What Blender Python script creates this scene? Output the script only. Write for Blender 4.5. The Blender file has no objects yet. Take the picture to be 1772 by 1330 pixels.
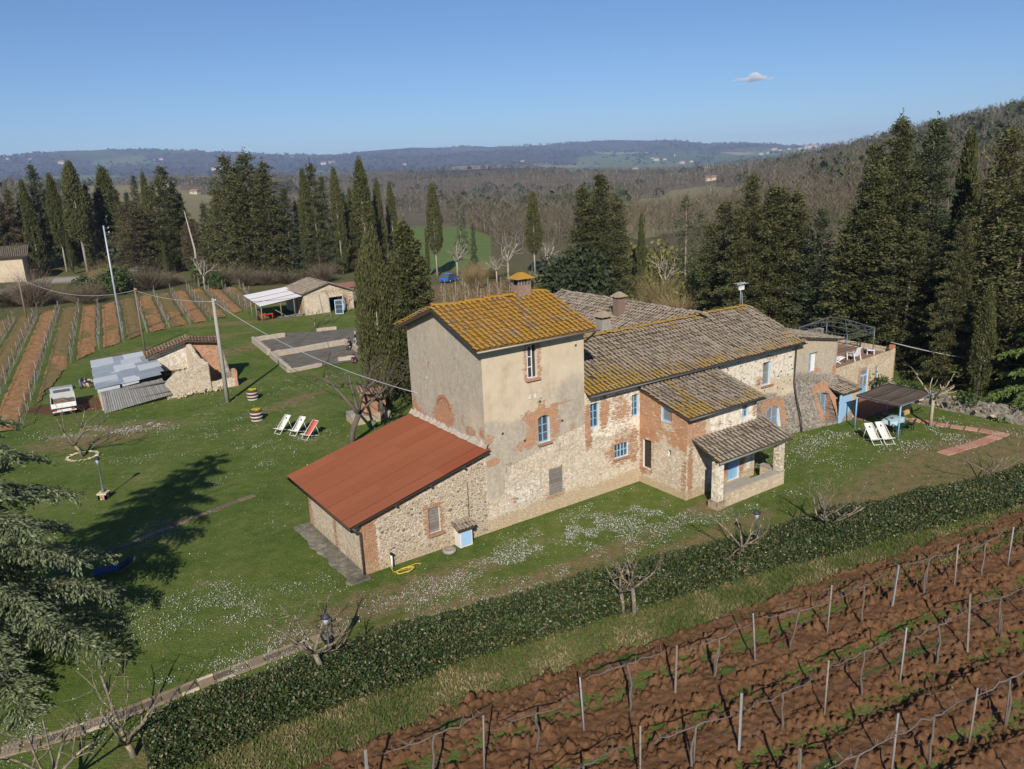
import bpy, bmesh, math, random
import numpy as np
from mathutils import Vector, Matrix

# ------------------------------------------------------------------ camera, sky, sun, exposure
SC = bpy.context.scene
COL = SC.collection
rng = np.random.default_rng(7)
random.seed(7)

CAM_H, F_PX, PITCH, ROLL = 18.0, 1350.0, math.radians(15.4), math.radians(-2.35)
SUN_EL, SUN_AZ = math.radians(33.0), math.radians(3.0)      # the shadows run away from the viewer, a little to the right

_r0 = np.array([1., 0, 0]); _u0 = np.array([0, math.sin(PITCH), math.cos(PITCH)]); FWD = np.array([0, math.cos(PITCH), -math.sin(PITCH)])
RGT = math.cos(ROLL) * _r0 + math.sin(ROLL) * _u0
UPV = -math.sin(ROLL) * _r0 + math.cos(ROLL) * _u0
cam_data = bpy.data.cameras.new('camera')
cam = bpy.data.objects.new('camera', cam_data); COL.objects.link(cam)
cam_data.sensor_width = 36; cam_data.sensor_fit = 'HORIZONTAL'
cam_data.lens = 36 * F_PX / 1772
cam_data.clip_start = 0.5; cam_data.clip_end = 60000
m = Matrix.Identity(4)
for i in range(3):
    m[i][0] = RGT[i]; m[i][1] = UPV[i]; m[i][2] = -FWD[i]
m[2][3] = CAM_H
cam.matrix_world = m
SC.camera = cam

world = bpy.data.worlds.new('World'); SC.world = world; world.use_nodes = True
wn = world.node_tree
for n in list(wn.nodes): wn.nodes.remove(n)
sky = wn.nodes.new('ShaderNodeTexSky'); sky.sky_type = 'NISHITA'; sky.sun_disc = False
sky.sun_elevation = SUN_EL; sky.sun_rotation = math.pi + SUN_AZ
sky.altitude = 900; sky.air_density = 1.0; sky.dust_density = 0.05; sky.ozone_density = 4.5
bg = wn.nodes.new('ShaderNodeBackground'); bg.inputs['Strength'].default_value = 0.066
wo = wn.nodes.new('ShaderNodeOutputWorld')
tint = wn.nodes.new('ShaderNodeMix'); tint.data_type = 'RGBA'; tint.blend_type = 'MULTIPLY'; tint.inputs[0].default_value = 1; tint.inputs[7].default_value = (.79, .94, 1.13, 1)
wn.links.new(sky.outputs[0], tint.inputs[6]); wn.links.new(tint.outputs[2], bg.inputs[0]); wn.links.new(bg.outputs[0], wo.inputs[0])

sl = bpy.data.lights.new('sun', 'SUN'); sl.energy = 4.8; sl.angle = math.radians(0.53); sl.color = (1.0, 0.93, 0.82)
sun = bpy.data.objects.new('sun', sl); COL.objects.link(sun)
sun.rotation_euler = Vector((math.sin(SUN_AZ) * math.cos(SUN_EL), math.cos(SUN_AZ) * math.cos(SUN_EL), -math.sin(SUN_EL))).to_track_quat('-Z', 'Y').to_euler()

SC.view_settings.view_transform = 'Standard'; SC.view_settings.look = 'None'
SC.view_settings.gamma = 1; SC.view_settings.use_curve_mapping = False
SC.view_settings.exposure = 0.30
SC.render.engine = 'CYCLES'
SC.cycles.use_denoising = True
SC.cycles.max_bounces = 5; SC.cycles.diffuse_bounces = 2; SC.cycles.glossy_bounces = 2; SC.cycles.transmission_bounces = 3
SC.cycles.volume_bounces = 3; SC.cycles.transparent_max_bounces = 4
SC.cycles.sample_clamp_indirect = 4

# ------------------------------------------------------------------ survey: image bearing -> point on the land
def ray(x, y): return (x - 886.) * RGT - (y - 665.) * UPV + F_PX * FWD
def project(p):
    q = np.asarray(p, float) - [0, 0, CAM_H]; zc = q @ FWD
    return 886 + F_PX * (q @ RGT) / zc, 665 - F_PX * (q @ UPV) / zc
def sstep(a, b, x):
    t = np.clip((x - a) / (b - a), 0, 1); return t * t * (3 - 2 * t)

# ------------------------------------------------------------------ numpy noise
def _hash(ix, iy, s):
    h = (ix * 374761393 + iy * 668265263 + s * 974711) & 0x7fffffff
    h = ((h ^ (h >> 13)) * 1274126177) & 0x7fffffff
    return ((h ^ (h >> 16)) & 0xffff) / 65535.
def vnoise(x, y, s=0):
    x = np.asarray(x, float); y = np.asarray(y, float)
    ix = np.floor(x).astype(np.int64); iy = np.floor(y).astype(np.int64)
    fx = x - ix; fy = y - iy; fx = fx * fx * (3 - 2 * fx); fy = fy * fy * (3 - 2 * fy)
    a = _hash(ix, iy, s); b = _hash(ix + 1, iy, s); c = _hash(ix, iy + 1, s); d = _hash(ix + 1, iy + 1, s)
    return (a * (1 - fx) + b * fx) * (1 - fy) + (c * (1 - fx) + d * fx) * fy
def fbm(x, y, s=0, o=4, g=.5):
    v = 0; a = 1; t = 0
    for k in range(o):
        v = v + a * vnoise(np.asarray(x) * 2 ** k, np.asarray(y) * 2 ** k, s + 17 * k); t += a; a *= g
    return v / t

# ------------------------------------------------------------------ materials
class Mat:
    def __init__(s, name, rough=.9, spec=.2, metal=0.):
        s.m = bpy.data.materials.new(name); s.m.use_nodes = True; s.nt = s.m.node_tree
        s.b = s.nt.nodes['Principled BSDF']; s.b.inputs['Roughness'].default_value = rough
        s.b.inputs['Specular IOR Level'].default_value = spec; s.b.inputs['Metallic'].default_value = metal
    def put(s, sock, v):
        if isinstance(v, bpy.types.NodeSocket): s.nt.links.new(v, sock)
        elif isinstance(v, tuple) and len(v) == 3 and sock.type == 'RGBA': sock.default_value = (*v, 1)
        else: sock.default_value = v
    def n(s, t, ins=None, **p):
        nd = s.nt.nodes.new('ShaderNode' + t)
        for k, v in p.items(): setattr(nd, k, v)
        for k, v in (ins or {}).items(): s.put(nd.inputs[k], v)
        return nd
    def pos(s): return s.n('NewGeometry').outputs['Position']
    def island(s): return s.n('NewGeometry').outputs['Random Per Island']
    def objrand(s): return s.n('ObjectInfo').outputs['Random']
    def obj(s): return s.n('TexCoord').outputs['Object']
    def uv(s): return s.n('UVMap').outputs[0]
    def map(s, v, scale=(1, 1, 1), loc=(0, 0, 0), rot=(0, 0, 0)):
        return s.n('Mapping', {'Vector': v, 'Scale': scale, 'Location': loc, 'Rotation': rot}).outputs[0]
    def noise(s, v, scale=1., detail=3., rough=.55, dist=0.):
        return s.n('TexNoise', {'Vector': v, 'Scale': scale, 'Detail': detail, 'Roughness': rough, 'Distortion': dist}).outputs[0]
    def vor(s, v, scale=1., feature='F1', rnd=1.):
        return s.n('TexVoronoi', {'Vector': v, 'Scale': scale, 'Randomness': rnd}, feature=feature)
    def math(s, op, a, b=0., c=None, clamp=False):
        nd = s.n('Math', operation=op, use_clamp=clamp); s.put(nd.inputs[0], a); s.put(nd.inputs[1], b)
        if c is not None: s.put(nd.inputs[2], c)
        return nd.outputs[0]
    def ss(s, v, a, b):
        return s.n('MapRange', {'Value': v, 'From Min': a, 'From Max': b}, interpolation_type='SMOOTHSTEP').outputs[0]
    def mix(s, f, a, b, mode='MIX'):
        nd = s.n('Mix', data_type='RGBA', blend_type=mode)
        s.put(nd.inputs[0], f); s.put(nd.inputs[6], a); s.put(nd.inputs[7], b); return nd.outputs[2]
    def ramp(s, f, stops, interp='LINEAR'):
        nd = s.n('ValToRGB'); s.put(nd.inputs[0], f); e = nd.color_ramp; e.interpolation = interp
        while len(e.elements) < len(stops): e.elements.new(.5)
        for k, (p, c) in enumerate(stops):
            e.elements[k].position = p; e.elements[k].color = (*c, 1)
        return nd.outputs[0]
    def attr(s, name): return s.n('Attribute', attribute_name=name)
    def sep(s, name):
        c = s.n('SeparateColor'); s.nt.links.new(s.attr(name).outputs['Color'], c.inputs[0]); return c.outputs
    def bump(s, h, strength=.5, dist=.05, normal=None):
        nd = s.n('Bump', {'Height': h, 'Strength': strength, 'Distance': dist})
        if normal is not None: s.put(nd.inputs['Normal'], normal)
        return nd.outputs[0]
    def out(s, color, normal=None, rough=None):
        s.put(s.b.inputs['Base Color'], color)
        if normal is not None: s.put(s.b.inputs['Normal'], normal)
        if rough is not None: s.put(s.b.inputs['Roughness'], rough)
        return s.m

def flat_mat(name, c, rough=.85, spec=.2, metal=0., vary=.15, scale=3., bump=0.):
    M = Mat(name, rough, spec, metal)
    nz = M.noise(M.obj(), scale, 4, .6)
    f = M.math('MULTIPLY_ADD', nz, 2 * vary, 1 - vary)
    r = M.math('MULTIPLY_ADD', M.objrand(), vary, 1 - vary / 2)
    k = M.math('MULTIPLY', f, r)
    col = M.mix(1., c, M.n('CombineColor', {0: k, 1: k, 2: k}).outputs[0], 'MULTIPLY')
    nrm = M.bump(M.noise(M.obj(), scale * 6, 3), bump, .02) if bump else None
    return M.out(col, nrm)

# ------------------------------------------------------------------ objects
def tag(o, label=None, cat=None, group=None, kind=None):
    if label: o['label'] = label
    if cat: o['category'] = cat
    if group: o['group'] = group
    if kind: o['kind'] = kind
    return o
def link(o, parent=None):
    COL.objects.link(o)
    if parent is not None: o.parent = parent
    return o
def empty(name, loc=(0, 0, 0), rz=0., label=None, cat=None, group=None):
    o = bpy.data.objects.new(name, None); link(o); o.location = loc; o.rotation_euler = (0, 0, rz); o.empty_display_size = .3
    return tag(o, label, cat, group)
def meshobj(name, me, parent=None, mat=None):
    if mat is not None and not me.materials: me.materials.append(mat)
    return link(bpy.data.objects.new(name, me), parent)
def npmesh(name, V, Fq, mats=None, smooth=False, midx=None):
    """V (n,3), Fq (m,k) all faces with k corners, or a list of such arrays"""
    V = np.asarray(V, np.float32); Fs = [np.asarray(f, np.int32) for f in (Fq if isinstance(Fq, list) else [Fq]) if len(f)]
    me = bpy.data.meshes.new(name)
    me.vertices.add(len(V)); me.vertices.foreach_set('co', V.ravel())
    nl = sum(f.size for f in Fs); npoly = sum(len(f) for f in Fs)
    me.loops.add(nl); me.loops.foreach_set('vertex_index', np.concatenate([f.ravel() for f in Fs]))
    me.polygons.add(npoly)
    tot = np.concatenate([np.full(len(f), f.shape[1], np.int32) for f in Fs])
    me.polygons.foreach_set('loop_start', np.concatenate([[0], np.cumsum(tot)[:-1]]).astype(np.int32))
    me.polygons.foreach_set('use_smooth', np.full(npoly, bool(smooth)))
    if midx is not None: me.polygons.foreach_set('material_index', np.asarray(midx, np.int32))
    me.update(calc_edges=True)
    for mt in (mats or []): me.materials.append(mt)
    return me
def set_attr(me, name, vals):
    vals = np.asarray(vals, np.float32)
    a = me.attributes.new(name, 'FLOAT_COLOR', 'POINT'); full = np.ones((len(vals), 4), np.float32); full[:, :vals.shape[1]] = vals
    a.data.foreach_set('color', full.ravel())
def set_uv(me, uvv):
    lay = me.uv_layers.new(name='UVMap'); li = np.empty(len(me.loops), np.int32); me.loops.foreach_get('vertex_index', li)
    lay.data.foreach_set('uv', np.asarray(uvv, np.float32)[li].ravel())

class MB:
    """collects simple shapes into one mesh"""
    def __init__(s): s.v = []; s.f = []; s.mi = []; s.k = 0; s.sm = []
    def add(s, vs, fs, smooth=False):
        b = len(s.v); s.v += [tuple(map(float, v)) for v in vs]
        for f in fs: s.f.append([b + i for i in f]); s.mi.append(s.k); s.sm.append(smooth)
        return s
    def box(s, c, d, rz=0., ax=None, tilt=None):
        x, y, z = d[0] / 2, d[1] / 2, d[2] / 2
        P = [Vector((sx * x, sy * y, sz * z)) for sx in (-1, 1) for sy in (-1, 1) for sz in (-1, 1)]
        R = Matrix.Rotation(rz, 3, 'Z')
        if tilt is not None: R = R @ tilt
        P = [R @ p + Vector(c) for p in P]
        return s.add(P, [(0, 1, 3, 2), (4, 6, 7, 5), (0, 4, 5, 1), (2, 3, 7, 6), (0, 2, 6, 4), (1, 5, 7, 3)])
    def hexa(s, P):   # 8 points: bottom 4 ccw, top 4 ccw
        return s.add(P, [(3, 2, 1, 0), (4, 5, 6, 7), (0, 1, 5, 4), (1, 2, 6, 5), (2, 3, 7, 6), (3, 0, 4, 7)])
    def bar(s, a, b, w, h=None, up=(0, 0, 1)):
        a = Vector(a); b = Vector(b); d = (b - a).normalized(); up = Vector(up)
        if abs(d.dot(up)) > .98: up = Vector((1, 0, 0))
        x = d.cross(up).normalized(); y = x.cross(d); h = h or w; x *= w / 2; y *= h / 2
        return s.add([a - x - y, a + x - y, a + x + y, a - x + y, b - x - y, b + x - y, b + x + y, b - x + y],
                     [(0, 1, 2, 3), (7, 6, 5, 4), (0, 4, 5, 1), (1, 5, 6, 2), (2, 6, 7, 3), (3, 7, 4, 0)])
    def tube(s, pts, rad, n=6, cap=True):
        pts = [Vector(p) for p in pts]
        if not hasattr(rad, '__len__'): rad = [rad] * len(pts)
        rings = []; ref = Vector((0, 0, 1))
        d0 = (pts[1] - pts[0]).normalized()
        if abs(d0.z) > .9: ref = Vector((1, 0, 0))
        x = d0.cross(ref).normalized()
        vs = []
        for i, p in enumerate(pts):
            d = (pts[min(i + 1, len(pts) - 1)] - pts[max(i - 1, 0)]).normalized()
            x = (x - d * x.dot(d)).normalized(); y = d.cross(x)
            vs += [p + (x * math.cos(2 * math.pi * k / n) + y * math.sin(2 * math.pi * k / n)) * rad[i] for k in range(n)]
        fs = [(i * n + k, i * n + (k + 1) % n, (i + 1) * n + (k + 1) % n, (i + 1) * n + k) for i in range(len(pts) - 1) for k in range(n)]
        if cap: fs += [tuple(range(n))[::-1], tuple(range((len(pts) - 1) * n, len(pts) * n))]
        return s.add(vs, fs, True)
    def lathe(s, prof, n=12, c=(0, 0, 0)):
        vs = [(c[0] + r * math.cos(2 * math.pi * k / n), c[1] + r * math.sin(2 * math.pi * k / n), c[2] + z) for r, z in prof for k in range(n)]
        fs = [(i * n + k, i * n + (k + 1) % n, (i + 1) * n + (k + 1) % n, (i + 1) * n + k) for i in range(len(prof) - 1) for k in range(n)]
        fs += [tuple(range(n))[::-1], tuple(range((len(prof) - 1) * n, len(prof) * n))]
        return s.add(vs, fs, True)
    def ball(s, c, r, n=8, sq=(1, 1, 1)):
        m_ = n // 2 + 1
        prof = [(math.sin(math.pi * (i + .5) / m_), -math.cos(math.pi * (i + .5) / m_)) for i in range(m_)]
        vs = [(c[0] + r * sq[0] * q * math.cos(2 * math.pi * k / n), c[1] + r * sq[1] * q * math.sin(2 * math.pi * k / n), c[2] + r * sq[2] * z) for q, z in prof for k in range(n)]
        fs = [(i * n + k, i * n + (k + 1) % n, (i + 1) * n + (k + 1) % n, (i + 1) * n + k) for i in range(m_ - 1) for k in range(n)]
        fs += [tuple(range(n))[::-1], tuple(range((m_ - 1) * n, m_ * n))]
        return s.add(vs, fs, True)
    def mesh(s, name, mats):
        me = bpy.data.meshes.new(name); me.from_pydata(s.v, [], s.f)
        for mt in (mats if isinstance(mats, (list, tuple)) else [mats]): me.materials.append(mt)
        me.polygons.foreach_set('material_index', s.mi); me.polygons.foreach_set('use_smooth', s.sm); me.update()
        return me
    def build(s, name, mats, parent=None): return meshobj(name, s.mesh(name, mats), parent)
def copy_tree(o, parent=None):
    c = o.copy(); COL.objects.link(c)
    if parent is not None: c.parent = parent
    for ch in list(o.children): copy_tree(ch, c)
    return c
# ------------------------------------------------------------------ the land: height table (image row of the bare ground by bearing and distance)
_cols = np.array([-1200, -300, 0, 300, 600, 900, 1200, 1450, 1772, 2200, 3000.])
_rad = np.array([0., 100, 135, 185, 260, 400, 600, 900, 1300, 2000, 3500, 5500, 8000, 9500, 14000, 30000])
_rows = {   # offset above (+) or below (-) the true horizon, in image pixels
    185: [-140] * 6 + [-138, -120, -100, -90, -90],
    260: [-72, -72, -72, -76, -104, -110, -104, -90, -62, -40, -40],
    400: [-36, -36, -38, -48, -86, -88, -74, -44, 4, 40, 40],
    600: [-20, -22, -22, -34, -58, -62, -52, -14, 58, 90, 90],
    900: [-12, -12, -12, -16, -34, -40, -38, 6, 76, 110, 110],
    1300: [-6, -6, -6, -8, -18, -20, -28, 0, 70, 95, 95],
    2000: [-4, -4, -4, -2, -4, -2, -26, -30, 20, 40, 40],
    3500: [6, 6, 4, 6, 0, -8, -18, -14, 0, 0, 0],
    5500: [22, 24, 22, 22, 10, 8, 4, 2, 10, 10, 10],
    8000: [42, 44, 52, 50, 46, 46, 36, 24, 24, 24, 24],
    9500: [34, 34, 34, 34, 34, 34, 26, 18, 14, 14, 14],
    14000: [4] * 11, 30000: [-1] * 11}
def _horizon(x): return 292.8 - 0.0411 * (x - 886)
_az = []
for cx in _cols:
    d = ray(cx, _horizon(cx)); _az.append(math.atan2(d[0], d[1]))
_az = np.array(_az)
_zt = np.zeros((len(_rad), len(_cols)))
for i, r in enumerate(_rad):
    if int(r) in _rows:
        for j, cx in enumerate(_cols):
            d = ray(cx, _horizon(cx) - _rows[int(r)][j]); _zt[i, j] = CAM_H + r * d[2] / math.hypot(d[0], d[1])
# fine polar grid
AZ = np.unique(np.concatenate([np.linspace(-math.pi, -.92, 40), np.linspace(-.92, .92, 380), np.linspace(.92, math.pi, 40)]))
RR = np.concatenate([[0, 2, 4, 6], np.exp(np.linspace(math.log(8), math.log(130), 200)), np.exp(np.linspace(math.log(130), math.log(10000), 215))[1:], [12000, 15000, 20000, 30000]])
def _smooth(a, k, ax):
    ker = np.hanning(2 * k + 3)[1:-1]; ker /= ker.sum()
    pad = [(0, 0), (0, 0)]; pad[ax] = (k, k)
    b = np.pad(a, pad, mode='edge'); out = np.zeros_like(a)
    for q, w in enumerate(ker): out += w * np.take(b, range(q, q + a.shape[ax]), axis=ax)
    return out
_lz = np.array([[np.interp(a, _az, _zt[i]) for a in AZ] for i in range(len(_rad))])
_lr = np.log(np.maximum(_rad, 1)); LRR = np.log(np.maximum(RR, 1))
ZG = np.stack([np.interp(LRR, _lr, _lz[:, j]) for j in range(len(AZ))], 1)
ZG = _smooth(_smooth(ZG, 7, 0), 11, 1)
ZG[RR < 100] = 0
_GX = RR[:, None] * np.sin(AZ)[None]; _GY = RR[:, None] * np.cos(AZ)[None]
_far = sstep(300, 1500, RR)[:, None]
ZG += _far * RR[:, None] * .016 * (fbm(_GX / 900, _GY / 900, 3, 4) - .5)
ZG += sstep(5000, 7500, RR)[:, None] * (1 - sstep(9000, 14000, RR)[:, None]) * 190 * (fbm(_GX / 1100, _GY / 2500, 9, 4) - .5)
ZG += (sstep(380, 800, RR) * (1 - sstep(2600, 4000, RR)))[:, None] * 30 * (fbm(_GX / 480, _GY / 330, 41, 3) - .5)
ZG *= sstep(95, 150, RR)[:, None]
def land(x, y):
    x = np.asarray(x, float); y = np.asarray(y, float)
    r = np.hypot(x, y); a = np.arctan2(x, y)
    i = np.clip(np.searchsorted(RR, r) - 1, 0, len(RR) - 2); j = np.clip(np.searchsorted(AZ, a) - 1, 0, len(AZ) - 2)
    fr = np.clip((r - RR[i]) / (RR[i + 1] - RR[i]), 0, 1); fa = np.clip((a - AZ[j]) / (AZ[j + 1] - AZ[j]), 0, 1)
    return (ZG[i, j] * (1 - fr) * (1 - fa) + ZG[i + 1, j] * fr * (1 - fa) + ZG[i, j + 1] * (1 - fr) * fa + ZG[i + 1, j + 1] * fr * fa)
def site(x, y, z=0.):
    """where the sight line of a surveyed bearing meets the land (plus z)"""
    d = ray(x, y); d = d / np.linalg.norm(d)
    if d[2] < -1e-6:
        t = (z - CAM_H) / d[2]; p = np.array([0, 0, CAM_H]) + t * d
        if math.hypot(p[0], p[1]) < 95: return p
    ts = np.exp(np.linspace(math.log(60), math.log(12000), 4000))
    P = np.array([0, 0, CAM_H]) + ts[:, None] * d
    k = np.argmax(P[:, 2] < land(P[:, 0], P[:, 1]) + z)
    return P[k]
def upto(base, ytop):
    """height of a thing standing at base whose top is seen at image row ytop"""
    hs = np.linspace(.1, 60, 1200); ys = np.array([project(base + np.array([0, 0, h]))[1] for h in hs])
    return float(hs[np.argmin(np.abs(ys - ytop))])
def at_dist(x, d, y=300.):
    """point on the land in the direction of image column x at ground distance d"""
    r = ray(x, y); a = math.atan2(r[0], r[1]); p = np.array([d * math.sin(a), d * math.cos(a), 0.]); p[2] = land(p[0], p[1]); return p
def inside(poly, X, Y):
    c = np.zeros(np.shape(X), bool); n = len(poly)
    for i in range(n):
        x1, y1 = poly[i][:2]; x2, y2 = poly[(i + 1) % n][:2]
        if y1 == y2: continue
        k = ((y1 > Y) != (y2 > Y)) & (X < (x2 - x1) * (Y - y1) / (y2 - y1) + x1); c ^= k
    return c
def pxpoly(pts): return [tuple(site(*p)[:2]) for p in pts]

# house frame
HA = math.radians(34.3); A0 = site(848, 921)
E1 = np.array([math.cos(HA), math.sin(HA), 0]); E2 = np.array([-math.sin(HA), math.cos(HA), 0])
def house(u, v, z=0.): return A0 + u * E1 + v * E2 + np.array([0, 0, z])

# masks on the land
def blot(X, Y, px, py, ru, rv, ang=0., soft=.35, s=1):
    p = site(px, py); dx = X - p[0]; dy = Y - p[1]; c, q = math.cos(ang), math.sin(ang)
    a = (dx * c + dy * q) / ru; b = (-dx * q + dy * c) / rv
    d = np.sqrt(a * a + b * b) + .7 * (fbm(X / (.35 * min(ru, rv) + .3), Y / (.35 * min(ru, rv) + .3), s, 3) - .5)
    return 1 - sstep(1 - soft, 1 + soft, d)
X, Y = _GX, _GY; R_ = np.broadcast_to(RR[:, None], X.shape)
wob = lambda k, s: (fbm(X / k, Y / k, s, 3) - .5)
_e = np.array([(site(*q_)[:2]) for q_ in ((300, 1330), (600, 1250), (800, 1165), (1000, 1110), (1200, 1050), (1400, 995), (1600, 938), (1800, 880))])
dry = np.zeros(X.shape)
for q_ in range(len(_e) - 1):
    for t_ in (0, .5):
        c_ = _e[q_] * (1 - t_) + _e[q_ + 1] * t_; dd_ = np.hypot(X - c_[0], Y - c_[1]); dry = np.maximum(dry, .8 * (1 - sstep(1.2, 2.4, dd_ + 1.2 * wob(1.1, 4))))
for a in [(1745, 800, 10, 4.2, HA), (1610, 825, 8, 3.0, HA + .1), (1500, 860, 4, 1.4, HA), (520, 688, 3.2, .8, .9), (480, 705, 2.6, .6, .8), (380, 560, 10, 1.2, .1), (560, 520, 16, 1.0, .1), (430, 600, 6, 1.5, .9),
          (1130, 975, 9, .8, HA + .02), (900, 1020, 9, .8, HA + .02), (700, 1085, 6, .8, HA), (1350, 925, 7, .8, HA), (230, 740, 3.5, 1.6, .3), (160, 760, 4, 2, .4), (310, 595, 9, 1.3, .75), (690, 1030, 5, 1.2, HA),
          (1240, 870, 2.2, .7, HA)]:
    dry = np.maximum(dry, .98 * blot(X, Y, *a, s=len(a) + int(a[0])))
soil = blot(X, Y, 150, 700, 4.5, 2.2, .3, s=4)
NEARV = pxpoly([(560, 1420), (700, 1290), (1000, 1170), (1300, 1060), (1600, 940), (1800, 860), (2100, 800), (2300, 1500)])
woods = ((R_ > 330) & (R_ < 1700)).astype(float)
fld = pxpoly([(95, 345), (200, 318), (330, 335), (450, 345), (450, 385), (330, 400), (60, 400)])
fld2 = pxpoly([(1040, 400), (1085, 356), (1160, 330), (1235, 318), (1310, 320), (1290, 350), (1200, 392), (1110, 415)])
olive = inside(fld, X + 14 * wob(30, 2), Y + 14 * wob(30, 5)) | inside(fld2, X + 14 * wob(30, 2), Y + 14 * wob(30, 5))
woods = np.where(olive, 0, woods)
woods = np.maximum(woods, sstep(135, 160, R_ + 14 * wob(9, 8)) * (R_ <= 330) * (np.arctan2(X, Y) > -.05 + .05 * wob(20, 3)))
mead = inside(pxpoly([(690, 400), (700, 392), (800, 392), (850, 410), (850, 470), (700, 470)]), X, Y) * 1.
far = sstep(1500, 1900, R_)
yel = (olive * 1.)
vall = inside(pxpoly([(985, 296), (1000, 271), (1130, 266), (1290, 262), (1425, 257), (1425, 292), (1250, 300), (1100, 302)]), X, Y) * 1.
grav = np.maximum(inside(pxpoly([(0, 500), (60, 484), (170, 474), (210, 461), (275, 459), (272, 466), (205, 478), (90, 492), (0, 512)]), X, Y) * 1., 0)
scrub = ((R_ > 120 + 14 * wob(9, 8)) & (R_ < 330) & (np.arctan2(X, Y) > -.62)) * .8
nb_ = woods * (R_ <= 330); scrub = np.maximum(scrub, nb_); woods = np.where(R_ <= 330, woods * .25, woods)
ground_z1 = np.stack([dry, woods, soil], -1).reshape(-1, 3)
ground_z2 = np.stack([mead, far, grav], -1).reshape(-1, 3)
ground_z3 = np.stack([yel, scrub, vall], -1).reshape(-1, 3)

def mat_ground():
    M = Mat('meadow_and_hills', .95, .1); P = M.pos()
    n1 = M.noise(P, .22, 4, .6); n2 = M.noise(P, 1.7, 4, .65); n3 = M.noise(P, 9, 3, .7); n4 = M.noise(P, 38, 2, .7)
    g = M.ramp(M.math('MULTIPLY_ADD', n2, .5, M.math('MULTIPLY', n1, .5)), [(.30, (.046, .084, .013)), (.43, (.084, .132, .023)), (.54, (.128, .168, .036)), (.68, (.215, .20, .085))])
    g = M.mix(M.math('MULTIPLY', M.ss(n4, .35, .75), .55), g, (.125, .148, .038))
    g = M.mix(M.math('MULTIPLY', M.ss(n3, .5, .8), .6), g, (.036, .064, .012))
    straw = M.ramp(n3, [(.3, (.13, .095, .045)), (.5, (.23, .165, .085)), (.7, (.33, .25, .14))])
    z1 = M.sep('z1'); z2 = M.sep('z2'); z3 = M.sep('z3')
    base_dry = M.math('MULTIPLY', M.ss(M.math('ADD', n1, M.math('MULTIPLY', n3, .35)), .78, .98), .4)
    dryf = M.math('MAXIMUM', M.math('MULTIPLY', z1[0], M.ss(n2, .25, .62)), base_dry)
    c = M.mix(dryf, g, straw)
    soilc = M.ramp(n3, [(.3, (.07, .04, .024)), (.6, (.16, .085, .042)), (.8, (.23, .14, .075))])
    c = M.mix(M.ss(M.math('ADD', z1[2], M.math('MULTIPLY', n2, .4)), .5, .8), c, soilc)
    sc = M.ramp(n2, [(.35, (.06, .058, .026)), (.5, (.14, .115, .06)), (.65, (.085, .098, .034))])
    c = M.mix(z3[1], c, sc)
    w1 = M.noise(P, .02, 5, .7); w2 = M.noise(P, .35, 3, .8)
    wd = M.ramp(M.math('MULTIPLY_ADD', w2, .6, M.math('MULTIPLY', w1, .4)), [(.33, (.06, .05, .034)), (.48, (.125, .10, .07)), (.62, (.19, .155, .11)), (.75, (.15, .13, .07))])
    c = M.mix(z1[1], c, wd)
    c = M.mix(M.ss(M.math('ADD', z2[0], M.math('MULTIPLY', n1, .2)), .5, .7), c, M.mix(n1, (.10, .15, .04), (.15, .20, .065)))
    ol = M.mix(w2, (.18, .155, .08), (.24, .21, .115))
    c = M.mix(z3[0], c, ol)
    # far country: bare woodland with patches of field
    v = M.vor(M.map(P, (1, .55, 1)), .0022); vc = v.outputs['Color']; sp = M.n('SeparateColor', {0: vc}).outputs
    fieldc = M.ramp(sp[0], [(.0, (.07, .10, .04)), (.4, (.11, .13, .06)), (.7, (.20, .17, .10)), (.9, (.27, .22, .15))], 'CONSTANT')
    fw = M.noise(P, .012, 6, .75)
    farw = M.ramp(fw, [(.35, (.018, .022, .016)), (.5, (.060, .052, .048)), (.65, (.085, .072, .066))])
    big = M.noise(P, .00042, 3, .5)
    lowl = M.ss(M.n('SeparateXYZ', {0: P}).outputs[2], 120., 20.)
    isf = M.math('MULTIPLY', M.ss(M.math('ADD', M.math('MULTIPLY_ADD', sp[1], .55, M.math('MULTIPLY', big, .9)), M.math('MULTIPLY', lowl, .28)), .92, .99), M.ss(fw, .66, .58))
    fc = M.mix(isf, farw, fieldc)
    vf = M.mix(M.math('MULTIPLY', M.ss(fw, .5, .62), .6), M.ramp(sp[0], [(0, (.085, .125, .05)), (.3, (.12, .15, .065)), (.55, (.075, .105, .045)), (.72, (.15, .16, .085)), (.9, (.26, .23, .16))], 'CONSTANT'), farw)
    fc = M.mix(z3[2], fc, vf)
    c = M.mix(z2[1], c, fc)
    c = M.mix(z2[2], c, M.ramp(n3, [(.3, (.30, .27, .23)), (.7, (.42, .39, .34))]))
    h = M.math('ADD', M.math('MULTIPLY', n4, .5), n3)
    return M.out(c, M.bump(h, .9, .10))
MG = mat_ground()
idx = np.arange(X.size).reshape(X.shape)
V = np.stack([X, Y, ZG], -1).reshape(-1, 3)
Fq = np.stack([idx[1:-1, :-1], idx[1:-1, 1:], idx[2:, 1:], idx[2:, :-1]], -1).reshape(-1, 4)
Ft = np.stack([idx[0, :-1], idx[1, 1:], idx[1, :-1]], -1).reshape(-1, 3)[:, ::1]
me = npmesh('ground', V, [Fq[:, ::-1], Ft[:, ::-1]], [MG], True)
set_attr(me, 'z1', ground_z1); set_attr(me, 'z2', ground_z2); set_attr(me, 'z3', ground_z3)
ground = tag(meshobj('ground', me), kind='structure')
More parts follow.
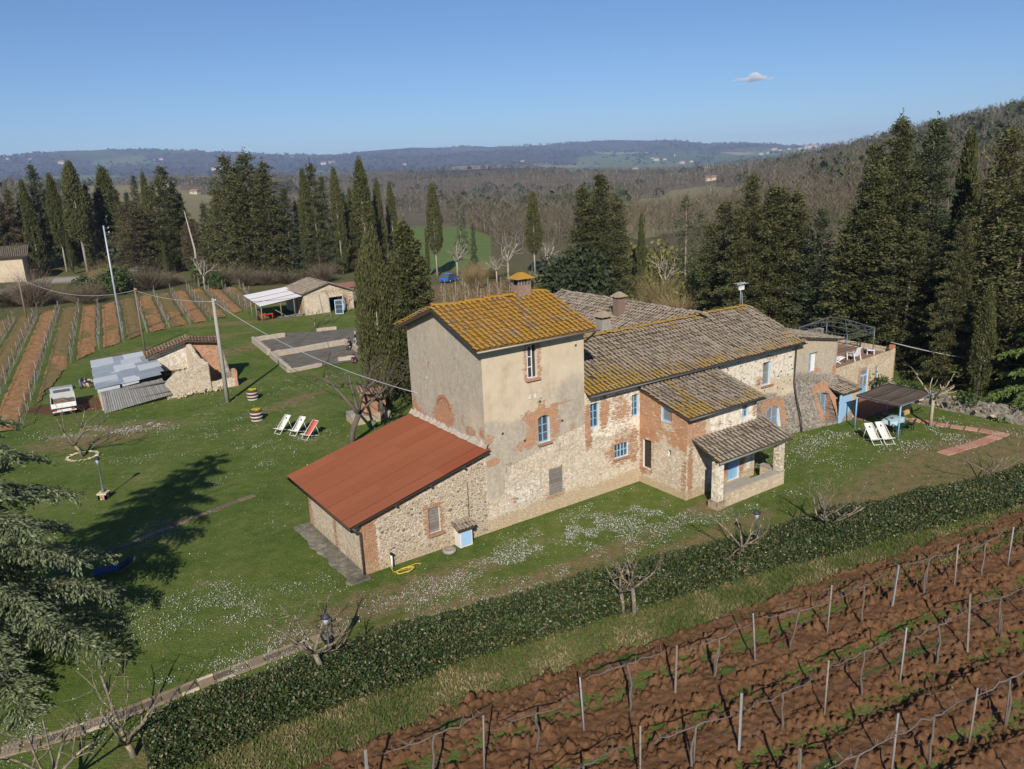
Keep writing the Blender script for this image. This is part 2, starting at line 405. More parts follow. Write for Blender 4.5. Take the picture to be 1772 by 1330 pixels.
# ------------------------------------------------------------------ farmhouse materials
def wall_mat(name='weathered_masonry'):
    M = Mat(name, .95, .1); uv = M.uv(); P = M.obj()
    m1 = M.sep('m1'); m2 = M.sep('m2')      # m1: brick, grey render, ochre dirt   m2: bare rubble, whitewash, dark stone
    nb = M.noise(P, 1.1, 5, .65); nm = M.noise(P, 4.5, 4, .65); nf = M.noise(P, 22, 3, .7)
    jag = M.math('ADD', M.math('MULTIPLY', nm, .75), M.math('MULTIPLY', nf, .35))       # ~.55 mean
    def edge(mask, w=.07, k=1.0):
        t = M.math('ADD', mask, M.math('MULTIPLY', M.math('SUBTRACT', jag, .55), 1.5 * k)); return M.ss(t, .5 - w, .5 + w)
    jb = M.math('ADD', M.math('MULTIPLY', M.noise(M.map(uv, (3.2, 10, 1)), 1., 4, .7), .8), M.math('MULTIPLY', nm, .3))
    def bedge(mask): return M.ss(M.math('ADD', mask, M.math('MULTIPLY', M.math('SUBTRACT', jb, .55), 2.6)), .44, .56)
    streak = M.noise(M.map(uv, (1.9, .45, 1)), 1., 5, .75)
    tan = M.ramp(M.math('ADD', M.math('MULTIPLY', nb, .6), M.math('MULTIPLY', streak, .4)), [(.3, (.42, .34, .24)), (.5, (.55, .455, .33)), (.7, (.62, .535, .41))])
    grey = M.ramp(M.math('ADD', M.math('MULTIPLY', streak, .45), M.math('MULTIPLY', nm, .55)), [(.32, (.22, .19, .155)), (.47, (.34, .30, .245)), (.58, (.44, .39, .32)), (.72, (.57, .52, .44))])
    # rubble
    dv = M.map(uv, (1, 1.25, 1)); wv = M.n('VectorMath', {0: dv, 1: M.n('VectorMath', {0: M.n('TexNoise', {'Vector': dv, 'Scale': 3.}).outputs[1], 'Scale': .16}, operation='SCALE').outputs[0]}, operation='ADD').outputs[0]
    ve = M.vor(wv, 6.2, 'DISTANCE_TO_EDGE').outputs[0]; vc = M.vor(wv, 6.2); sc = M.n('SeparateColor', {0: vc.outputs['Color']}).outputs
    stone = M.ramp(sc[0], [(0, (.32, .24, .16)), (.25, (.46, .35, .23)), (.5, (.56, .45, .31)), (.72, (.38, .32, .25)), (.88, (.44, .24, .14)), (1, (.60, .50, .38))])
    joint = M.mix(nm, (.62, .52, .39), (.78, .69, .56))
    jf = M.ss(M.math('ADD', ve, M.math('MULTIPLY', M.math('SUBTRACT', nf, .5), .10)), .035, .11)
    thin = M.ss(M.math('ADD', sc[1], M.math('MULTIPLY', nb, .8)), .55, 1.0)
    rub = M.mix(M.math('MULTIPLY', jf, M.math('MULTIPLY_ADD', thin, .6, .12)), joint, stone)
    white = M.mix(M.ss(nm, .35, .65), (.54, .47, .36), (.78, .71, .60))
    dk = M.ramp(sc[2], [(0, (.09, .08, .07)), (.35, (.20, .175, .145)), (.7, (.30, .265, .22)), (1, (.44, .39, .32))])
    dark = M.mix(M.math('MULTIPLY_ADD', jf, .7, .25), (.30, .265, .215), dk)
    br = M.n('TexBrick', {'Vector': uv, 'Color1': (.52, .225, .105), 'Color2': (.38, .155, .075), 'Mortar': (.52, .42, .31), 'Scale': 1., 'Mortar Size': .009, 'Mortar Smooth': .3, 'Bias': -.1, 'Brick Width': .27, 'Row Height': .072}, offset=.5)
    brick = M.mix(M.math('MULTIPLY', M.ss(nf, .45, .7), .5), br.outputs[0], (.50, .36, .24))
    brick = M.mix(M.math('MULTIPLY', M.ss(nb, .5, .75), .45), brick, (.27, .13, .075))
    och = M.mix(nm, (.40, .29, .17), (.55, .42, .26))
    fr = edge(m2[0], .10); fg = edge(m1[1], .32); fw = edge(m2[1], .06); fk = edge(m2[2], .2); fb = bedge(m1[0]); fo = edge(m1[2], .3, 1.3)
    c = M.mix(M.math('MULTIPLY', fg, .74), tan, grey); c = M.mix(fr, c, rub); c = M.mix(fk, c, dark); c = M.mix(fw, c, white); c = M.mix(fb, c, brick); c = M.mix(M.math('MULTIPLY', fo, .75), c, och)
    c = M.mix(M.math('MULTIPLY', M.ss(streak, .53, .74), M.math('MULTIPLY_ADD', fg, .34, .22)), c, (.12, .105, .09))
    hr = M.math('MULTIPLY', M.math('MAXIMUM', fr, fk), jf)
    hb = M.math('MULTIPLY', fb, M.math('SUBTRACT', 1., br.outputs[1]))
    h = M.math('ADD', M.math('ADD', M.math('MULTIPLY', hr, .9), M.math('MULTIPLY', hb, .45)), M.math('ADD', M.math('MULTIPLY', nf, .35), M.math('MULTIPLY', M.math('MAXIMUM', fg, fw), .5)))
    return M.out(c, M.bump(h, .9, .035))
W_WALL = wall_mat()
W_WHITE = flat_mat('limewash', (.66, .62, .56), .9)
W_BRICK = flat_mat('old_brick', (.37, .20, .125), .9, vary=.3, scale=8, bump=.4)
SOOTB = flat_mat('sooty_brick', (.23, .155, .115), .95, vary=.4, scale=7, bump=.4)
BLUE = flat_mat('sky_blue_paint', (.20, .38, .58), .5, .4, vary=.12)
PALEBLUE = flat_mat('pale_blue_paint', (.30, .48, .68), .5, .4, vary=.12)
GREYWOOD = flat_mat('grey_weathered_wood', (.20, .175, .155), .9, vary=.35, scale=5, bump=.3)
DARKWOOD = flat_mat('dark_wood', (.055, .042, .032), .85, vary=.3, scale=6)
STEEL = flat_mat('dark_metal', (.07, .07, .072), .5, .4, .3)
GLASS = Mat('window_glass', .12, .5); GLASS = GLASS.out(GLASS.mix(GLASS.objrand(), (.03, .032, .035), (.10, .10, .095)))
CURTAIN = flat_mat('curtain_behind_glass', (.20, .19, .185), .35, .5)
CONC = flat_mat('old_concrete', (.30, .275, .235), .95, vary=.3, scale=2.5, bump=.4)
WHITEP = flat_mat('white_paint', (.72, .71, .69), .5, .4, vary=.06)
PLASTIC = flat_mat('white_plastic', (.78, .78, .77), .35, .5, vary=.04)

def tile_mat(name, lich, lcol=(.40, .20, .018), lcol2=(.30, .24, .06), warm=0.):
    M = Mat(name, .92, .12); P = M.pos()
    r = M.math('FRACT', M.math('ADD', M.island(), M.objrand()))
    base = M.ramp(M.math('ADD', M.math('MULTIPLY', r, .5), M.math('MULTIPLY', M.ss(M.noise(P, 16, 4, .75), .3, .7), .5)), [(0, (.07 + .08 * warm, .055, .042)), (.22, (.15 + .14 * warm, .115, .085)), (.45, (.24 + .14 * warm, .195, .15 - .05 * warm)), (.65, (.34, .30, .245)), (.82, (.22 + .14 * warm, .145, .09)), (1, (.48, .43, .37))])
    nf = M.noise(P, 13, 5, .75); nb = M.noise(P, .9, 4, .6)
    base = M.mix(M.math('MULTIPLY', M.ss(nf, .48, .7), .55), base, (.36, .33, .28))
    base = M.mix(M.math('MULTIPLY', M.ss(nb, .5, .75), .45), base, (.09, .075, .06))
    la = M.sep('lich')
    t = M.math('ADD', M.math('ADD', M.math('MULTIPLY', nf, 1.1), M.math('MULTIPLY_ADD', nb, .6, -.1)), M.math('MULTIPLY', la[0], .6))
    lf = M.ss(M.math('ADD', t, M.math('MULTIPLY', r, .12)), 1.22 - lich, 1.42 - lich)
    lc = M.mix(M.noise(P, 2.2, 3), lcol, lcol2)
    c = M.mix(lf, base, lc)
    return M.out(c, M.bump(nf, .5, .02))
T_TOWER = tile_mat('lichen_orange_tile', .56, (.39, .178, .020), (.31, .21, .05))
DECK = flat_mat('gap_shade_pan_tiles', (.085, .066, .045), .95, vary=.5, scale=3)  # dark brown paints the shade in the gaps between cover tiles
DECKO = flat_mat('lichened_gap_shade_pan_tiles', (.17, .09, .02), .95, vary=.5, scale=3)  # lichen orange, darkened to paint shade between the tower's cover tiles
T_MAIN = tile_mat('brown_grey_tile', .34, (.34, .19, .03), (.27, .20, .06))
T_GREY = tile_mat('grey_old_tile', .12)
T_RED = tile_mat('red_old_tile', -.25, warm=.8)

# ------------------------------------------------------------------ wall with real openings
def blob(u, z, b):
    cu, cz, ru, rz, w = b
    return w * np.clip(1.6 - np.sqrt(((u - cu) / ru) ** 2 + ((z - cz) / rz) ** 2) * 1.1, 0, 1)
def box_(u, z, b):
    u0, u1, z0, z1, w = b; s = .22
    return w * np.clip(np.minimum(np.minimum(u - u0, u1 - u), np.minimum(z - z0, z1 - z)) / s + .5, 0, 1)
def wall(name, parent, O, U, N, L, ztop, zbot=-.25, openings=(), depth=.26, step=.16, masks=None, batter=None, uvo=0., reveal=1, mats=None, label=None):
    """wall face: O + U*u + Z*z (local), N outward. openings (u0,u1,z0,z1,arch_rise). masks(u,z)->six arrays"""
    O, U, N = np.array(O, float), np.array(U, float), np.array(N, float)
    zt = ztop if callable(ztop) else (lambda u: np.full(np.shape(u), float(ztop)))
    us = set(np.linspace(0, L, max(2, int(L / step) + 1))); zmax = float(np.max(zt(np.linspace(0, L, 60))))
    zs = set(np.linspace(zbot, zmax, max(2, int((zmax - zbot) / step) + 1)))
    for o in openings:
        us = {q for q in us if min(abs(q - o[0]), abs(q - o[1])) > .03} | {o[0], o[1]}; zs = {q for q in zs if min(abs(q - o[2]), abs(q - o[3])) > .03} | {o[2], o[3]}
    us = np.array(sorted(us)); zs = np.array(sorted(zs)); nu, nz = len(us), len(zs)
    Ug, Zg = np.meshgrid(us, zs, indexing='ij'); Zc = np.minimum(Zg, zt(us)[:, None])
    off = batter(Ug, Zc) if batter else np.zeros_like(Ug)
    off = off + .018 * (fbm(Ug * 1.3 + uvo, Zc * 1.3, 5, 3) - .5)
    V = O + Ug[..., None] * U + Zc[..., None] * np.array([0, 0, 1.]) + off[..., None] * N
    idx = np.arange(nu * nz).reshape(nu, nz)
    keep = np.ones((nu - 1, nz - 1), bool)
    cu = (us[1:] + us[:-1]) / 2; cz = (zs[1:] + zs[:-1]) / 2
    for o in openings:
        keep &= ~((cu[:, None] > o[0]) & (cu[:, None] < o[1]) & (cz[None] > o[2]) & (cz[None] < o[3]))
    keep &= ~((Zc[:-1, 1:] - Zc[:-1, :-1] < 1e-4) & (Zc[1:, 1:] - Zc[1:, :-1] < 1e-4))
    q = np.stack([idx[:-1, :-1], idx[1:, :-1], idx[1:, 1:], idx[:-1, 1:]], -1)[keep]
    right = np.dot(np.cross(U, [0, 0, 1.]), N) > 0
    if not right: q = q[:, ::-1]
    V = V.reshape(-1, 3); UVv = np.stack([Ug.ravel() + uvo, Zc.ravel()], -1)
    F4 = [q]; mi = [np.zeros(len(q), int)]
    extraV = []; extraUV = []; nb = len(V)
    def addq(ps, uvs, m):
        nonlocal nb
        extraV.extend(ps); extraUV.extend(uvs); F4.append(np.array([[nb, nb + 1, nb + 2, nb + 3]])); mi.append(np.array([m])); nb += 4
    def pt(u, z, d, vb=None): 
        if vb is not None and d > 0: return O + U * u + np.array([0, 0, z]) + N * vb
        b_ = float(batter(np.array([u]), np.array([z]))[0]) if batter else 0.
        return O + U * u + np.array([0, 0, z]) + N * (b_ * (d == 0) + (-d) * 1.0 + (b_ if d > 0 else 0))
    for o in openings:
        u0, u1, z0, z1 = o[:4]; ar = o[4] if len(o) > 4 else 0; vb = o[5] if len(o) > 5 else None
        n = 8 if ar else 1
        top = [(u0 + (u1 - u0) * k / n, z1 - ar * (2 * k / n - 1) ** 2) for k in range(n + 1)]
        loop = [(u0, z0)] + top + [(u1, z0)]
        for a, b_ in zip(loop, loop[1:] + loop[:1]):
            if abs(a[0] - b_[0]) + abs(a[1] - b_[1]) < 1e-5: continue
            addq([pt(*a, 0), pt(*b_, 0), pt(*b_, depth, vb), pt(*a, depth, vb)], [(a[0] + uvo, a[1]), (b_[0] + uvo, b_[1]), (b_[0] + uvo + depth, b_[1]), (a[0] + uvo + depth, a[1])], reveal)
        if ar:
            for a, b_ in zip(top, top[1:]):
                ps = [pt(*a, 0), pt(*b_, 0), pt(b_[0], z1, 0), pt(a[0], z1, 0)]
                addq(ps, [(a[0] + uvo, a[1]), (b_[0] + uvo, b_[1]), (b_[0] + uvo, z1), (a[0] + uvo, z1)], 0)
    if extraV: V = np.vstack([V, extraV]); UVv = np.vstack([UVv, extraUV])
    me = npmesh(name, V, np.vstack(F4), mats or [W_WALL, W_WHITE, W_BRICK], False, np.concatenate(mi))
    set_uv(me, UVv)
    u, z = UVv[:, 0] - uvo, UVv[:, 1]
    mk = masks(u, z) if masks else {}
    g = lambda k: np.clip(mk.get(k, np.zeros_like(u)) + np.zeros_like(u), 0, 1.2)
    set_attr(me, 'm1', np.stack([g('brick'), g('grey'), g('ochre')], -1)); set_attr(me, 'm2', np.stack([g('rubble'), g('white'), g('dark')], -1))
    o = meshobj(name, me, parent)
    if label: o['label'] = label
    return o

# ------------------------------------------------------------------ coppi roof
def _tile_proto(L=.46, r=.088, n=6):
    vs = []
    for k, (y, rr, lift) in enumerate(((0, r, .02), (L, r * .86, 0))):
        for j in range(n + 1):
            a = math.pi * j / n; vs.append((rr * math.cos(a), y, rr * .8 * math.sin(a) + lift * 1.6))
    for j in range(n + 1):
        a = math.pi * j / n; vs.append(((r - .022) * math.cos(a), 0, (r - .022) * .8 * math.sin(a) + .032))
    k = n + 1
    fs = [(j, j + 1, k + j + 1, k + j) for j in range(n)] + [(j + 1, j, 2 * k + j, 2 * k + j + 1) for j in range(n)]
    return np.array(vs), np.array(fs)
TV, TF = _tile_proto()
TV2, TF2 = _tile_proto(.46, .088, 3)
def frame3(U, S):
    U = np.array(U, float) / np.linalg.norm(U); S = np.array(S, float) / np.linalg.norm(S); N = np.cross(U, S); N /= np.linalg.norm(N)
    if N[2] < 0: N = -N
    return U, S, N
def coppi(name, parent, O, U, S, L, W, mat, lich=None, single=False, pitch=.30, row=.37, keep=None, thick=.10, seed=1, coarse=False, sag=0., label=None, off=.03):
    """O eave corner, U along the eave, S up the slope. Builds roof deck (the part) and cover tiles (sub-parts)"""
    r = np.random.default_rng(seed); O = np.array(O, float); U, S, N = frame3(U, S)
    nc = max(1, int(L / pitch)); nr = max(1, int(W / row)); pc = L / nc; pr = W / nr
    us = np.linspace(0, L, nc + 1)
    sg = lambda u, s: -sag * np.sin(np.pi * np.clip(u / L, 0, 1)) * np.sin(np.pi * np.clip(s / W, 0, 1)) + sag * .5 * (fbm(u * .9, s * .9, seed, 2) - .5)
    # deck with stepped pan rows
    V = []; F = []
    for k in range(nr):
        s0, s1 = k * pr, (k + 1) * pr
        for s_, h in ((s0, .0), (s1, -.035)):
            for u in us: V.append(O + U * u + S * s_ + N * (h + sg(u, s_)))
        b = k * 2 * (nc + 1)
        for j in range(nc): F.append((b + j, b + j + 1, b + nc + 2 + j, b + nc + 1 + j))
        if k:
            pb = b - (nc + 1)
            for j in range(nc): F.append((pb + j, pb + j + 1, b + j + 1, b + j))
    V = np.array(V); F = np.array(F); n0 = len(V)
    # underside and rim
    C = np.array([O, O + U * L, O + U * L + S * W, O + S * W]); lo = C - N * thick; hi = C + N * .0
    V = np.vstack([V, lo, hi]); F = np.vstack([F, [[n0 + 3, n0 + 2, n0 + 1, n0]], [[n0 + i, n0 + (i + 1) % 4, n0 + 4 + (i + 1) % 4, n0 + 4 + i] for i in range(4)]])
    if keep is not None:
        cen = V[F].mean(1) - O; ku, ks = cen @ U, cen @ S; kk = np.array([keep(a, b_) for a, b_ in zip(ku, ks)]); kk[-5:] = False; F = F[kk]
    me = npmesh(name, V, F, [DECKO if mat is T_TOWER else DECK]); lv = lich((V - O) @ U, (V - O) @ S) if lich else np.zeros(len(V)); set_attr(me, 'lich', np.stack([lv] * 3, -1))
    roof = meshobj(name, me, parent)
    if label: roof['label'] = label
    tv, tf = (TV2, TF2) if coarse else (TV, TF)
    AV = []; AF = []; AL = []; nb = 0
    protos = []
    if single:
        for q in range(3):
            pm = npmesh('roof_tile', tv * (1 + .05 * (r.random(3) - .5)), tf, [mat], False); lq = np.full(len(tv), .1 * q); set_attr(pm, 'lich', np.stack([lq] * 3, -1)); protos.append(pm)
    for j in range(nc + 1):
        u0 = j * pc
        wob_ = .012 * r.standard_normal(nr).cumsum() * .4
        for k in range(nr):
            if keep is not None and not keep(u0, k * pr + .1): continue
            if r.random() < .006: continue
            u = u0 + wob_[k] + .008 * r.standard_normal(); s_ = k * pr - .04 + .02 * r.standard_normal()
            a = .035 * r.standard_normal(); tl = .025 * r.standard_normal() - .08
            ca, sa = math.cos(a), math.sin(a)
            x = U * ca + S * sa; y = S * ca - U * sa; y = y * math.cos(tl) + N * math.sin(tl); z = np.cross(x, y); z = z if z @ N > 0 else -z
            p = O + U * u + S * s_ + N * (off + .03 + float(sg(np.array(u), np.array(s_))))
            if single:
                t = bpy.data.objects.new('roof_tile', protos[r.integers(3)]); link(t, roof)
                t.matrix_local = Matrix(((x[0], y[0], z[0], p[0]), (x[1], y[1], z[1], p[1]), (x[2], y[2], z[2], p[2]), (0, 0, 0, 1)))
            else:
                AV.append(p + tv[:, :1] * x + tv[:, 1:2] * y + tv[:, 2:] * z); AF.append(tf + nb); nb += len(tv)
                AL.append(np.full(len(tv), float(lich(np.array(u), np.array(s_))) if lich else 0.))
    if AV:
        tm = npmesh('roof_tiles', np.vstack(AV), np.vstack(AF), [mat]); set_attr(tm, 'lich', np.stack([np.concatenate(AL)] * 3, -1))
        tag(meshobj('roof_tiles', tm, roof), kind='stuff')
    return roof
def ridge(parent, a, b, mat, r=.13, step=.4, name='ridge_tiles', lv=.3, seed=3):
    q = np.random.default_rng(seed); a, b = np.array(a, float), np.array(b, float); d = b - a; L = np.linalg.norm(d); d /= L
    side = np.cross(d, [0, 0, 1.]); side /= np.linalg.norm(side); up = np.cross(side, d)
    AV = []; AF = []; nb = 0
    for k in range(int(L / step)):
        p = a + d * (k * step) + up * (.02 * q.standard_normal()) + side * .012 * q.standard_normal()
        AV.append(p + TV[:, :1] * side * (r / .088) + TV[:, 1:2] * d * 1.02 + TV[:, 2:] * up * (r / .088)); AF.append(TF + nb); nb += len(TV)
    me = npmesh(name, np.vstack(AV), np.vstack(AF), [mat]); set_attr(me, 'lich', np.full((nb, 3), lv))
    return tag(meshobj(name, me, parent), kind='stuff')
def gutter(parent, a, b, r=.07, mat=None, name='gutter'):
    a, b = np.array(a, float), np.array(b, float); d = b - a; d /= np.linalg.norm(d); s = np.cross(d, [0, 0, 1.]); s /= np.linalg.norm(s)
    V = []; F = []
    for e in (a, b):
        for k in range(7):
            t = math.pi + math.pi * k / 6; V.append(e + s * r * math.cos(t) + np.array([0, 0, r * math.sin(t)]))
    for k in range(6): F.append((k, k + 1, k + 8, k + 7))
    me = npmesh(name, V, np.array(F), [mat or STEEL], True)
    o = meshobj(name, me, parent); md = o.modifiers.new('s', 'SOLIDIFY'); md.thickness = .008
    return o
def casement(parent, O, U, N, u0, u1, z0, z1, frame=None, cols=2, rows=3, recess=.16, arch=0., fw=.06, pane=None, name='window', label=None, split=None):
    """frame with glazing bars (the part) and panes (sub-parts)"""
    O, U, N = Vector(O), Vector(U), Vector(N); Zv = Vector((0, 0, 1)); mb = MB()
    P = lambda u, z, d=0.: O + U * u + Zv * z - N * (recess + d)
    t = fw
    fz1 = z1 - arch * .9 if arch else z1
    mb.bar(P(u0 + t / 2, z0), P(u0 + t / 2, fz1), t, .06, N); mb.bar(P(u1 - t / 2, z0), P(u1 - t / 2, fz1), t, .06, N)
    mb.bar(P(u0 + t, z0 + t / 2), P(u1 - t, z0 + t / 2), .06, t, Zv)
    if arch:
        n = 8; top = [(u0 + (u1 - u0) * k / n, z1 - arch * (2 * k / n - 1) ** 2 - .02) for k in range(n + 1)]
        for a, b in zip(top, top[1:]): mb.bar(P(*a), P(*b), .06, t, Zv)
    else: mb.bar(P(u0 + t, z1 - t / 2), P(u1 - t, z1 - t / 2), .06, t, Zv)
    iu0, iu1, iz0, iz1 = u0 + t, u1 - t, z0 + t, fz1 - (0 if arch else t)
    bw = .035
    for c in range(1, cols):
        u = iu0 + (iu1 - iu0) * c / cols; mb.bar(P(u, iz0), P(u, iz1 + (arch * .8 if arch else 0)), bw * (1.7 if c * 2 == cols else 1), .045, N)
    for r_ in range(1, rows):
        z = iz0 + (iz1 - iz0) * r_ / rows; mb.bar(P(iu0, z), P(iu1, z), .043, bw, Zv)
    w = mb.build(name, frame or BLUE, parent)
    if label: w['label'] = label
    for c in range(cols):
        for r_ in range(rows):
            a0 = iu0 + (iu1 - iu0) * c / cols; a1 = iu0 + (iu1 - iu0) * (c + 1) / cols
            b0 = iz0 + (iz1 - iz0) * r_ / rows; b1 = iz0 + (iz1 - iz0) * (r_ + 1) / rows
            if arch and r_ == rows - 1: b1 = z1
            k = MB(); d = .012
            k.hexa([P(a0, b0, d + .012), P(a1, b0, d + .012), P(a1, b0, d), P(a0, b0, d), P(a0, b1, d + .012), P(a1, b1, d + .012), P(a1, b1, d), P(a0, b1, d)])
            k.build('pane', pane or GLASS, w)
    return w
def plank_leaf(parent, O, U, N, u0, u1, z0, z1, recess, mat, n, name='shutter', horiz=False, label=None, ledges=2):
    """a boarded leaf: ledge frame (part) and planks (sub-parts)"""
    O, U, N = Vector(O), Vector(U), Vector(N); Zv = Vector((0, 0, 1)); P = lambda u, z, d=0.: O + U * u + Zv * z - N * (recess + d)
    mb = MB()
    for k in range(ledges):
        f = (k + .5) / ledges
        if horiz: u = u0 + (u1 - u0) * f; mb.bar(P(u, z0, .03), P(u, z1, .03), .09, .03, N)
        else: z = z0 + (z1 - z0) * f; mb.bar(P(u0, z, .03), P(u1, z, .03), .03, .09, Zv)
    lf = mb.build(name, mat, parent)
    if label: lf['label'] = label
    g = .008
    for k in range(n):
        k2 = MB(); jit = .008 * random.random()
        if horiz: a, b = z0 + (z1 - z0) * k / n + g, z0 + (z1 - z0) * (k + 1) / n - g; k2.bar(P(u0, (a + b) / 2, -jit), P(u1, (a + b) / 2, -jit), .026, b - a, Zv)
        else: a, b = u0 + (u1 - u0) * k / n + g, u0 + (u1 - u0) * (k + 1) / n - g; k2.bar(P((a + b) / 2, z0, -jit), P((a + b) / 2, z1, -jit), b - a, .026, N)
        k2.build('plank', mat, lf)
    return lf

# ================================================================== FARMHOUSE
FH = empty('farmhouse', tuple(A0), HA, 'long stone and brick farmhouse with a square tower and blue windows', 'farmhouse')
FR = (0, -1, 0)       # outward normal of the long front
X1 = (1, 0, 0)
B = lambda u, z, *bs: sum(blob(u, z, b) for b in bs)
K = lambda u, z, *bs: sum(box_(u, z, b) for b in bs)

# --- tower
TW, TD = 6.45, 7.7
def m_tower(u, z):
    grey = sstep(6.1, 5.3, z + .5 * (fbm(u * .8, z * .8, 4, 3) - .5)) * sstep(2.6, 3.6, z + .35 * u * 0) + B(u, z, (.45, 2.6, .7, 1.2, 1), (.4, 4.2, .9, 1.4, 1), (5.7, 5.8, 1.0, 1.6, .9), (4.2, 6.6, 1.6, .5, .4), (5.6, 1.6, .8, .6, .6), (1.9, .55, .5, .4, .5))
    rub = sstep(3.9, 2.9, z - .25 * (u - 2)) + B(u, z, (5.2, 3.0, 1.0, 1.0, .6), (3.2, 6.9, .5, .4, .35))
    return dict(grey=grey * (1 - .8 * sstep(2.2, 1.4, z)), rubble=rub - B(u, z, (.4, 2.6, .6, 1.1, 1.1)), ochre=1.1 * sstep(.95, .35, z - .04 * u),
                white=B(u, z, (3.6, 1.2, 1.3, .9, .42), (2.2, 2.2, 1.2, .8, .42), (1.3, 1.0, 1.2, .9, .42), (5.4, 1.75, .25, .2, .9), (3.0, 6.7, .4, .35, .6)),
                brick=K(u, z, (2.45, 3.65, 7.5, 9.6, .58), (3.7, 5.0, .75, 2.6, .42), (3.75, 4.95, .75, 1.0, .5)) + B(u, z, (2.95, 4.9, .5, 1.0, .66), (4.4, 4.9, .42, .95, .66), (3.7, 5.65, .7, .3, .8), (2.2, 4.2, .6, .35, .55), (.35, 3.75, .5, .22, .9), (.2, 5.0, .35, .3, .7), (3.55, 6.2, .3, .4, .6), (2.5, 5.75, .3, .3, .5), (4.9, 6.0, .7, .12, .6), (1.4, 3.4, .4, .12, .5), (5.6, 4.5, .25, .3, .6), (1.6, 1.35, .3, .2, .6), (2.6, 2.6, .2, .2, .5)))
TOP_O = (2.72, 3.35, 7.7, 9.42)
wall('wall', FH, (0, 0, 0), X1, FR, TW, 9.86, openings=[TOP_O, (3.3, 4.05, 4.05, 5.55, .12), (3.9, 4.82, .92, 2.45)], masks=m_tower, label='tower front of tan and grey plaster over rubble')
def m_tleft(u, z):   # u runs from the back corner (0) to the front corner (7.7)
    return dict(grey=.78 + .55 * (fbm(u * .7, z * .35, 9, 3) - .5) * 2 + B(u, z, (1, 7, 1.5, 3, .3), (5.5, 7, 1.5, 3, .25)) - B(u, z, (6.6, 6, .8, 1.0, .3)), brick=B(u, z, (3.75, 5.7, .95, .7, .85), (3.4, 5.1, 1.2, .5, .6), (.3, 5.2, .35, .8, .6), (.9, 4.9, .8, .3, .7), (6.3, 5.1, .6, .4, .6), (7.4, 5.3, .3, .3, .7), (5.6, 5.6, .2, .3, .5), (2.3, 8.0, .12, .5, .5)), white=B(u, z, (2.0, 6.5, .4, 1.4, .35), (3.9, 5.0, 1.2, .35, .45)))
tz = lambda u: 9.86 + (11.25 - 9.86) * (1 - np.abs(np.asarray(u) - 3.75) / 3.95)
wall('wall', FH, (0, TD, 0), (0, -1, 0), (-1, 0, 0), TD, tz, masks=m_tleft, uvo=20, label='grey streaked gable wall of the tower')
wall('wall', FH, (TW, 0, 0), (0, 1, 0), X1, TD, lambda u: 9.86 + (11.25 - 9.86) * (1 - np.abs(np.asarray(u) - 3.95) / 3.95), step=.5, masks=lambda u, z: dict(grey=.5 + 0 * u), uvo=40)
wall('wall', FH, (TW, TD, 0), (-1, 0, 0), (0, 1, 0), TW, 9.86, step=.5, masks=lambda u, z: dict(grey=.5 + 0 * u), uvo=50)
# blocked brick arch on the tower's left wall
mb = MB()
for k in range(9):
    a = math.pi * (k + .5) / 9; mb.box((-.015, 3.95 + .62 * math.cos(a), 5.95 + .5 * math.sin(a)), (.07, .22, .2), 0, tilt=Matrix.Rotation(a - math.pi / 2, 3, 'X'))
mb.build('brick_arch', W_BRICK, FH)
rs = (11.30 - 9.72) / 4.4
tr = coppi('tower_roof', FH, (-.42, -.45, 9.74), X1, (0, 1, rs), 7.4, 4.68, T_TOWER, single=True, pitch=.31, row=.385, seed=4, sag=.05, label='tower roof overgrown with orange lichen')
coppi('tower_roof', FH, (6.98, 8.35, 9.74), (-1, 0, 0), (0, -1, rs), 7.4, 4.68, T_TOWER, seed=5, pitch=.31, coarse=True, label='back slope of the tower roof')
ridge(FH, (-.42, 3.95, 11.34), (6.98, 3.95, 11.34), T_TOWER, lv=.4)
gutter(FH, (-.5, -.52, 9.70), (7.1, -.52, 9.70), mat=flat_mat('grey_gutter', (.30, .28, .25), .5, .4, .3))
mb = MB()
for k in range(7):
    u = -.3 + k * 1.17; mb.bar((u, -.42, 9.66), (u, .3, 9.66 + .72 * rs), .1, .1)
mb.build('rafters', DARKWOOD, FH)
mb = MB()
mb.bar((-.40, -.40, 9.62), (-.40, 3.95, 9.62 + 4.35 * rs), .05, .16); mb.bar((-.40, 8.3, 9.62), (-.40, 3.95, 9.62 + 4.35 * rs), .05, .16)
mb.build('verge_board', DARKWOOD, FH)
# tower openings
w = casement(FH, (0, 0, 0), X1, FR, 2.74, 3.05, 7.72, 9.40, WHITEP, 1, 3, .05, fw=.04, name='window', label='white casement standing open in the tower top window')
MB().box((3.035, .2, 8.3), (.63, .03, 3.)).build('interior_shade_panel', DARKWOOD, FH)  # dark panel behind the open window paints the unlit room
casement(FH, (0, 0, 0), X1, FR, 3.3, 4.05, 4.05, 5.55, BLUE, 2, 3, .17, arch=.12, label='arched blue window in a ring of bare brick')
plank_leaf(FH, (0, 0, 0), X1, FR, 3.9, 4.82, .92, 2.45, .03, GREYWOOD, 9, 'shutter', True, label='closed grey board shutter low on the tower front')
for u0, u1, z in ((3.22, 4.13, 4.0), (2.6, 3.5, 7.62)): MB().box(((u0 + u1) / 2, -.06, z), (u1 - u0, .16, .09)).build('window_sill', W_BRICK, FH)
mb = MB()
for u, z in ((3.45, 6.35), (1.05, 5.15), (2.4, 4.45), (4.9, 5.0), (5.9, 8.95)): mb.box((u, .02, z), (.11, .1, .10))
mb.build('putlog_shade_blocks', DARKWOOD, FH)  # solid dark blocks paint the shade inside the putlog holes
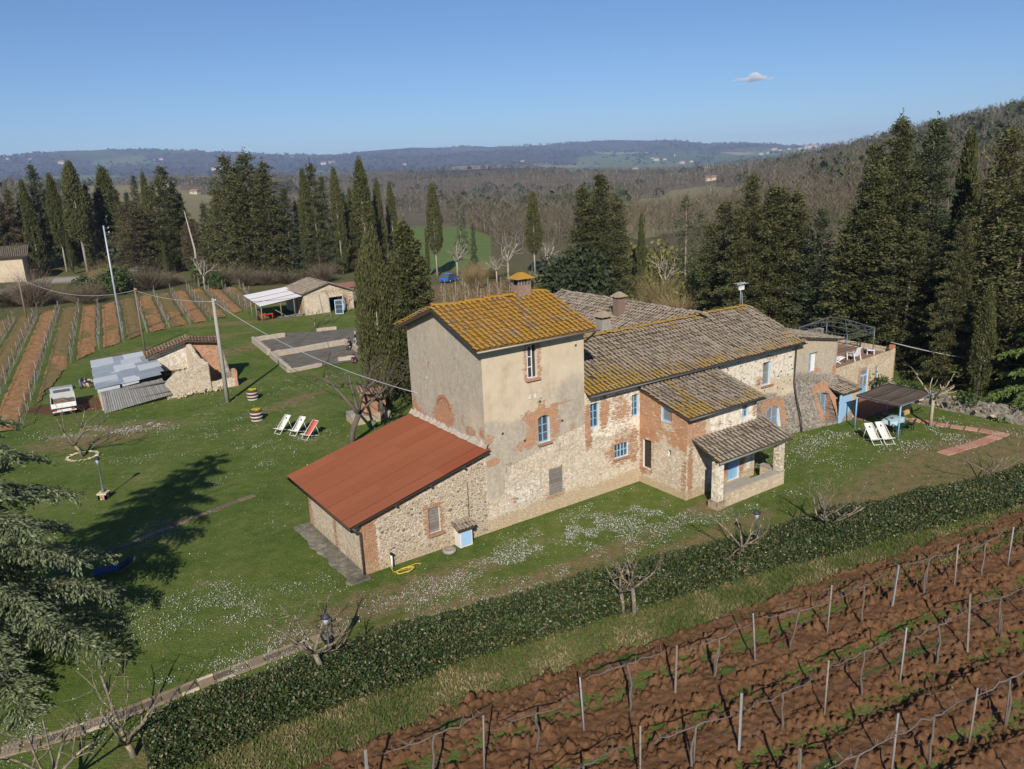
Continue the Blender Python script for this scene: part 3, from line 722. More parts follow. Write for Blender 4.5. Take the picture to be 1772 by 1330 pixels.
# tower chimney with tiled cap
ch = MB().box((5.35, 4.0, 11.45), (.84, .72, .75)).build('chimney', SOOTB, FH)
MB().box((5.35, 4.0, 12.0), (.62, .5, .44)).build('slot_shade_core', DARKWOOD, ch)  # solid dark core paints the shade in the slots between the pillars
for i in range(5):
    for y in (3.69, 4.31): MB().box((4.97 + i * .19, y, 12.0), (.08, .09, .42)).build('chimney_pillar', GREYWOOD, ch)
mb = MB(); c = (5.35, 4.0)
mb.hexa([(c[0] - .62, c[1] - .54, 12.2), (c[0] + .62, c[1] - .54, 12.2), (c[0] + .62, c[1] + .54, 12.2), (c[0] - .62, c[1] + .54, 12.2), (c[0] - .12, c[1] - .1, 12.52), (c[0] + .12, c[1] - .1, 12.52), (c[0] + .12, c[1] + .1, 12.52), (c[0] - .12, c[1] + .1, 12.52)])
me = mb.mesh('chimney_cap', T_TOWER); set_attr(me, 'lich', np.full((len(me.vertices), 3), .6)); meshobj('chimney_cap', me, ch)
MB().tube([(6.3, 4.2, 11.2), (6.3, 4.2, 13.0)], .025).build('pole', STEEL, FH)

# --- main front between tower and wing
MX0, MX1 = TW, 10.55
def m_main(u, z):  # u from the tower
    return dict(rubble=sstep(3.9, 2.4, z) * .9 + B(u, z, (.6, 2.8, .7, 1, .4)), white=.62 * sstep(2.6, 3.6, z) + B(u, z, (3.8, 2.6, .4, 1.2, .6)), ochre=1.1 * sstep(1.0, .35, z - .05 * u),
                brick=B(u, z, (.2, 4.5, .3, 1.4, .8), (1.35, 4.7, .3, 1.2, .65), (2.3, 4.9, 1.1, .9, .40), (3.1, 4.3, .9, .7, .32), (2.7, 5.5, 1.0, .3, .2), (2.9, 3.25, 1.2, .4, .42), (1.7, 2.3, .35, .5, .5), (3.75, 2.2, .35, 1.1, .55), (.3, 3.3, .25, .4, .5), (2.6, 1.5, 1.1, .25, .45), (1.0, 1.2, .25, .7, .3)) + K(u, z, (1.9, 3.45, 1.65, 2.95, .5)))
GRID_O = (2.15, 3.2, 1.87, 2.72); W2 = (.4, 1.05, 4.08, 5.5); W3 = (3.5, 4.05, 4.08, 5.4)
wall('wall', FH, (MX0, 0, 0), X1, FR, MX1 - MX0, 6.3, openings=[W2, W3, GRID_O], masks=m_main, uvo=60, label='front wall of patchy brick and limewash')
for o in (W2, W3): casement(FH, (MX0, 0, 0), X1, FR, *o, BLUE, 2, 3, .17)
casement(FH, (MX0, 0, 0), X1, FR, *GRID_O, PALEBLUE, 4, 2, .10, fw=.04, name='grille_window', label='low barred window with a pale blue grille')
MB().box((MX0 + 2.68, -.04, 1.82), (1.25, .12, .08)).build('window_sill', W_BRICK, FH)
# right part of the front
def m_right(u, z):   # u from 16.2
    return dict(rubble=.35 + .0 * u, white=.62 * sstep(3.0, 4.2, z) - B(u, z, (6, 3.0, 1.5, .8, .3)), dark=sstep(3.9, 2.2, z + .25 * (u - 6)) + sstep(7.6, 9, u) * .25, brick=B(u, z, (6.4, 2.3, 1.1, .35, .9), (5.55, 1.4, .25, 1.0, .8), (7.3, 1.4, .25, 1.0, .8), (5.0, 4.1, .5, .4, .6), (6.0, 5.5, .7, .25, .5)))
RX0 = 16.2
AW = (5.8, 7.0, .68, 2.15, .22); RW = (5.3, 6.1, 3.72, 5.28)
bat = lambda u, z: .75 * sstep(3.3, 0, z) * sstep(5.0, 8.8, u)
wall('wall', FH, (RX0, 0, 0), X1, FR, 25.0 - RX0, 6.3, openings=[AW, RW], masks=m_right, uvo=80, batter=bat, label='pale stone front wall pitted with small dark holes')
casement(FH, (RX0, -.15, 0), X1, FR, *AW[:4], BLUE, 2, 2, .14, arch=.22, pane=CURTAIN, label='arched blue window behind the porch roof')
casement(FH, (RX0, 0, 0), X1, FR, *RW, BLUE, 1, 2, .18, pane=CURTAIN)
MB().box((RX0 + 5.78, -.05, 3.66), (1.2, .16, .09)).build('window_sill', W_BRICK, FH)
# small solid blocks coloured dark for the shade inside holes in that wall
mb = MB(); rr = random.Random(5)
for k in range(46):
    u = RX0 + .6 + rr.random() * 8; z = 3.0 + rr.random() * 3; mb.box((u, .0, z), (.07 + .05 * rr.random(), .05, .07))
mb.build('putlog_shade_blocks', DARKWOOD, FH)
# back and end walls of the main range (plain)
wall('wall', FH, (25.0, 9.0, 0), (-1, 0, 0), (0, 1, 0), 25.0 - TW, 6.1, step=.6, masks=lambda u, z: dict(rubble=.8 + 0 * u), uvo=120)
gz = lambda u: 6.3 + 1.75 * (1 - np.abs(np.asarray(u) - 4.35) / 4.35)
wall('wall', FH, (25.0, 0, 0), (0, 1, 0), X1, 9.0, lambda u: np.minimum(gz(u), 8.0), step=.4, masks=lambda u, z: dict(rubble=.8 + 0 * u), uvo=150)
ms = (8.04 - 6.2) / 4.75
lm = lambda u, s: .22 * sstep(1.5, .2, s) + .34 * sstep(8, 0, u) * sstep(4.2, .6, s) + .2 * sstep(4.4, 5, s)
coppi('main_roof', FH, (TW + .06, -.45, 6.12), X1, (0, 1, ms), 25.2 - TW, 5.12, T_MAIN, lich=lm, seed=8, sag=.14, label='long brown tiled front slope with patches of lichen')
coppi('main_roof', FH, (25.2, 9.1, 6.12), (-1, 0, 0), (0, -1, ms), 25.2 - TW, 5.12, T_MAIN, seed=9, coarse=True, sag=.1, label='hidden back slope of the main roof')
ridge(FH, (TW + .1, 4.32, 8.08), (25.2, 4.32, 8.08), T_MAIN, lv=.55)
gutter(FH, (TW + .05, -.52, 6.10), (25.3, -.52, 6.10), .075)
mb = MB()
for k in range(24):
    u = TW + .3 + k * .8; mb.bar((u, -.42, 6.03), (u, .25, 6.03 + .67 * ms), .09, .09)
mb.build('rafters', DARKWOOD, FH)
# downpipe following the battered wall
MB().tube([(24.75, -.5, 6.08), (24.75, -.12, 5.8), (24.75, -.10, 3.4), (24.78, -.55, 1.5), (24.8, -.86, .05)], .05).build('downpipe', STEEL, FH)
MB().tube([(6.9, -.5, 9.68), (7.1, -.1, 9.4), (6.75, .35, 8.9)], .05).build('downpipe', flat_mat('copper_pipe', (.25, .19, .14), .5), FH)
# chimneys of the main roof and the back wing
for (x, y, z0, z1, s, lab) in ((12.0, 4.75, 7.2, 8.9, .7, 'squat plastered chimney on the long roof'), (18.4, 10.3, 7.4, 8.75, .68, 'tall brick chimney with a tiled cap on the back wing')):
    c = MB().box((x, y, (z0 + z1) / 2), (s, s * .9, z1 - z0)).build('chimney', SOOTB if s < .69 else CONC, FH); c['label'] = lab
    mb = MB(); h = s * .72
    mb.hexa([(x - h, y - h, z1 + .16), (x + h, y - h, z1 + .16), (x + h, y + h, z1 + .16), (x - h, y + h, z1 + .16), (x - .08, y - .08, z1 + .5), (x + .08, y - .08, z1 + .5), (x + .08, y + .08, z1 + .5), (x - .08, y + .08, z1 + .5)])
    me = mb.mesh('chimney_cap', T_MAIN); set_attr(me, 'lich', np.full((len(me.vertices), 3), .1)); meshobj('chimney_cap', me, c)
    mb = MB()
    for sx in (-1, 1):
        for sy in (-1, 1): mb.box((x + sx * s * .42, y + sy * s * .38, z1 + .09), (.12, .12, .18))
    mb.build('chimney_posts', W_BRICK, c)

# --- back wing, its ridge square to the front
bs = .36
coppi('wing_roof', FH, (13.6, 19, 8.2 - 6.4 * bs), (0, -1, 0), (1, 0, bs), 15, 6.4 * math.hypot(1, bs), T_GREY, seed=11, sag=.12, keep=lambda u, s: not (19 - u < 9.2 and s < (9.2 - (19 - u)) * 1.35), label='grey tiled roof of the back wing')
coppi('wing_roof', FH, (26.4, 4.3, 8.2 - 6.4 * bs), (0, 1, 0), (-1, 0, bs), 14.7, 6.4 * math.hypot(1, bs), T_GREY, seed=12, coarse=True, keep=lambda u, s: not (4.3 + u < 9.2 and s < (9.2 - 4.3 - u) * 1.35), label='far slope of the back wing roof')
ridge(FH, (20, 19, 8.24), (20, 3.4, 8.24), T_GREY, lv=.25)
wall('wall', FH, (13.8, 19, 0), (0, -1, 0), (-1, 0, 0), 10, 5.85, step=.6, masks=lambda u, z: dict(rubble=.8 + 0 * u), uvo=170)
wall('wall', FH, (26.2, 9, 0), (0, 1, 0), X1, 10, 5.85, step=.6, masks=lambda u, z: dict(rubble=.8 + 0 * u), uvo=190)
wall('wall', FH, (26.2, 19, 0), (-1, 0, 0), (0, 1, 0), 12.4, lambda u: 5.85 + 2.25 * (1 - np.abs(np.asarray(u) - 6.2) / 6.2), step=.6, masks=lambda u, z: dict(rubble=.8 + 0 * u), uvo=210)
# --- front wing (projecting block) with its lean-to roof
AX0, AX1, AY = 10.55, 16.3, -3.65
ls = (6.02 - 5.0) / 3.85
az_ = lambda y: 4.93 + (np.asarray(y) - AY) * ls
def m_aleft(u, z):   # u from the inner corner outwards
    return dict(rubble=.9 * sstep(3.1, 2.3, z + .3 * (fbm(u, z, 2) - .5)), ochre=1.0 * sstep(.7, .2, z),
                brick=.66 * sstep(2.6, 3.0, z) + B(u, z, (3.5, 1.3, .25, 1.5, .6), (.2, 2.0, .3, 1.5, .6), (1.0, 2.2, .25, 1.1, .5), (.6, .9, .6, .3, .5)) - B(u, z, (2.2, 4.0, .5, .3, .3), (1.9, 3.1, .4, .3, .35)))
AL_O = (1.72, 2.5, 4.2, 5.02); AD_O = (.28, .95, 1.0, 2.75); AH_O = (2.25, 2.5, 2.25, 2.62)
wall('wall', FH, (AX0, 0, 0), (0, -1, 0), (-1, 0, 0), 3.65, lambda u: az_(-np.asarray(u)), openings=[AL_O, AD_O, AH_O], masks=m_aleft, uvo=230, label='brown brick side wall of the projecting wing')
casement(FH, (AX0, 0, 0), (0, -1, 0), (-1, 0, 0), *AL_O, BLUE, 1, 1, .10, fw=.09, pane=CURTAIN, label='single blue window high on the brick side wall')
plank_leaf(FH, (AX0, 0, 0), (0, -1, 0), (-1, 0, 0), *AD_O, .16, DARKWOOD, 5, 'door', label='narrow dark door above the ground in the corner')
MB().box((AX0 + .2, -2.37, 2.43), (.03, .4, .5)).build('interior_shade_panel', DARKWOOD, FH)  # dark panel painted in for the unlit inside of the small opening
def m_afront(u, z):
    return dict(white=.75 * sstep(1.2, 2.2, u + .3 * (z - 4)) * sstep(2.9, 3.2, z) + .7 * sstep(2.2, 1.0, z) * sstep(.9, 1.6, u), rubble=sstep(3.2, 2.8, z) * .6, brick=.66 * sstep(1.9, 1.2, u) * sstep(3.0, 3.3, z) + B(u, z, (.3, 1.5, .25, 1.6, .85), (3.2, 1.2, .4, 1.0, .9), (4.6, 1.2, .3, 1.0, .8), (2.6, 3.9, .3, .3, .5), (3.4, 3.8, .3, .25, .5), (5.6, 4.2, .3, .6, .6)), ochre=sstep(.8, .3, z))
AF_O = (4.5, 5.05, 3.78, 4.62); AB_O = (3.45, 4.4, .2, 2.3)
wall('wall', FH, (AX0, AY, 0), X1, FR, AX1 - AX0, 4.95, openings=[AF_O, AB_O], masks=m_afront, uvo=250, label='limewashed front of the projecting wing')
casement(FH, (AX0, AY, 0), X1, FR, *AF_O, BLUE, 2, 2, .16)
plank_leaf(FH, (AX0, AY, 0), X1, FR, *AB_O, .14, BLUE, 5, 'door', label='bright blue boarded door inside the porch')
wall('wall', FH, (AX1, AY, 0), (0, 1, 0), X1, 3.65, lambda u: az_(AY + np.asarray(u)), step=.4, masks=lambda u, z: dict(rubble=.8 + 0 * u), uvo=270)
lw = lambda u, s: .22 * sstep(1.0, .2, s) + .25 * sstep(2.2, .4, u) * sstep(3, .5, s) + .45 * np.exp(-((np.asarray(u) - 1.9) / .25) ** 2)
coppi('wing_roof', FH, (AX0 - .22, AY - .38, 4.93 - .38 * ls + .02), X1, (0, 1, ls), AX1 - AX0 + .42, 3.95 * math.hypot(1, ls), T_MAIN, lich=lw, seed=14, sag=.06, label='lean-to tiled roof of the projecting wing')
gutter(FH, (AX0 - .25, AY - .44, 4.83), (AX1 + .25, AY - .44, 4.83), .06)
mb = MB()
for k in range(9): mb.bar((AX0 + .1 + k * .7, AY - .35, 4.76), (AX0 + .1 + k * .7, AY + .2, 4.76 + .55 * ls), .08, .08)
mb.build('rafters', DARKWOOD, FH)

# --- porch on two pillars
PX0, PX1, PY = 10.95, 16.55, -5.35
ps = (3.52 - 2.72) / 2.05
lp = lambda u, s: .45 * sstep(.7, .1, u) * sstep(2.2, .6, s) + .35 * sstep(5.2, 5.8, u) * sstep(.9, 1.6, s) + .1 * sstep(.5, .1, s)
coppi('porch_roof', FH, (PX0 - .02, PY - .30, 2.74), X1, (0, 1, ps), PX1 - PX0 + .35, 2.0 * math.hypot(1, ps), T_GREY, lich=lp, seed=16, sag=.05, label='grey tiled porch roof at the front')
gutter(FH, (PX0 - .1, PY - .36, 2.70), (PX1 + .4, PY - .36, 2.70), .055, flat_mat('green_grey_gutter', (.16, .17, .14), .5))
mb = MB()
for k in range(8): mb.bar((PX0 + .15 + k * .78, PY - .25, 2.63), (PX0 + .15 + k * .78, AY, 2.63 + 1.95 * ps), .09, .09)
mb.bar((PX0, PY, 2.58), (PX1 + .1, PY, 2.58), .16, .16)
mb.build('rafters', DARKWOOD, FH)
PMAT = [W_WALL, W_WALL, W_WALL]
def pier(x, y, w, h, brick=.8, z0=-.2, name='pillar', **kw):
    V = []; F = []; UVs = []
    c = [(x - w / 2, y - w / 2), (x + w / 2, y - w / 2), (x + w / 2, y + w / 2), (x - w / 2, y + w / 2)]
    n = 6
    for k in range(5):
        a = c[k % 4]
        for j in range(n + 1): V.append((a[0], a[1], z0 + (h - z0) * j / n)); UVs.append((k * w, z0 + (h - z0) * j / n))
    for k in range(4):
        for j in range(n): F.append((k * (n + 1) + j, (k + 1) * (n + 1) + j, (k + 1) * (n + 1) + j + 1, k * (n + 1) + j + 1))
    F.append((n, 2 * n + 1, 3 * n + 2, 4 * n + 3))
    me = npmesh(name, V, np.array(F), [W_WALL]); set_uv(me, UVs); nn = len(V); z = np.array(V)[:, 2]
    set_attr(me, 'm1', np.stack([np.full(nn, brick), np.full(nn, kw.get('grey', .0)), .8 * sstep(.6, .1, z)], -1)); set_attr(me, 'm2', np.stack([np.full(nn, kw.get('rubble', 0.)), np.full(nn, kw.get('white', 0.)), sstep(.7, .2, z) * kw.get('dark', .8)], -1))
    return meshobj(name, me, FH)
pier(PX0 + .22, PY + .05, .44, 2.6, .26, white=.62); pier(PX1 - .22, PY + .05, .42, 2.6, .34, dark=0, white=.5)
pier(PX0 + .22, PY + .05, .66, .42, .0, name='pillar_base', dark=1.2)
mrub = lambda u, z: dict(rubble=.9 + 0 * u, ochre=.55 + 0 * u, white=B(u, z, (3, .5, 2, .3, .3)))
def lowwall(x0, x1, y0, y1, h, name='parapet_wall', masks=mrub, uvo=300):
    a = wall(name, FH, (x0, y0, 0), X1, FR, x1 - x0, h, masks=masks, uvo=uvo)
    wall(name, FH, (x0, y1, 0), (0, -1, 0), (-1, 0, 0), y1 - y0, h, masks=masks, uvo=uvo + 10)
    wall(name, FH, (x1, y1, 0), (-1, 0, 0), (0, 1, 0), x1 - x0, h, masks=masks, uvo=uvo + 20); wall(name, FH, (x1, y0, 0), (0, 1, 0), X1, y1 - y0, h, masks=masks, uvo=uvo + 30)
    MB().box(((x0 + x1) / 2, (y0 + y1) / 2, h - .02), (x1 - x0 + .06, y1 - y0 + .06, .07)).build('wall_coping', CONC, FH)
lowwall(PX0 + .56, PX1 - .01, PY - .22, PY + .16, .85)
lowwall(PX1 - .35, PX1 - .02, PY + .40, AY - .5, .85, uvo=340)
MB().box((14.5, AY - .45, .07), (2.0, .8, .2)).build('door_step', CONC, FH)

# --- battered grey block at the right end
GX0, GX1 = 25.0, 29.65
gb = lambda u, z: (.8 + .75 * np.asarray(u) / 4.65) * sstep(3.5, 0, np.asarray(z)) ** 1.0
def m_grey(u, z):
    return dict(grey=.9 + 0 * u, rubble=.0 * u, dark=.70 * sstep(4.4, 3.0, z + .2 * (u - 2)), brick=B(u, z, (2.65, 2.5, .9, .35, 1), (1.85, 1.2, .22, 1.0, .9), (3.45, 1.2, .3, 1.2, .95), (1.35, 3.65, .3, .2, .6), (2.6, 3.7, .3, .2, .6), (4.4, 3.4, .3, .4, .8), (4.55, 4.6, .15, .8, .5)), ochre=.5 * sstep(4.8, 5.4, z))
gt = lambda u: 6.35 - .17 * np.asarray(u)
GW = (1.42, 2.42, 3.7, 5.08); GA = (2.08, 3.2, .2, 2.15, .2, .22)
wall('wall', FH, (GX0, 0, 0), X1, FR, GX1 - GX0, gt, openings=[GW, GA], masks=m_grey, batter=gb, uvo=400, reveal=0, label='dark grey battered end block')
casement(FH, (GX0, 0, 0), X1, FR, GW[0], GW[0] + .42, GW[2], GW[3], PALEBLUE, 1, 2, .16, pane=CURTAIN)
MB().box((GX0 + 2.12, .22, 4.39), (.55, .02, 1.38)).build('blind', WHITEP, FH)
casement(FH, (GX0, -.34, 0), X1, FR, *GA[:4], BLUE, 2, 2, .08, arch=.2, pane=CURTAIN, label='tall arched blue garden window')
wall('wall', FH, (GX1, 0, 0), (0, 1, 0), X1, 7, 5.5, step=.5, masks=m_grey, uvo=420); wall('wall', FH, (GX1, 7, 0), (-1, 0, 0), (0, 1, 0), 4.6, 5.6, step=.5, masks=m_grey, uvo=440)
coppi('end_roof', FH, (GX1 + .3, -.2, gt(4.65) + .04), (0, 1, 0), (-1, 0, .17), 7.4, 5.0, T_GREY, seed=18, lich=lambda u, s: .1 + 0 * np.asarray(s), label='low roof over the grey end block')

# --- terrace block
TX0, TX1, TY0, TY1, TZ = 29.65, 39.7, 1.3, 8.2, 2.75
def m_terr(u, z):
    return dict(ochre=.42 + .0 * u, rubble=.42 + .2 * sstep(2.2, 1.0, z), grey=.5 * sstep(2.0, 2.7, z) * (.6 + .6 * np.sin(u * 2.3)), dark=B(u, z, (2.6, 1.0, 1.0, .5, .8)), brick=B(u, z, (5.75, 2.1, .5, .25, .9), (5.2, 1.3, .2, .9, .8), (6.6, 1.3, .2, .9, .7)) + .9 * sstep(9.85, 9.95, u))
TD_O = (5.4, 6.4, .0, 2.1); TN_O = (7.35, 7.75, .6, 2.05)
wall('wall', FH, (TX0, TY0, 0), X1, FR, TX1 - TX0, lambda u: 2.78 + .032 * np.asarray(u), openings=[TD_O, TN_O], masks=m_terr, uvo=460, label='ochre wall under the roof terrace')
casement(FH, (TX0, TY0, 0), X1, FR, TD_O[0], TD_O[1], 1.62, TD_O[3], PALEBLUE, 1, 1, .08, fw=.07, name='fanlight', pane=CURTAIN)
casement(FH, (TX0, TY0, 0), X1, FR, TD_O[0], TD_O[1], .62, 1.62, PALEBLUE, 2, 1, .08, fw=.07, name='door', pane=CURTAIN, label='blue framed terrace door')
plank_leaf(FH, (TX0, TY0, 0), X1, FR, TD_O[0] + .02, TD_O[1] - .02, .0, .62, .08, BLUE, 4, 'door_panel')
casement(FH, (TX0, TY0, 0), X1, FR, *TN_O, flat_mat('grey_green_paint', (.22, .27, .25), .6), 1, 2, .1, fw=.05, pane=CURTAIN)
wall('wall', FH, (TX1, TY0, 0), (0, 1, 0), X1, TY1 - TY0, 3.1, step=.5, masks=m_terr, uvo=480); wall('wall', FH, (TX1, TY1, 0), (-1, 0, 0), (0, 1, 0), TX1 - TX0, 3.1, step=.5, masks=m_terr, uvo=500)
MB().box(((TX0 + TX1) / 2 - .05, (TY0 + TY1) / 2, TZ - .12), (TX1 - TX0 - .15, TY1 - TY0 - .2, .1)).build('terrace_floor', flat_mat('terrace_tiles', (.24, .15, .105), .85, vary=.3, scale=2), FH)
wall('parapet_wall', FH, (TX0, TY1 - .4, 0), X1, FR, TX1 - TX0, 3.75, zbot=2.6, masks=lambda u, z: dict(rubble=.4 + 0 * u, dark=.7 + 0 * u), uvo=520)
wall('parapet_wall', FH, (TX1, TY1 - .05, 0), (-1, 0, 0), (0, 1, 0), TX1 - TX0, 3.75, zbot=2.6, masks=lambda u, z: dict(dark=.7 + 0 * u), uvo=540)
MB().box(((TX0 + TX1) / 2, TY1 - .22, 3.77), (TX1 - TX0, .45, .06)).build('wall_coping', CONC, FH)
MB().box((TX1 - .2, TY0 + .2, 3.2), (.34, .34, .35)).build('terracotta_pier_cap', flat_mat('terracotta', (.42, .18, .09), .85), FH)
# blue-doored stone closet in the corner
CX0, CX1, CY = 28.75, 30.6, -1.35
wall('wall', FH, (CX0 + .85, CY, 0), X1, FR, CX1 - CX0 - .85, 2.0, masks=lambda u, z: dict(rubble=.6 + 0 * u, ochre=.4 + 0 * u, dark=.3 + 0 * u), uvo=560)
wall('wall', FH, (CX1, CY, 0), (0, 1, 0), X1, TY0 - CY, lambda u: 2.0 + .25 * np.asarray(u), masks=lambda u, z: dict(dark=.7 + 0 * u), uvo=570)
plank_leaf(FH, (CX0, CY - .02, 0), X1, FR, -.55, .85, -.03, 2.02, .0, PALEBLUE, 6, 'door', label='pale blue plank door of the corner closet')
coppi('closet_roof', FH, (CX0 - .3, CY - .15, 2.08), X1, (0, 1, .25), CX1 - CX0 + .4, 2.75, T_GREY, seed=19, coarse=True, label='little stone tiled roof over the closet')
MB().box((32.6, -.4, .02), (5.6, 3.2, .07)).build('patio_paving', flat_mat('patio_brick', (.24, .105, .07), .9, vary=.3, scale=4), FH)

# --- lean-to shed with the red corrugated roof
SX, SD = -6.95, 7.0
st = lambda u: 2.62 + (4.42 - 2.62) * (np.asarray(u) / 6.95)       # wall head below the roof, u from the outer corner
def m_shed(u, z):
    d = st(u) - z
    return dict(rubble=.55 + 0 * u, ochre=.5 * sstep(.8, .2, z) + .15, white=.30 + .0 * u, brick=.75 * sstep(.80, .68, u) + .72 * sstep(.30, .18, d) + K(u, z, (3.15, 4.4, .95, 2.65, .62)))
SW = (3.47, 4.1, .98, 2.35, .10)
sw = wall('wall', FH, (SX, 0, 0), X1, FR, 6.95, st, openings=[SW], masks=m_shed, uvo=600, label='rubble wall of the shed, dark stones set in pale mortar')
plank_leaf(FH, (SX, 0, 0), X1, FR, SW[0], SW[1], SW[2], SW[3] - .06, .12, GREYWOOD, 8, 'shutter', True, label='grey slatted shutter in a brick surround')
MB().box((SX + 3.8, -.07, .93), (.95, .2, .1)).build('window_sill', W_BRICK, FH)
def m_sleft(u, z):   # u from the back corner
    return dict(rubble=.45 + 0 * u, white=.40 + .0 * u, brick=.65 * sstep(.55, .45, u) + .7 * sstep(6.55, 6.65, u) + .6 * sstep(.30, .22, np.abs(u - 3.6)), ochre=.2 + .3 * sstep(1.0, .3, z))
wall('wall', FH, (SX, SD, 0), (0, -1, 0), (-1, 0, 0), SD, 2.62, masks=m_sleft, uvo=620, label='low side wall of the shed with brick piers')
wall('wall', FH, (0, SD, 0), (-1, 0, 0), (0, 1, 0), 6.95, lambda u: st(6.95 - np.asarray(u)), step=.5, masks=m_shed, uvo=640)
# stones proud of the mortar
def stone_mesh(r, k):
    n = 6; a = np.sort(r.random(n) * .7 + np.arange(n)) * 2 * math.pi / n; q = .65 + .55 * r.random(n)
    V = np.vstack([np.stack([q * np.cos(a), 0 * a + .1, q * np.sin(a)], -1), np.stack([.8 * q * np.cos(a), 0 * a - .25, .8 * q * np.sin(a)], -1), [[.1, -.34, 0]]])
    F3 = []
    for i in range(n):
        j = (i + 1) % n; F3 += [(i, j, n + j), (i, n + j, n + i), (n + i, n + j, 2 * n)]
    return npmesh('stone', V, np.array(F3), [M_STONE])
Ms = Mat('field_stone', .95, .1); _r = Ms.math('FRACT', Ms.math('ADD', Ms.objrand(), Ms.island()))
_c = Ms.ramp(_r, [(0, (.09, .075, .06)), (.2, (.19, .155, .12)), (.45, (.32, .25, .175)), (.65, (.43, .33, .21)), (.85, (.27, .225, .185)), (1, (.50, .40, .28))])
M_STONE = Ms.out(Ms.mix(Ms.math('MULTIPLY', Ms.noise(Ms.pos(), 30, 3), .35), _c, (.42, .34, .24)), Ms.bump(Ms.noise(Ms.pos(), 40, 3), .5, .01))
r = np.random.default_rng(21)
PR = [stone_mesh(r, k) for k in range(8)]
pts = []
for t in range(26000):
    u, z = .85 + r.random() * 5.95, .12 + r.random() * 4.1; s = (.05 + .085 * r.random() ** 2) * (1 if t < 3000 else .7)
    if z > st(u) - .38 or (3.1 < u < 4.45 and .75 < z < 2.7): continue
    if all((u - a) ** 2 + (z - b) ** 2 > (.8 * (s + c) + .012) ** 2 for a, b, c in pts): pts.append((u, z, s))
    if len(pts) > 1300: break
pts.sort(key=lambda q: -q[2])
AV, AF, nb = [], [], 0
for k, (u, z, s) in enumerate(pts):
    th = r.random() * .8 - .4; asp = .65 + .3 * r.random(); c, q = math.cos(th), math.sin(th)
    if k < 300:
        o = bpy.data.objects.new('stone', PR[k % 8]); link(o, sw)
        o.matrix_local = Matrix.Translation((SX + u, -.004, z)) @ Matrix.Rotation(th, 4, 'Y') @ Matrix.Diagonal((s, s * .55, s * asp, 1))
    else:
        me = PR[k % 8]; v = np.empty(len(me.vertices) * 3); me.vertices.foreach_get('co', v); v = v.reshape(-1, 3) * [s, s * .5, s * asp]
        AV.append(np.stack([SX + u + v[:, 0] * c + v[:, 2] * q, -.004 + v[:, 1], z - v[:, 0] * q + v[:, 2] * c], -1))
        AF.append(np.array([p.vertices[:] for p in me.polygons]) + nb); nb += len(v)
tag(meshobj('stones', npmesh('stones', np.vstack(AV), np.vstack(AF), [M_STONE]), sw), kind='stuff')
# corrugated sheets: three courses up the slope, eight across
def red_mat(name, c1, c2):
    M = Mat(name, .8, .1); P = M.obj(); a = M.noise(P, .5, 4, .6); b = M.noise(M.map(P, (.6, 6, 1)), 1.2, 4, .7)
    c = M.mix(M.math('MULTIPLY_ADD', M.objrand(), .5, M.math('MULTIPLY', a, .5)), c1, c2)
    c = M.mix(M.math('MULTIPLY', M.ss(b, .55, .8), .4), c, (.24, .12, .075)); c = M.mix(M.math('MULTIPLY', M.ss(M.noise(P, 7, 2), .72, .8), .6), c, (.42, .34, .26))
    return M.out(c)
RED = red_mat('red_corrugated_sheet', (.185, .060, .031), (.235, .082, .042)); RED2 = red_mat('deep_red_sheet', (.185, .050, .027), (.22, .062, .034))
rO = np.array([-7.62, -.38, 2.76]); rS = np.array([7.62, 0, 4.62 - 2.76]); RL = np.linalg.norm(rS); rS /= RL; rN = np.array([-rS[2], 0, rS[0]]); RWID = 8.15
shed_roof = MB().hexa([tuple(rO + rS * a + np.array([0, b, 0]) - rN * h) for h in (.14, .09) for a, b in ((0.05, .04), (RL - .02, .04), (RL - .02, RWID - .05), (.05, RWID - .05))]).build('shed_roof', DARKWOOD, FH)
shed_roof['label'] = 'red corrugated roof of the lean-to shed'
ncw = 9; wv = RWID / ncw
def sheet(L, W, amp=.028, pit=.135):
    n = int(W / pit * 6); ys = np.linspace(0, W + .05, n + 1); zs = amp * np.sin(ys / pit * 2 * math.pi)
    V = np.vstack([np.stack([0 * ys, ys, zs], -1), np.stack([0 * ys + L, ys, zs], -1)]); k = np.arange(n)
    return npmesh('roof_sheet', V, np.stack([k, k + n + 1, k + n + 2, k + 1], -1), [RED], True)
sm = sheet(RL / 3 + .12, wv); sm2 = sm.copy(); sm2.materials.clear(); sm2.materials.append(RED2)
for c in range(3):
    for k in range(ncw):
        o = bpy.data.objects.new('roof_sheet', sm2 if (c == 2 and k == 0) else sm); link(o, shed_roof)
        p = rO + rS * (RL / 3 * c - .05) + np.array([0, wv * k, 0]) + rN * (.012 * c + .004 * (k % 2))
        o.matrix_local = Matrix(((rS[0], 0, rN[0], p[0]), (0, 1, 0, p[1]), (rS[2], 0, rN[2], p[2]), (0, 0, 0, 1)))
mb = MB()
for k in range(9): b_ = rO + rS * .35 + np.array([0, .3 + k * .93, 0]) - rN * .17; mb.bar(b_ - rS * .3, b_ + rS * 1.2, .1, .12)
for f in (.3, .55, .8): p = rO + rS * RL * f - rN * .16; mb.bar(p + np.array([0, -.02, 0]), p + np.array([0, .5, 0]), .1, .1)
mb.build('rafters', DARKWOOD, FH)
gutter(FH, tuple(rO + np.array([-.06, 0, -.10])), tuple(rO + np.array([-.06, RWID, -.10])), .06, DARKWOOD)
MB().tube([(-7.6, -.1, 2.60), (-7.45, -.02, 2.35), (-7.04, -.06, 2.2), (-7.04, -.06, .05)], .05).build('downpipe', STEEL, FH)
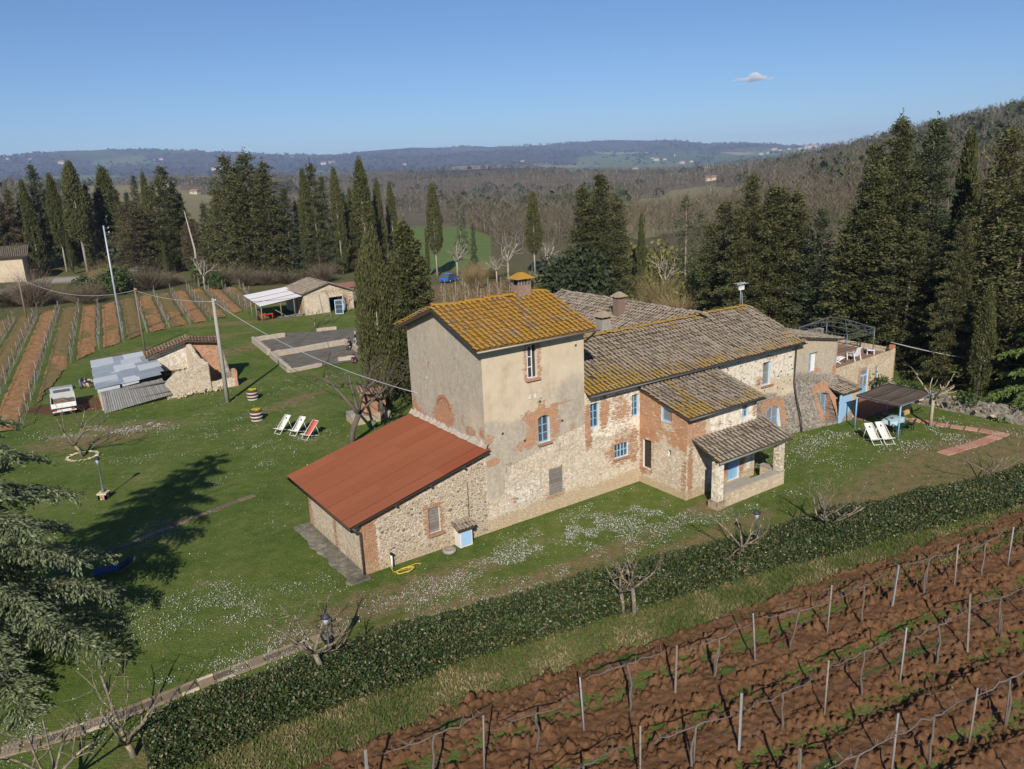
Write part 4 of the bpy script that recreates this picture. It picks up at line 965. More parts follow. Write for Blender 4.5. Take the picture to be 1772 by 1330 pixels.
# mortar flashing where the shed roof meets the tower
q = np.random.default_rng(3); V = []; F = []
for k in range(40):
    y = -.3 + k * 8.1 / 39; V += [(-.02, y, 4.9 + .05 * q.standard_normal()), (-.16 - .10 * q.random(), y, 4.64 + .03 * q.random())]
for k in range(39): F.append((2 * k, 2 * k + 2, 2 * k + 3, 2 * k + 1))
meshobj('mortar_flashing', npmesh('mortar_flashing', V, np.array(F), [flat_mat('pale_mortar', (.46, .39, .32), .95, vary=.4, scale=8)], False), FH)
Ma = Mat('stained_concrete', .95, .1); _n = Ma.noise(Ma.obj(), 1.1, 5, .7); Ma.out(Ma.mix(Ma.ss(Ma.noise(Ma.obj(), 5, 4, .7), .45, .7), Ma.ramp(_n, [(.3, (.075, .07, .055)), (.5, (.17, .155, .125)), (.7, (.30, .275, .23))]), (.10, .10, .06)), Ma.bump(_n, .5, .03))
q = np.random.default_rng(6); V = []
for k in range(20):
    y = -.5 + 7.7 * k / 19; V += [(-7.90 + .10 * q.standard_normal() * (0 < k < 19), y, -.05), (-7.88 + .08 * q.standard_normal() * (0 < k < 19), y, .06), (-6.9, y, .07)]
F = [(3 * k + j, 3 * k + 1 + j, 3 * k + 4 + j, 3 * k + 3 + j) for k in range(19) for j in range(2)] + [(0, 2, 1, 1)][:0]
meshobj('concrete_apron', npmesh('concrete_apron', V, np.array(F)[:, ::-1], [Ma.m]), FH); MB().box((-7.4, -.5, .0), (.98, .02, .12)).build('apron_edge', Ma.m, FH)
# ================================================================== vegetation kit
def leaf_mat(name, stops, rough=.75, spec=.15, var=.35, thru=0.):
    if 'foliage' in name: thru = .22; stops = [(p, tuple(1.42 * q for q in c)) for p, c in stops]
    M = Mat(name, rough, spec)
    c = M.ramp(M.island(), stops); k = M.math('MULTIPLY_ADD', M.objrand(), var, 1 - var / 2)
    c = M.mix(1., c, M.n('CombineColor', {0: k, 1: M.math('MULTIPLY_ADD', M.objrand(), var * .7, 1 - var * .35), 2: k}).outputs[0], 'MULTIPLY'); M.out(c)
    if thru:
        t = M.n('BsdfTranslucent', {'Color': c}); x = M.n('MixShader', {0: thru}); M.nt.links.new(M.b.outputs[0], x.inputs[1]); M.nt.links.new(t.outputs[0], x.inputs[2]); M.nt.links.new(x.outputs[0], M.nt.nodes['Material Output'].inputs['Surface'])
    return M.m
L_FIR = leaf_mat('fir_foliage', [(0, (.034, .040, .015)), (.4, (.060, .064, .025)), (.75, (.092, .090, .037)), (1, (.125, .115, .05))])
L_BLUE = leaf_mat('blue_fir_foliage', [(0, (.030, .040, .019)), (.5, (.055, .066, .033)), (1, (.09, .10, .052))])
L_BROWN = leaf_mat('brownish_foliage', [(0, (.052, .045, .024)), (.5, (.086, .072, .040)), (1, (.125, .105, .06))])
L_CYP = leaf_mat('cypress_foliage', [(0, (.036, .043, .014)), (.5, (.063, .068, .024)), (1, (.10, .097, .038))], var=.25)
L_OAK = leaf_mat('holm_oak_foliage', [(0, (.018, .026, .012)), (.5, (.032, .044, .020)), (1, (.055, .066, .034))])
L_CEDAR = leaf_mat('cedar_foliage', [(0, (.06, .078, .036)), (.5, (.11, .13, .066)), (1, (.18, .20, .115))])
L_LIME = leaf_mat('bright_cedar_foliage', [(0, (.060, .085, .022)), (.5, (.10, .14, .035)), (1, (.15, .19, .06))])
L_IVY = leaf_mat('ivy_foliage', [(0, (.025, .045, .014)), (.6, (.05, .075, .022)), (1, (.09, .11, .045))])
L_OLIVE = leaf_mat('olive_yellow_foliage', [(0, (.065, .070, .022)), (.5, (.11, .11, .035)), (1, (.16, .145, .055))])
DARKBARK = flat_mat('dark_bark', (.10, .082, .066), .95, vary=.35, scale=6, bump=.5)
BARK = flat_mat('bark', (.20, .165, .13), .95, vary=.35, scale=6, bump=.5)
PALEBARK = flat_mat('pale_bark', (.34, .30, .25), .95, vary=.3, scale=6, bump=.4)
Mb = Mat('lichened_bark', .95, .1); _n = Mb.noise(Mb.obj(), 5, 4, .7)
LBARK = Mb.out(Mb.mix(Mb.ss(_n, .5, .64), Mb.mix(Mb.noise(Mb.obj(), 14, 3), (.10, .085, .068), (.21, .18, .145)), Mb.mix(Mb.noise(Mb.obj(), 2.1, 2), (.36, .35, .25), (.40, .24, .05))), Mb.bump(Mb.noise(Mb.obj(), 30, 3), .5, .01))
TWIG = leaf_mat('twigs', [(0, (.085, .065, .042)), (.6, (.15, .118, .08)), (1, (.23, .185, .13))])
TWIGY = leaf_mat('yellow_twigs', [(0, (.14, .11, .05)), (.6, (.24, .18, .08)), (1, (.30, .25, .14))])

def unit(a): return a / np.maximum(np.linalg.norm(a, axis=-1, keepdims=True), 1e-9)
def leaf_geo(C, s, asp, r, dirs=None, k=.6):
    n = len(C); a = r.standard_normal((n, 3)); a = unit(a) if dirs is None else unit(np.asarray(dirs) + k * unit(a))
    b = unit(np.cross(a, r.standard_normal((n, 3)))); s = np.broadcast_to(np.asarray(s, float), (n,))[:, None]; asp = np.broadcast_to(np.asarray(asp, float), (n,))[:, None]
    V = np.stack([C - a * s, C + b * s * asp, C + a * s, C - b * s * asp], 1).reshape(-1, 3)
    return V, np.arange(4 * n).reshape(n, 4)
def strands(A, Bp, w0, w1, r, flat=False):
    """thin twigs A->B as slim three-sided slivers"""
    n = len(A); d = unit(Bp - A); x = unit(np.cross(d, r.standard_normal((n, 3)))); y = np.cross(d, x)
    w0 = np.broadcast_to(w0, (n,))[:, None]; w1 = np.broadcast_to(w1, (n,))[:, None]
    if flat: return np.stack([A + x * w0, A - x * w0, Bp], 1).reshape(-1, 3), 3 * np.arange(n)[:, None] + [0, 1, 2]
    V = np.stack([A + x * w0, A - .5 * x * w0 + .87 * y * w0, A - .5 * x * w0 - .87 * y * w0, Bp + x * w1], 1).reshape(-1, 3)
    k = 4 * np.arange(n)[:, None]; return V, np.vstack([k + [0, 1, 3], k + [1, 2, 3], k + [2, 0, 3]])
def crown_mesh(name, Cs, ss, asp, mat, r, dirs=None, k=.6):
    V, F = leaf_geo(Cs, ss, asp, r, dirs, k); return npmesh(name, V, F, [mat])

def fir_meshes(seed, H=18., R=4., nb=150, mat=None, low=.06, size=.155, ncl=23, pw=.8, open_=.0, tops=1, asp=.42):
    r = np.random.default_rng(seed); C = []; D = []; tw = MB()
    axes = [(0., 0., 1.)] + [(R * .45 * math.cos(a), R * .45 * math.sin(a), .80 + .12 * r.random()) for a in r.random(tops - 1) * 6.28]
    tw.tube([(0, 0, -.5), (.05, 0, H * .4), (0, .05, H * .97)], [.28, .18, .02], 6)
    for ax, ay, hf in axes:
        Hh = H * hf
        m_ = int(nb * (1 if hf == 1 else .55))
        for i in range(m_):
            t = low + (1 - low) * (i / m_) ** .9; z = Hh * t; Lb = (R * (1 if hf == 1 else .6)) * ((1 - t) ** pw) * (.45 + .8 * r.random()) + .28
            if r.random() < open_: continue
            a = i * 2.39996 + .5 * r.random(); up = .35 * t + .15 - .25 * (1 - t) + .15 * r.standard_normal()
            x0, y0 = ax * (min(1, t * 1.6)), ay * (min(1, t * 1.6))
            if i % 4 == 0: tw.tube([(x0, y0, z), (x0 + Lb * .8 * math.cos(a), y0 + Lb * .8 * math.sin(a), z + Lb * .5 * up)], [.05, .015], 3, False)
            nseg = max(2, int(Lb / .42))
            for k in range(nseg):
                f = (.30 + .75 * (k + r.random()) / nseg); zz = z + Lb * (up * f + .12 * f * f - .22 * f ** 3)
                sp = .15 + .20 * (1 - f * .6)
                c = np.array([x0 + Lb * f * math.cos(a), y0 + Lb * f * math.sin(a), zz]) + r.standard_normal(3) * [.22, .22, .12]
                n = int(ncl * (.6 + .8 * r.random()))
                C.append(c + r.standard_normal((n, 3)) * [sp, sp, sp * .62]); D.append(np.tile([math.cos(a), math.sin(a), .35], (n, 1)))
        C.append(np.array([ax, ay, Hh]) + r.standard_normal((40, 3)) * [.14, .14, .5]); D.append(np.tile([0, 0, 1.], (40, 1)))
    C = np.vstack(C); D = np.vstack(D)
    return tw.mesh('trunk', BARK), crown_mesh('crown', C, size * (.6 + .8 * r.random(len(C))), asp, mat or L_FIR, r, D, .75)
def cypress_meshes(seed, H=17., R=1.5, mat=None, low=.05, n=620, ncl=22, lean=0., bulge=.42, size=.16):
    r = np.random.default_rng(seed); C = []; D = []
    for i in range(n):
        t = r.random() ** .85; z = H * (low + (1 - low) * t)
        prof = (min(1, (t + .05) / (bulge * .6)) ** .55) * (max(0., 1 - ((t - bulge * .5) / (1.03 - bulge * .5)) ** 1.9 if t > bulge * .5 else 1.)) ** .8
        a = r.random() * 6.283; rr = R * prof * (.55 + .5 * r.random() ** .5) * (1 + .22 * math.sin(3 * a + seed) * math.sin(z * .9 + seed))
        c = np.array([rr * math.cos(a) + lean * z * t, rr * math.sin(a), z])
        C.append(c + r.standard_normal((ncl, 3)) * [.13, .13, .36]); D.append(np.tile([.25 * math.cos(a), .25 * math.sin(a), 1.], (ncl, 1)))
    C = np.vstack(C); D = np.vstack(D)
    t = MB().tube([(0, 0, -.5), (.02, .03, H * .3), (lean * H * .6, 0, H * .8)], [.22, .16, .03], 6)
    return t.mesh('trunk', PALEBARK), crown_mesh('crown', C, size * (.6 + .7 * r.random(len(C))), .42, mat or L_CYP, r, D, .45)
def dome_meshes(seed, Rx=3., H=4., mat=None, n=260, ncl=16, size=.2, z0=.35):
    r = np.random.default_rng(seed); C = []
    for i in range(n):
        v = unit(r.standard_normal(3)); v[2] = abs(v[2]); q = (.62 + .42 * r.random()) * (1 + .2 * math.sin(4 * v[0] + seed) * math.cos(3 * v[1] + 2 * v[2]))
        C.append(np.array([v[0] * Rx * q, v[1] * Rx * q, H * z0 + v[2] * H * (1 - z0) * q - (1 - v[2]) * H * z0 * .7 * r.random()]) + r.standard_normal((ncl, 3)) * .26)
    C = np.vstack(C); t = MB()
    for k in range(5): a = k * 1.3; t.tube([(0, 0, -.3), (.3 * math.cos(a), .3 * math.sin(a), H * .3), (Rx * .5 * math.cos(a), Rx * .5 * math.sin(a), H * .65)], [.13, .09, .03], 5)
    return t.mesh('trunk', BARK), crown_mesh('crown', C, size * (.6 + .8 * r.random(len(C))), .55, mat or L_OAK, r)
def twigbush_meshes(seed, R=2.5, H=3.2, n=700, mat=None, w=.016):
    r = np.random.default_rng(seed); a = r.random(n) * 6.283; q = r.random(n) ** .5
    A_ = np.stack([q * .35 * R * np.cos(a), q * .35 * R * np.sin(a), r.random(n) * .35 * H], -1)
    B_ = A_ + np.stack([(.15 + .6 * q) * R * np.cos(a + .5 * r.standard_normal(n)), (.15 + .6 * q) * R * np.sin(a + .5 * r.standard_normal(n)), H * (.25 + .5 * r.random(n)) * (1.15 - .5 * q)], -1)
    V1, F1 = strands(A_, B_, w, w * .35, r); s = A_ + (B_ - A_) * r.random((n, 1)); e = s + unit(B_ - A_ + r.standard_normal((n, 3)) * 1.2) * (.25 * R * (.4 + r.random((n, 1))))
    V2, F2 = strands(s, e, w * .6, w * .25, r)
    return None, npmesh('crown', np.vstack([V1, V2]), np.vstack([F1, F2 + len(V1)]), [mat or TWIG])
def bare_meshes(seed, trunk=1., rad=.13, limbs=5, L=2., spread=.8, depth=3, twigs=5, mat=None, lean=(0, 0), stubs=.25, up=.55):
    r = random.Random(seed); mb = MB(); tw = MB()
    def grow(p, d, length, rd, dep):
        n = 4; pts = [p]; rads = [rd]; q = Vector(p); dd = Vector(d)
        for k in range(n):
            dd = (dd + Vector((r.gauss(0, .20), r.gauss(0, .20), r.gauss(.05, .14)))).normalized(); q = q + dd * (length / n); pts.append(q.copy()); rads.append(rd * (1 - .45 * (k + 1) / n))
        if dep > 0 or rd > .018: mb.tube(pts, rads, 6 if rd > .05 else 4, True)
        else: tw.tube(pts, rads, 3, False)
        if dep <= 0: return
        kids = twigs if dep == 1 else 3
        for k in range(kids):
            f = r.uniform(.35, 1.); i = min(n, max(1, int(f * n + .5))); b = pts[i]
            if dep >= 2 and r.random() < stubs: 
                e = b + (dd + Vector((r.gauss(0, .7), r.gauss(0, .7), r.gauss(.2, .4)))).normalized() * length * .15; mb.tube([b, e], [rads[i] * .75, rads[i] * .6], 5); continue
            nd = (dd * .6 + Vector((r.gauss(0, .7), r.gauss(0, .7), r.gauss(.25, .45)))).normalized()
            grow(b, nd, length * r.uniform(.42, .75), rads[i] * (.62 if dep > 1 else .42), dep - 1)
    top = Vector((lean[0], lean[1], trunk)); mb.tube([(0, 0, -.3), (lean[0] * .3, lean[1] * .3, trunk * .5), top], [rad * 1.25, rad * 1.02, rad * .95], 8)
    for k in range(limbs):
        a = 6.283 * k / limbs + r.gauss(0, .3); d = Vector((math.cos(a) * spread, math.sin(a) * spread, up + r.random() * .35)).normalized()
        grow(top - Vector((0, 0, .05)), d, L * r.uniform(.7, 1.15), rad * r.uniform(.5, .75), depth)
    return mb.mesh('trunk', mat or LBARK), (tw.mesh('crown', TWIG) if tw.v else None)

def plant(name, meshes, p, s=(1, 1, 1), rz=0., label=None, cat='tree', group=None, tilt=(0, 0)):
    o = empty(name, (float(p[0]), float(p[1]), float(p[2])), 0, label, cat, group); o.rotation_euler = (tilt[0], tilt[1], rz); o.scale = s
    for nm, me in zip(('trunk', 'crown'), meshes):
        if me is not None: link(bpy.data.objects.new(nm, me), o)
    return o

FIR = [fir_meshes(31, 18, 3.6, 150, L_FIR), fir_meshes(32, 18, 4.2, 150, L_FIR, tops=3), fir_meshes(33, 18, 3.2, 130, L_BLUE, low=.1), fir_meshes(34, 18, 4.6, 150, L_FIR, tops=2, open_=.1), fir_meshes(35, 14, 4.6, 120, L_BROWN, low=.12, pw=.55, tops=3)]
BIG = [fir_meshes(41, 22, 5.6, 230, L_FIR, tops=3, size=.135, ncl=34), fir_meshes(42, 22, 6.2, 240, L_FIR, tops=4, size=.15, ncl=24, low=.03), fir_meshes(43, 22, 5.2, 220, L_BLUE, tops=2, size=.14, ncl=32)]
PINE = fir_meshes(45, 15, 4.4, 80, L_BLUE, open_=.35, low=.25, tops=2, ncl=12)
CYP = [cypress_meshes(51), cypress_meshes(52, lean=.02), cypress_meshes(53, R=1.3, bulge=.5), cypress_meshes(54, low=.28, R=1.6)]
L_CYPB = leaf_mat('old_cypress_foliage', [(0, (.038, .044, .015)), (.5, (.068, .070, .026)), (1, (.105, .10, .042))], var=.1)
CYPN = cypress_meshes(55, 13., 2.5, L_CYPB, n=1500, ncl=20, size=.15, bulge=.7)      # the broad one by the house, seen close
FIRN = fir_meshes(46, 14, 3.4, 230, L_CYPB, low=.02, size=.16, ncl=24, pw=.65, tops=2)
OAK = [dome_meshes(61, 3.4, 5.2, L_OAK, 330), dome_meshes(62, 2.4, 3.4, L_IVY, 200), dome_meshes(63, 2.6, 3.8, L_OLIVE, 180, 10)]
TB = [twigbush_meshes(71), twigbush_meshes(72, 2.8, 3.8, 800, TWIGY), twigbush_meshes(73, 2.0, 2.2, 500)]
HBARE = [bare_meshes(81, 3.2, .17, 5, 3.6, .55, 3, 6, PALEBARK, stubs=0, up=1.0), bare_meshes(82, 2.6, .15, 6, 3.2, .6, 3, 6, PALEBARK, stubs=0, up=.9)]

# ================================================================== trees by survey: (column, base row, top row, kind, width factor, label)
WFK = dict(f=1.15, b=1.12, c=1.0, p=1.1, o=1.)
def tree(px, yb, yt, kind, wf, label, group=None, nm=None, dist=None):
    lib = {'f': FIR, 'b': BIG, 'c': CYP, 'p': [PINE], 'o': OAK[:1]}[kind[0]]
    k = int(kind[1:]) if len(kind) > 1 else 0; ms = lib[k]
    p = site(px, yb) if dist is None else at_dist(px, dist)
    h = upto(p, yt); H0 = {'f': 14. if kind == 'f4' else 18., 'b': 22., 'c': 17., 'p': 15., 'o': 5.2}[kind[0]]
    s = h / H0; name = nm or {'f': 'fir_tree', 'b': 'fir_tree', 'c': 'cypress_tree', 'p': 'pine_tree', 'o': 'oak_tree'}[kind[0]]
    return plant(name, ms, p, (s * wf * WFK[kind[0]], s * wf * WFK[kind[0]], s), rng.random() * 6.28, label, 'tree', group)
GB = 'evergreens in the belt behind the far vineyard'
ORD = 'first second third fourth fifth sixth seventh eighth ninth tenth eleventh twelfth thirteenth fourteenth fifteenth sixteenth seventeenth eighteenth nineteenth twentieth'.split() + ['twenty-' + q for q in 'first second third fourth fifth sixth seventh eighth ninth'.split()]
TREES = [
 (60, 458, 335, 'f1', .8, 'shaded fir between the cream farmhouse and the narrow cypress, farther back'),
 (238, 456, 335, 'f2', .7, 'dark fir behind the brown tinged spreading conifer'),
 (322, 458, 345, 'f0', .7, 'fir farther back between the broad fir and the dead pale trunk'),
 (385, 460, 345, 'f1', .8, 'fir farther back left of the densest clump'),
 (532, 462, 345, 'f0', .7, 'fir farther back between the clump and the thin cypress'),
 (604, 462, 335, 'f2', .7, 'blue green fir farther back right of the barn cypress'),
 (40, 466, 330, 'f0', .8, 'dark fir filling the gap behind the cream farmhouse chimney'),
 (108, 460, 330, 'f4', .8, 'brownish fir between the narrow cypress and the tallest cypress'),
 (136, 462, 340, 'f1', .7, 'dark fir just left of the tallest cypress'),
 (186, 462, 335, 'f2', .7, 'dark fir squeezed between the two cypresses near the steel pole'),
 (222, 462, 330, 'f0', .65, 'dark fir right of the stout cypress with split stems'),
 (328, 466, 335, 'f3', .7, 'dark fir at the right shoulder of the broad dark fir'),
 (345, 470, 380, 'f4', .8, 'brownish low conifer behind the dead pale trunk'),
 (392, 474, 330, 'f0', .75, 'fir at the left foot of the densest clump'),
 (432, 470, 290, 'f2', .75, 'fir wedged in the middle of the densest clump'),
 (490, 474, 345, 'f1', .8, 'fir at the right foot of the densest clump'),
 (524, 474, 350, 'f2', .7, 'dark fir filling behind the left end of the barn roof'),
 (610, 470, 350, 'f1', .75, 'fir filling behind the right end of the barn'),
 (618, 462, 330, 'c1', .8, 'cypress just left of the large cypress near the evergreens'),
 (652, 462, 350, 'f0', .7, 'dark fir behind the broad cypress by the tower'),
 (6, 470, 286, 'c0', 1.0, 'dark cypress rising at the very left edge of the picture above the cream farmhouse'),
 (28, 468, 352, 'f4', .9, 'low brownish conifer beside the cream farmhouse at the left edge'),
 (70, 468, 316, 'c1', .95, 'narrow green cypress just right of the cream farmhouse'),
 (88, 464, 288, 'f2', .8, 'tall dark fir directly behind the narrow cypress near the cream farmhouse'),
 (116, 470, 305, 'c3', .8, 'cypress with a long bare pale trunk left of the grey steel pole'),
 (127, 474, 404, 'c2', .75, 'small pointed cypress standing in front of the bare trunks by the gravel drive'),
 (152, 470, 284, 'c3', 1.15, 'tallest cypress left of the grey steel pole, its trunk showing pale below'),
 (172, 464, 322, 'f0', .75, 'dark conifer close behind the top of the grey steel pole'),
 (204, 458, 293, 'c3', 1.25, 'stout cypress with split pale stems just right of the grey steel pole'),
 (243, 472, 350, 'f4', 1.05, 'brown tinged spreading conifer in the middle of the left belt'),
 (255, 462, 306, 'f2', .6, 'slender dark fir before the olive coloured field'),
 (272, 463, 303, 'c2', .8, 'slim evergreen spire between the brown conifer and the broad fir'),
 (304, 470, 290, 'f1', .85, 'broad dark fir with a pointed tip left of the dead pale trunk'),
 (290, 477, 418, 'c2', .75, 'little cypress at the foot of the broad dark fir'),
 (368, 474, 353, 'f0', .85, 'medium fir right of the dead pale trunk, olive field above it'),
 (414, 480, 272, 'f3', .95, 'left fir of the densest clump behind the white roofed carport'),
 (449, 482, 268, 'f1', 1.0, 'highest fir of the densest clump behind the white roofed carport'),
 (478, 482, 284, 'f0', 1.0, 'right fir of the densest clump behind the white roofed carport'),
 (508, 480, 328, 'f2', .9, 'very dark shadowed fir at the right flank of the dense clump'),
 (540, 478, 298, 'c1', .8, 'thin cypress behind the ridge of the stone barn'),
 (556, 478, 286, 'f0', .72, 'pointed fir rising straight behind the stone barn roof'),
 (573, 476, 308, 'f2', .62, 'narrow fir between the pointed fir and the cypress behind the barn'),
 (594, 474, 297, 'c0', .85, 'cypress rising behind the right end of the stone barn'),
 (637, 468, 281, 'c2', 1.25, 'large cypress behind the pair of evergreens beside the tower'),
 (662, 460, 317, 'c0', .9, 'shorter cypress half hidden behind the evergreens beside the tower'),
 (684, 452, 321, 'c1', .9, 'leaning cypress at the left edge of the bright green meadow'),
 (757, 478, 322, 'c3', .95, 'lone cypress in front of the bright green meadow above the blue car'),
 (742, 478, 403, 'c2', .62, 'small cypress at the foot of the lone one by the blue car'),
 (801, 474, 343, 'p0', .42, 'ragged thin pine with a bare trunk right of the green meadow'),
 (822, 472, 388, 'f2', .55, 'small dark conifer beside the ragged thin pine'),
 (926, 476, 335, 'c3', 1.05, 'solid blunt cypress on a pale trunk behind the tower roof'),
 (1041, 530, 304, 'b1', 1.02, 'big broad fir standing alone behind the back wing'),
 (1109, 520, 372, 'c2', .62, 'slim cypress hard against the right side of the big lone fir'),
 (1185, 535, 343, 'p0', .80, 'open pine with visible grey trunk behind the long roof'),
 (1250, 570, 352, 'f1', 1.0, 'bushy fir at the left of the dark group behind the long roof'),
 (1292, 590, 304, 'b1', .82, 'pointed fir of the dark group behind the television aerial'),
 (1334, 590, 326, 'f1', 1.05, 'reddish tipped fir in the middle of the dark group behind the long roof'),
 (1366, 590, 334, 'f3', .98, 'right hand fir of the dark group behind the end of the long roof'),
 (1408, 600, 366, 'f2', .95, 'shaded blue green fir behind the grey end block'),
 (1452, 606, 430, 'f0', 1.2, 'low dark fir filling the gap behind the terrace frame'),
 (1526, 622, 210, 'b0', .82, 'tallest fir on the right with a sharp leading tip'),
 (1582, 622, 213, 'b2', .85, 'tall blunt topped fir right beside the tallest fir'),
 (1640, 606, 240, 'c0', .8, 'thin dark spire between the tall firs on the right'),
 (1700, 640, 226, 'b1', .86, 'broad olive toned fir near the right edge'),
 (1768, 640, 200, 'b2', .9, 'dark fir cut off by the right edge of the picture'),
 (1640, 668, 380, 'b0', .70, 'lower fir in front of the tall ones on the right'),
 (1560, 640, 400, 'f3', 1.15, 'mid height fir behind the roof terrace'),
 (1690, 690, 500, 'c2', 1.15, 'drooping olive conifer right of the pergola, on a thin trunk'),
 (1735, 668, 330, 'f1', 1.2, 'dense shaded fir behind the low stone wall on the right'),
 (1490, 622, 330, 'f1', 1.1, 'dark fir close behind the metal terrace frame'),
 (1800, 640, 290, 'b1', .8, 'fir standing just beyond the right edge'),
 (1850, 660, 250, 'b0', .8, 'fir in the wood outside the right edge'),
]
for t in TREES: tree(*t, group=GB if t[0] < 640 else ('evergreens behind the farmhouse'))
tree(1000, 545, 438, 'o0', 1.0, 'round dark green holm oak behind the tower roof', nm='oak_tree')
p = site(665, 700); h = upto(p, 411); plant('cypress_tree', CYPN, p, (h / 13 * .62, h / 13 * .62, h / 13), .4, 'broad brown green cypress with a rounded top close to the tower', 'tree', 'pair of evergreens beside the tower')
p = site(720, 690); h = upto(p, 392); plant('fir_tree', FIRN, p, (h / 14 * .74, h / 14 * .74, h / 14), 1.1, 'bushy fir squeezed between the broad cypress and the tower', 'tree', 'pair of evergreens beside the tower')
# dead trunk with ivy, bare trees of the middle distance
p = site(345, 496); h = upto(p, 364); plant('dead_tree', (MB().tube([(0, 0, -.3), (.15, 0, h * .5), (-.7, 0, h)], [.24, .18, .06], 6).mesh('trunk', PALEBARK), dome_meshes(64, .9, 5, L_IVY, 60, 14)[1]), p, label='dead pale trunk with ivy round its foot behind the far vineyard', cat='tree')
for k, (px, yb, yt, v, lab) in enumerate([(355, 500, 425, 1, 'yellowish bare shrub leaning out beside the dead trunk'), (880, 486, 400, 0, 'tangled bare tree left of the blunt cypress'), (860, 490, 420, 1, 'small bare tree above the tower ridge'),
                          (792, 478, 395, 1, 'pale leafless tree by the green meadow'), (1150, 530, 430, 0, 'leafless yellowish tree behind the back wing chimney'), (950, 480, 410, 0, 'bare tree right behind the blunt cypress')]):
    p = site(px, yb); h = upto(p, yt); s = h / 8.5; plant('bare_tree', HBARE[v], p, (s, s, s), k * 1.7, lab, 'tree', 'leafless trees behind the house')
SHR = [(150, 515, 3, 'o1', 1.3), (205, 505, 4, 'o1', 1.2), (258, 502, 4, 't0', 1.5), (60, 530, 3, 't0', 1.6), (100, 525, 3, 't2', 1.6), (20, 530, 3, 't0', 1.4), (150, 525, 3, 't0', 1.2), (185, 500, 3, 't1', 1.1), (300, 492, 3, 't0', 1.2), (395, 492, 3, 't0', 1.5), (430, 494, 3, 't2', 1.6), (375, 500, 3, 'o1', .6),
       (465, 492, 3, 't0', 1.5), (500, 490, 3, 't2', 1.5), (1120, 500, 3, 'o2', 1.5), (1140, 540, 3, 't1', 1.2), (1090, 545, 3, 't1', 1.0), (1165, 480, 3, 'o2', 1.2), (1175, 560, 3, 't1', 1.1), (1215, 545, 3, 'o2', 1.1), (840, 482, 3, 't1', 1.4), (960, 520, 3, 't1', 1.2), (700, 470, 3, 't0', 1.2), (820, 500, 3, 't1', 1.0), (890, 500, 3, 't0', 1.1), (930, 505, 3, 't1', 1.1), (560, 488, 3, 't0', 1.2)]
_used = set()
WHERE = {150: 'green bush in the scrub left of the grey steel pole', 205: 'evergreen bush behind the steel pole', 375: 'ivy clump at the edge of the far vineyard'}
for k, (px, yb, _, v, s) in enumerate(SHR):
    ms = OAK[int(v[1])] if v[0] == 'o' else TB[int(v[1])]
    near = min(((abs(px - q), n) for q, n in ((20, 'the cream farmhouse'), (190, 'the grey steel pole'), (345, 'the dead pale trunk'), (460, 'the white roofed carport'), (580, 'the stone barn'), (700, 'the green meadow'), (830, 'the tower ridge'), (930, 'the blunt cypress'), (1050, 'the back wing chimney'), (1200, 'the long roof'))))[1]
    side = 'left' if px < {'the cream farmhouse': 20, 'the grey steel pole': 190, 'the dead pale trunk': 345, 'the white roofed carport': 460, 'the stone barn': 580, 'the green meadow': 700, 'the tower ridge': 830, 'the blunt cypress': 930, 'the back wing chimney': 1050, 'the long roof': 1200}[near] else 'right'
    lab = WHERE.get(px) or f"{ {'o1': 'leafy green', 'o2': 'yellow green', 't0': 'grey brown leafless', 't1': 'straw coloured leafless', 't2': 'low twiggy'}[v]} bush {'in front of' if yb > 508 else 'behind'} {near}, on its {side}"
    slab_ = [q[0] for q in SHR].index(px) if [q[0] for q in SHR].count(px) == 1 else k
    if lab in _used: lab = lab.replace(', on its', ', a little apart on its') if ', on its' in lab else lab + ', lower one'
    _used.add(lab)
    plant('shrub', ms, site(px, yb), (s * (.75 + .25 * (k * 7 % 4)), s, s * (.7 + .22 * (k * 5 % 4))), k * 2.1, lab, 'bush', 'bushes along the edge of the fields')

# ------------------------------------------------------------------ the big cedar on the lawn at the left
def cedar_meshes(seed, H, R, nbr=76, mat=None, tuft=.085, fine=1.25):
    r = np.random.default_rng(seed); C = []; D = []; mb = MB()
    mb.tube([(0, 0, -.4), (.05, 0, H * .5), (0, 0, H)], [.34, .2, .02], 8)
    for i in range(nbr):
        t = .04 + .95 * (i / nbr); z = H * t; Lb = R * (1 - t) ** .72 * (.72 + .42 * r.random()) + .35; a = i * 2.39996 + .4 * r.random()
        rise = .10 + .22 * t; ca, sa = math.cos(a), math.sin(a)
        f = np.linspace(0, 1, 8); P = np.stack([Lb * f * ca, Lb * f * sa, z + Lb * (rise * f - .30 * f ** 3)], -1)
        mb.tube(P, list(.07 * (1 - f * .85) * (1 - t * .6)), 4, False)
        nl = int(Lb / .23) + 2
        for k in range(nl):
            g = .22 + .8 * (k + .5) / nl; g = min(g, 1.)
            base = np.array([np.interp(g, f, P[:, c]) for c in range(3)])
            for sd in (-1, 1, 0):
                if sd == 0 and k % 2: continue
                ll = (1 - .55 * g) * min(1.7, .55 * Lb * .55) * (.6 + .6 * r.random()) if sd else .5
                b2 = a + sd * (.95 + .3 * r.random()); d = np.array([math.cos(b2), math.sin(b2), .12 - .3 * r.random()])
                nt = max(3, int(ll / .10 * fine)); s = np.linspace(.08, 1, nt)[:, None]
                Q = base + d * ll * s + np.array([0, 0, -1]) * (.30 * ll * s ** 2.2)
                dd = np.tile(d, (nt, 1)); dd[:, 2] = -.15 - .55 * s[:, 0]
                for _ in range(4):
                    C.append(Q + r.standard_normal((nt, 3)) * [.055, .055, .045]); D.append(dd + .0)
    C = np.vstack(C); D = np.vstack(D)
    return mb.mesh('trunk', BARK), crown_mesh('crown', C, tuft * (.6 + .8 * r.random(len(C))), .34, mat or L_CEDAR, r, D, .55)
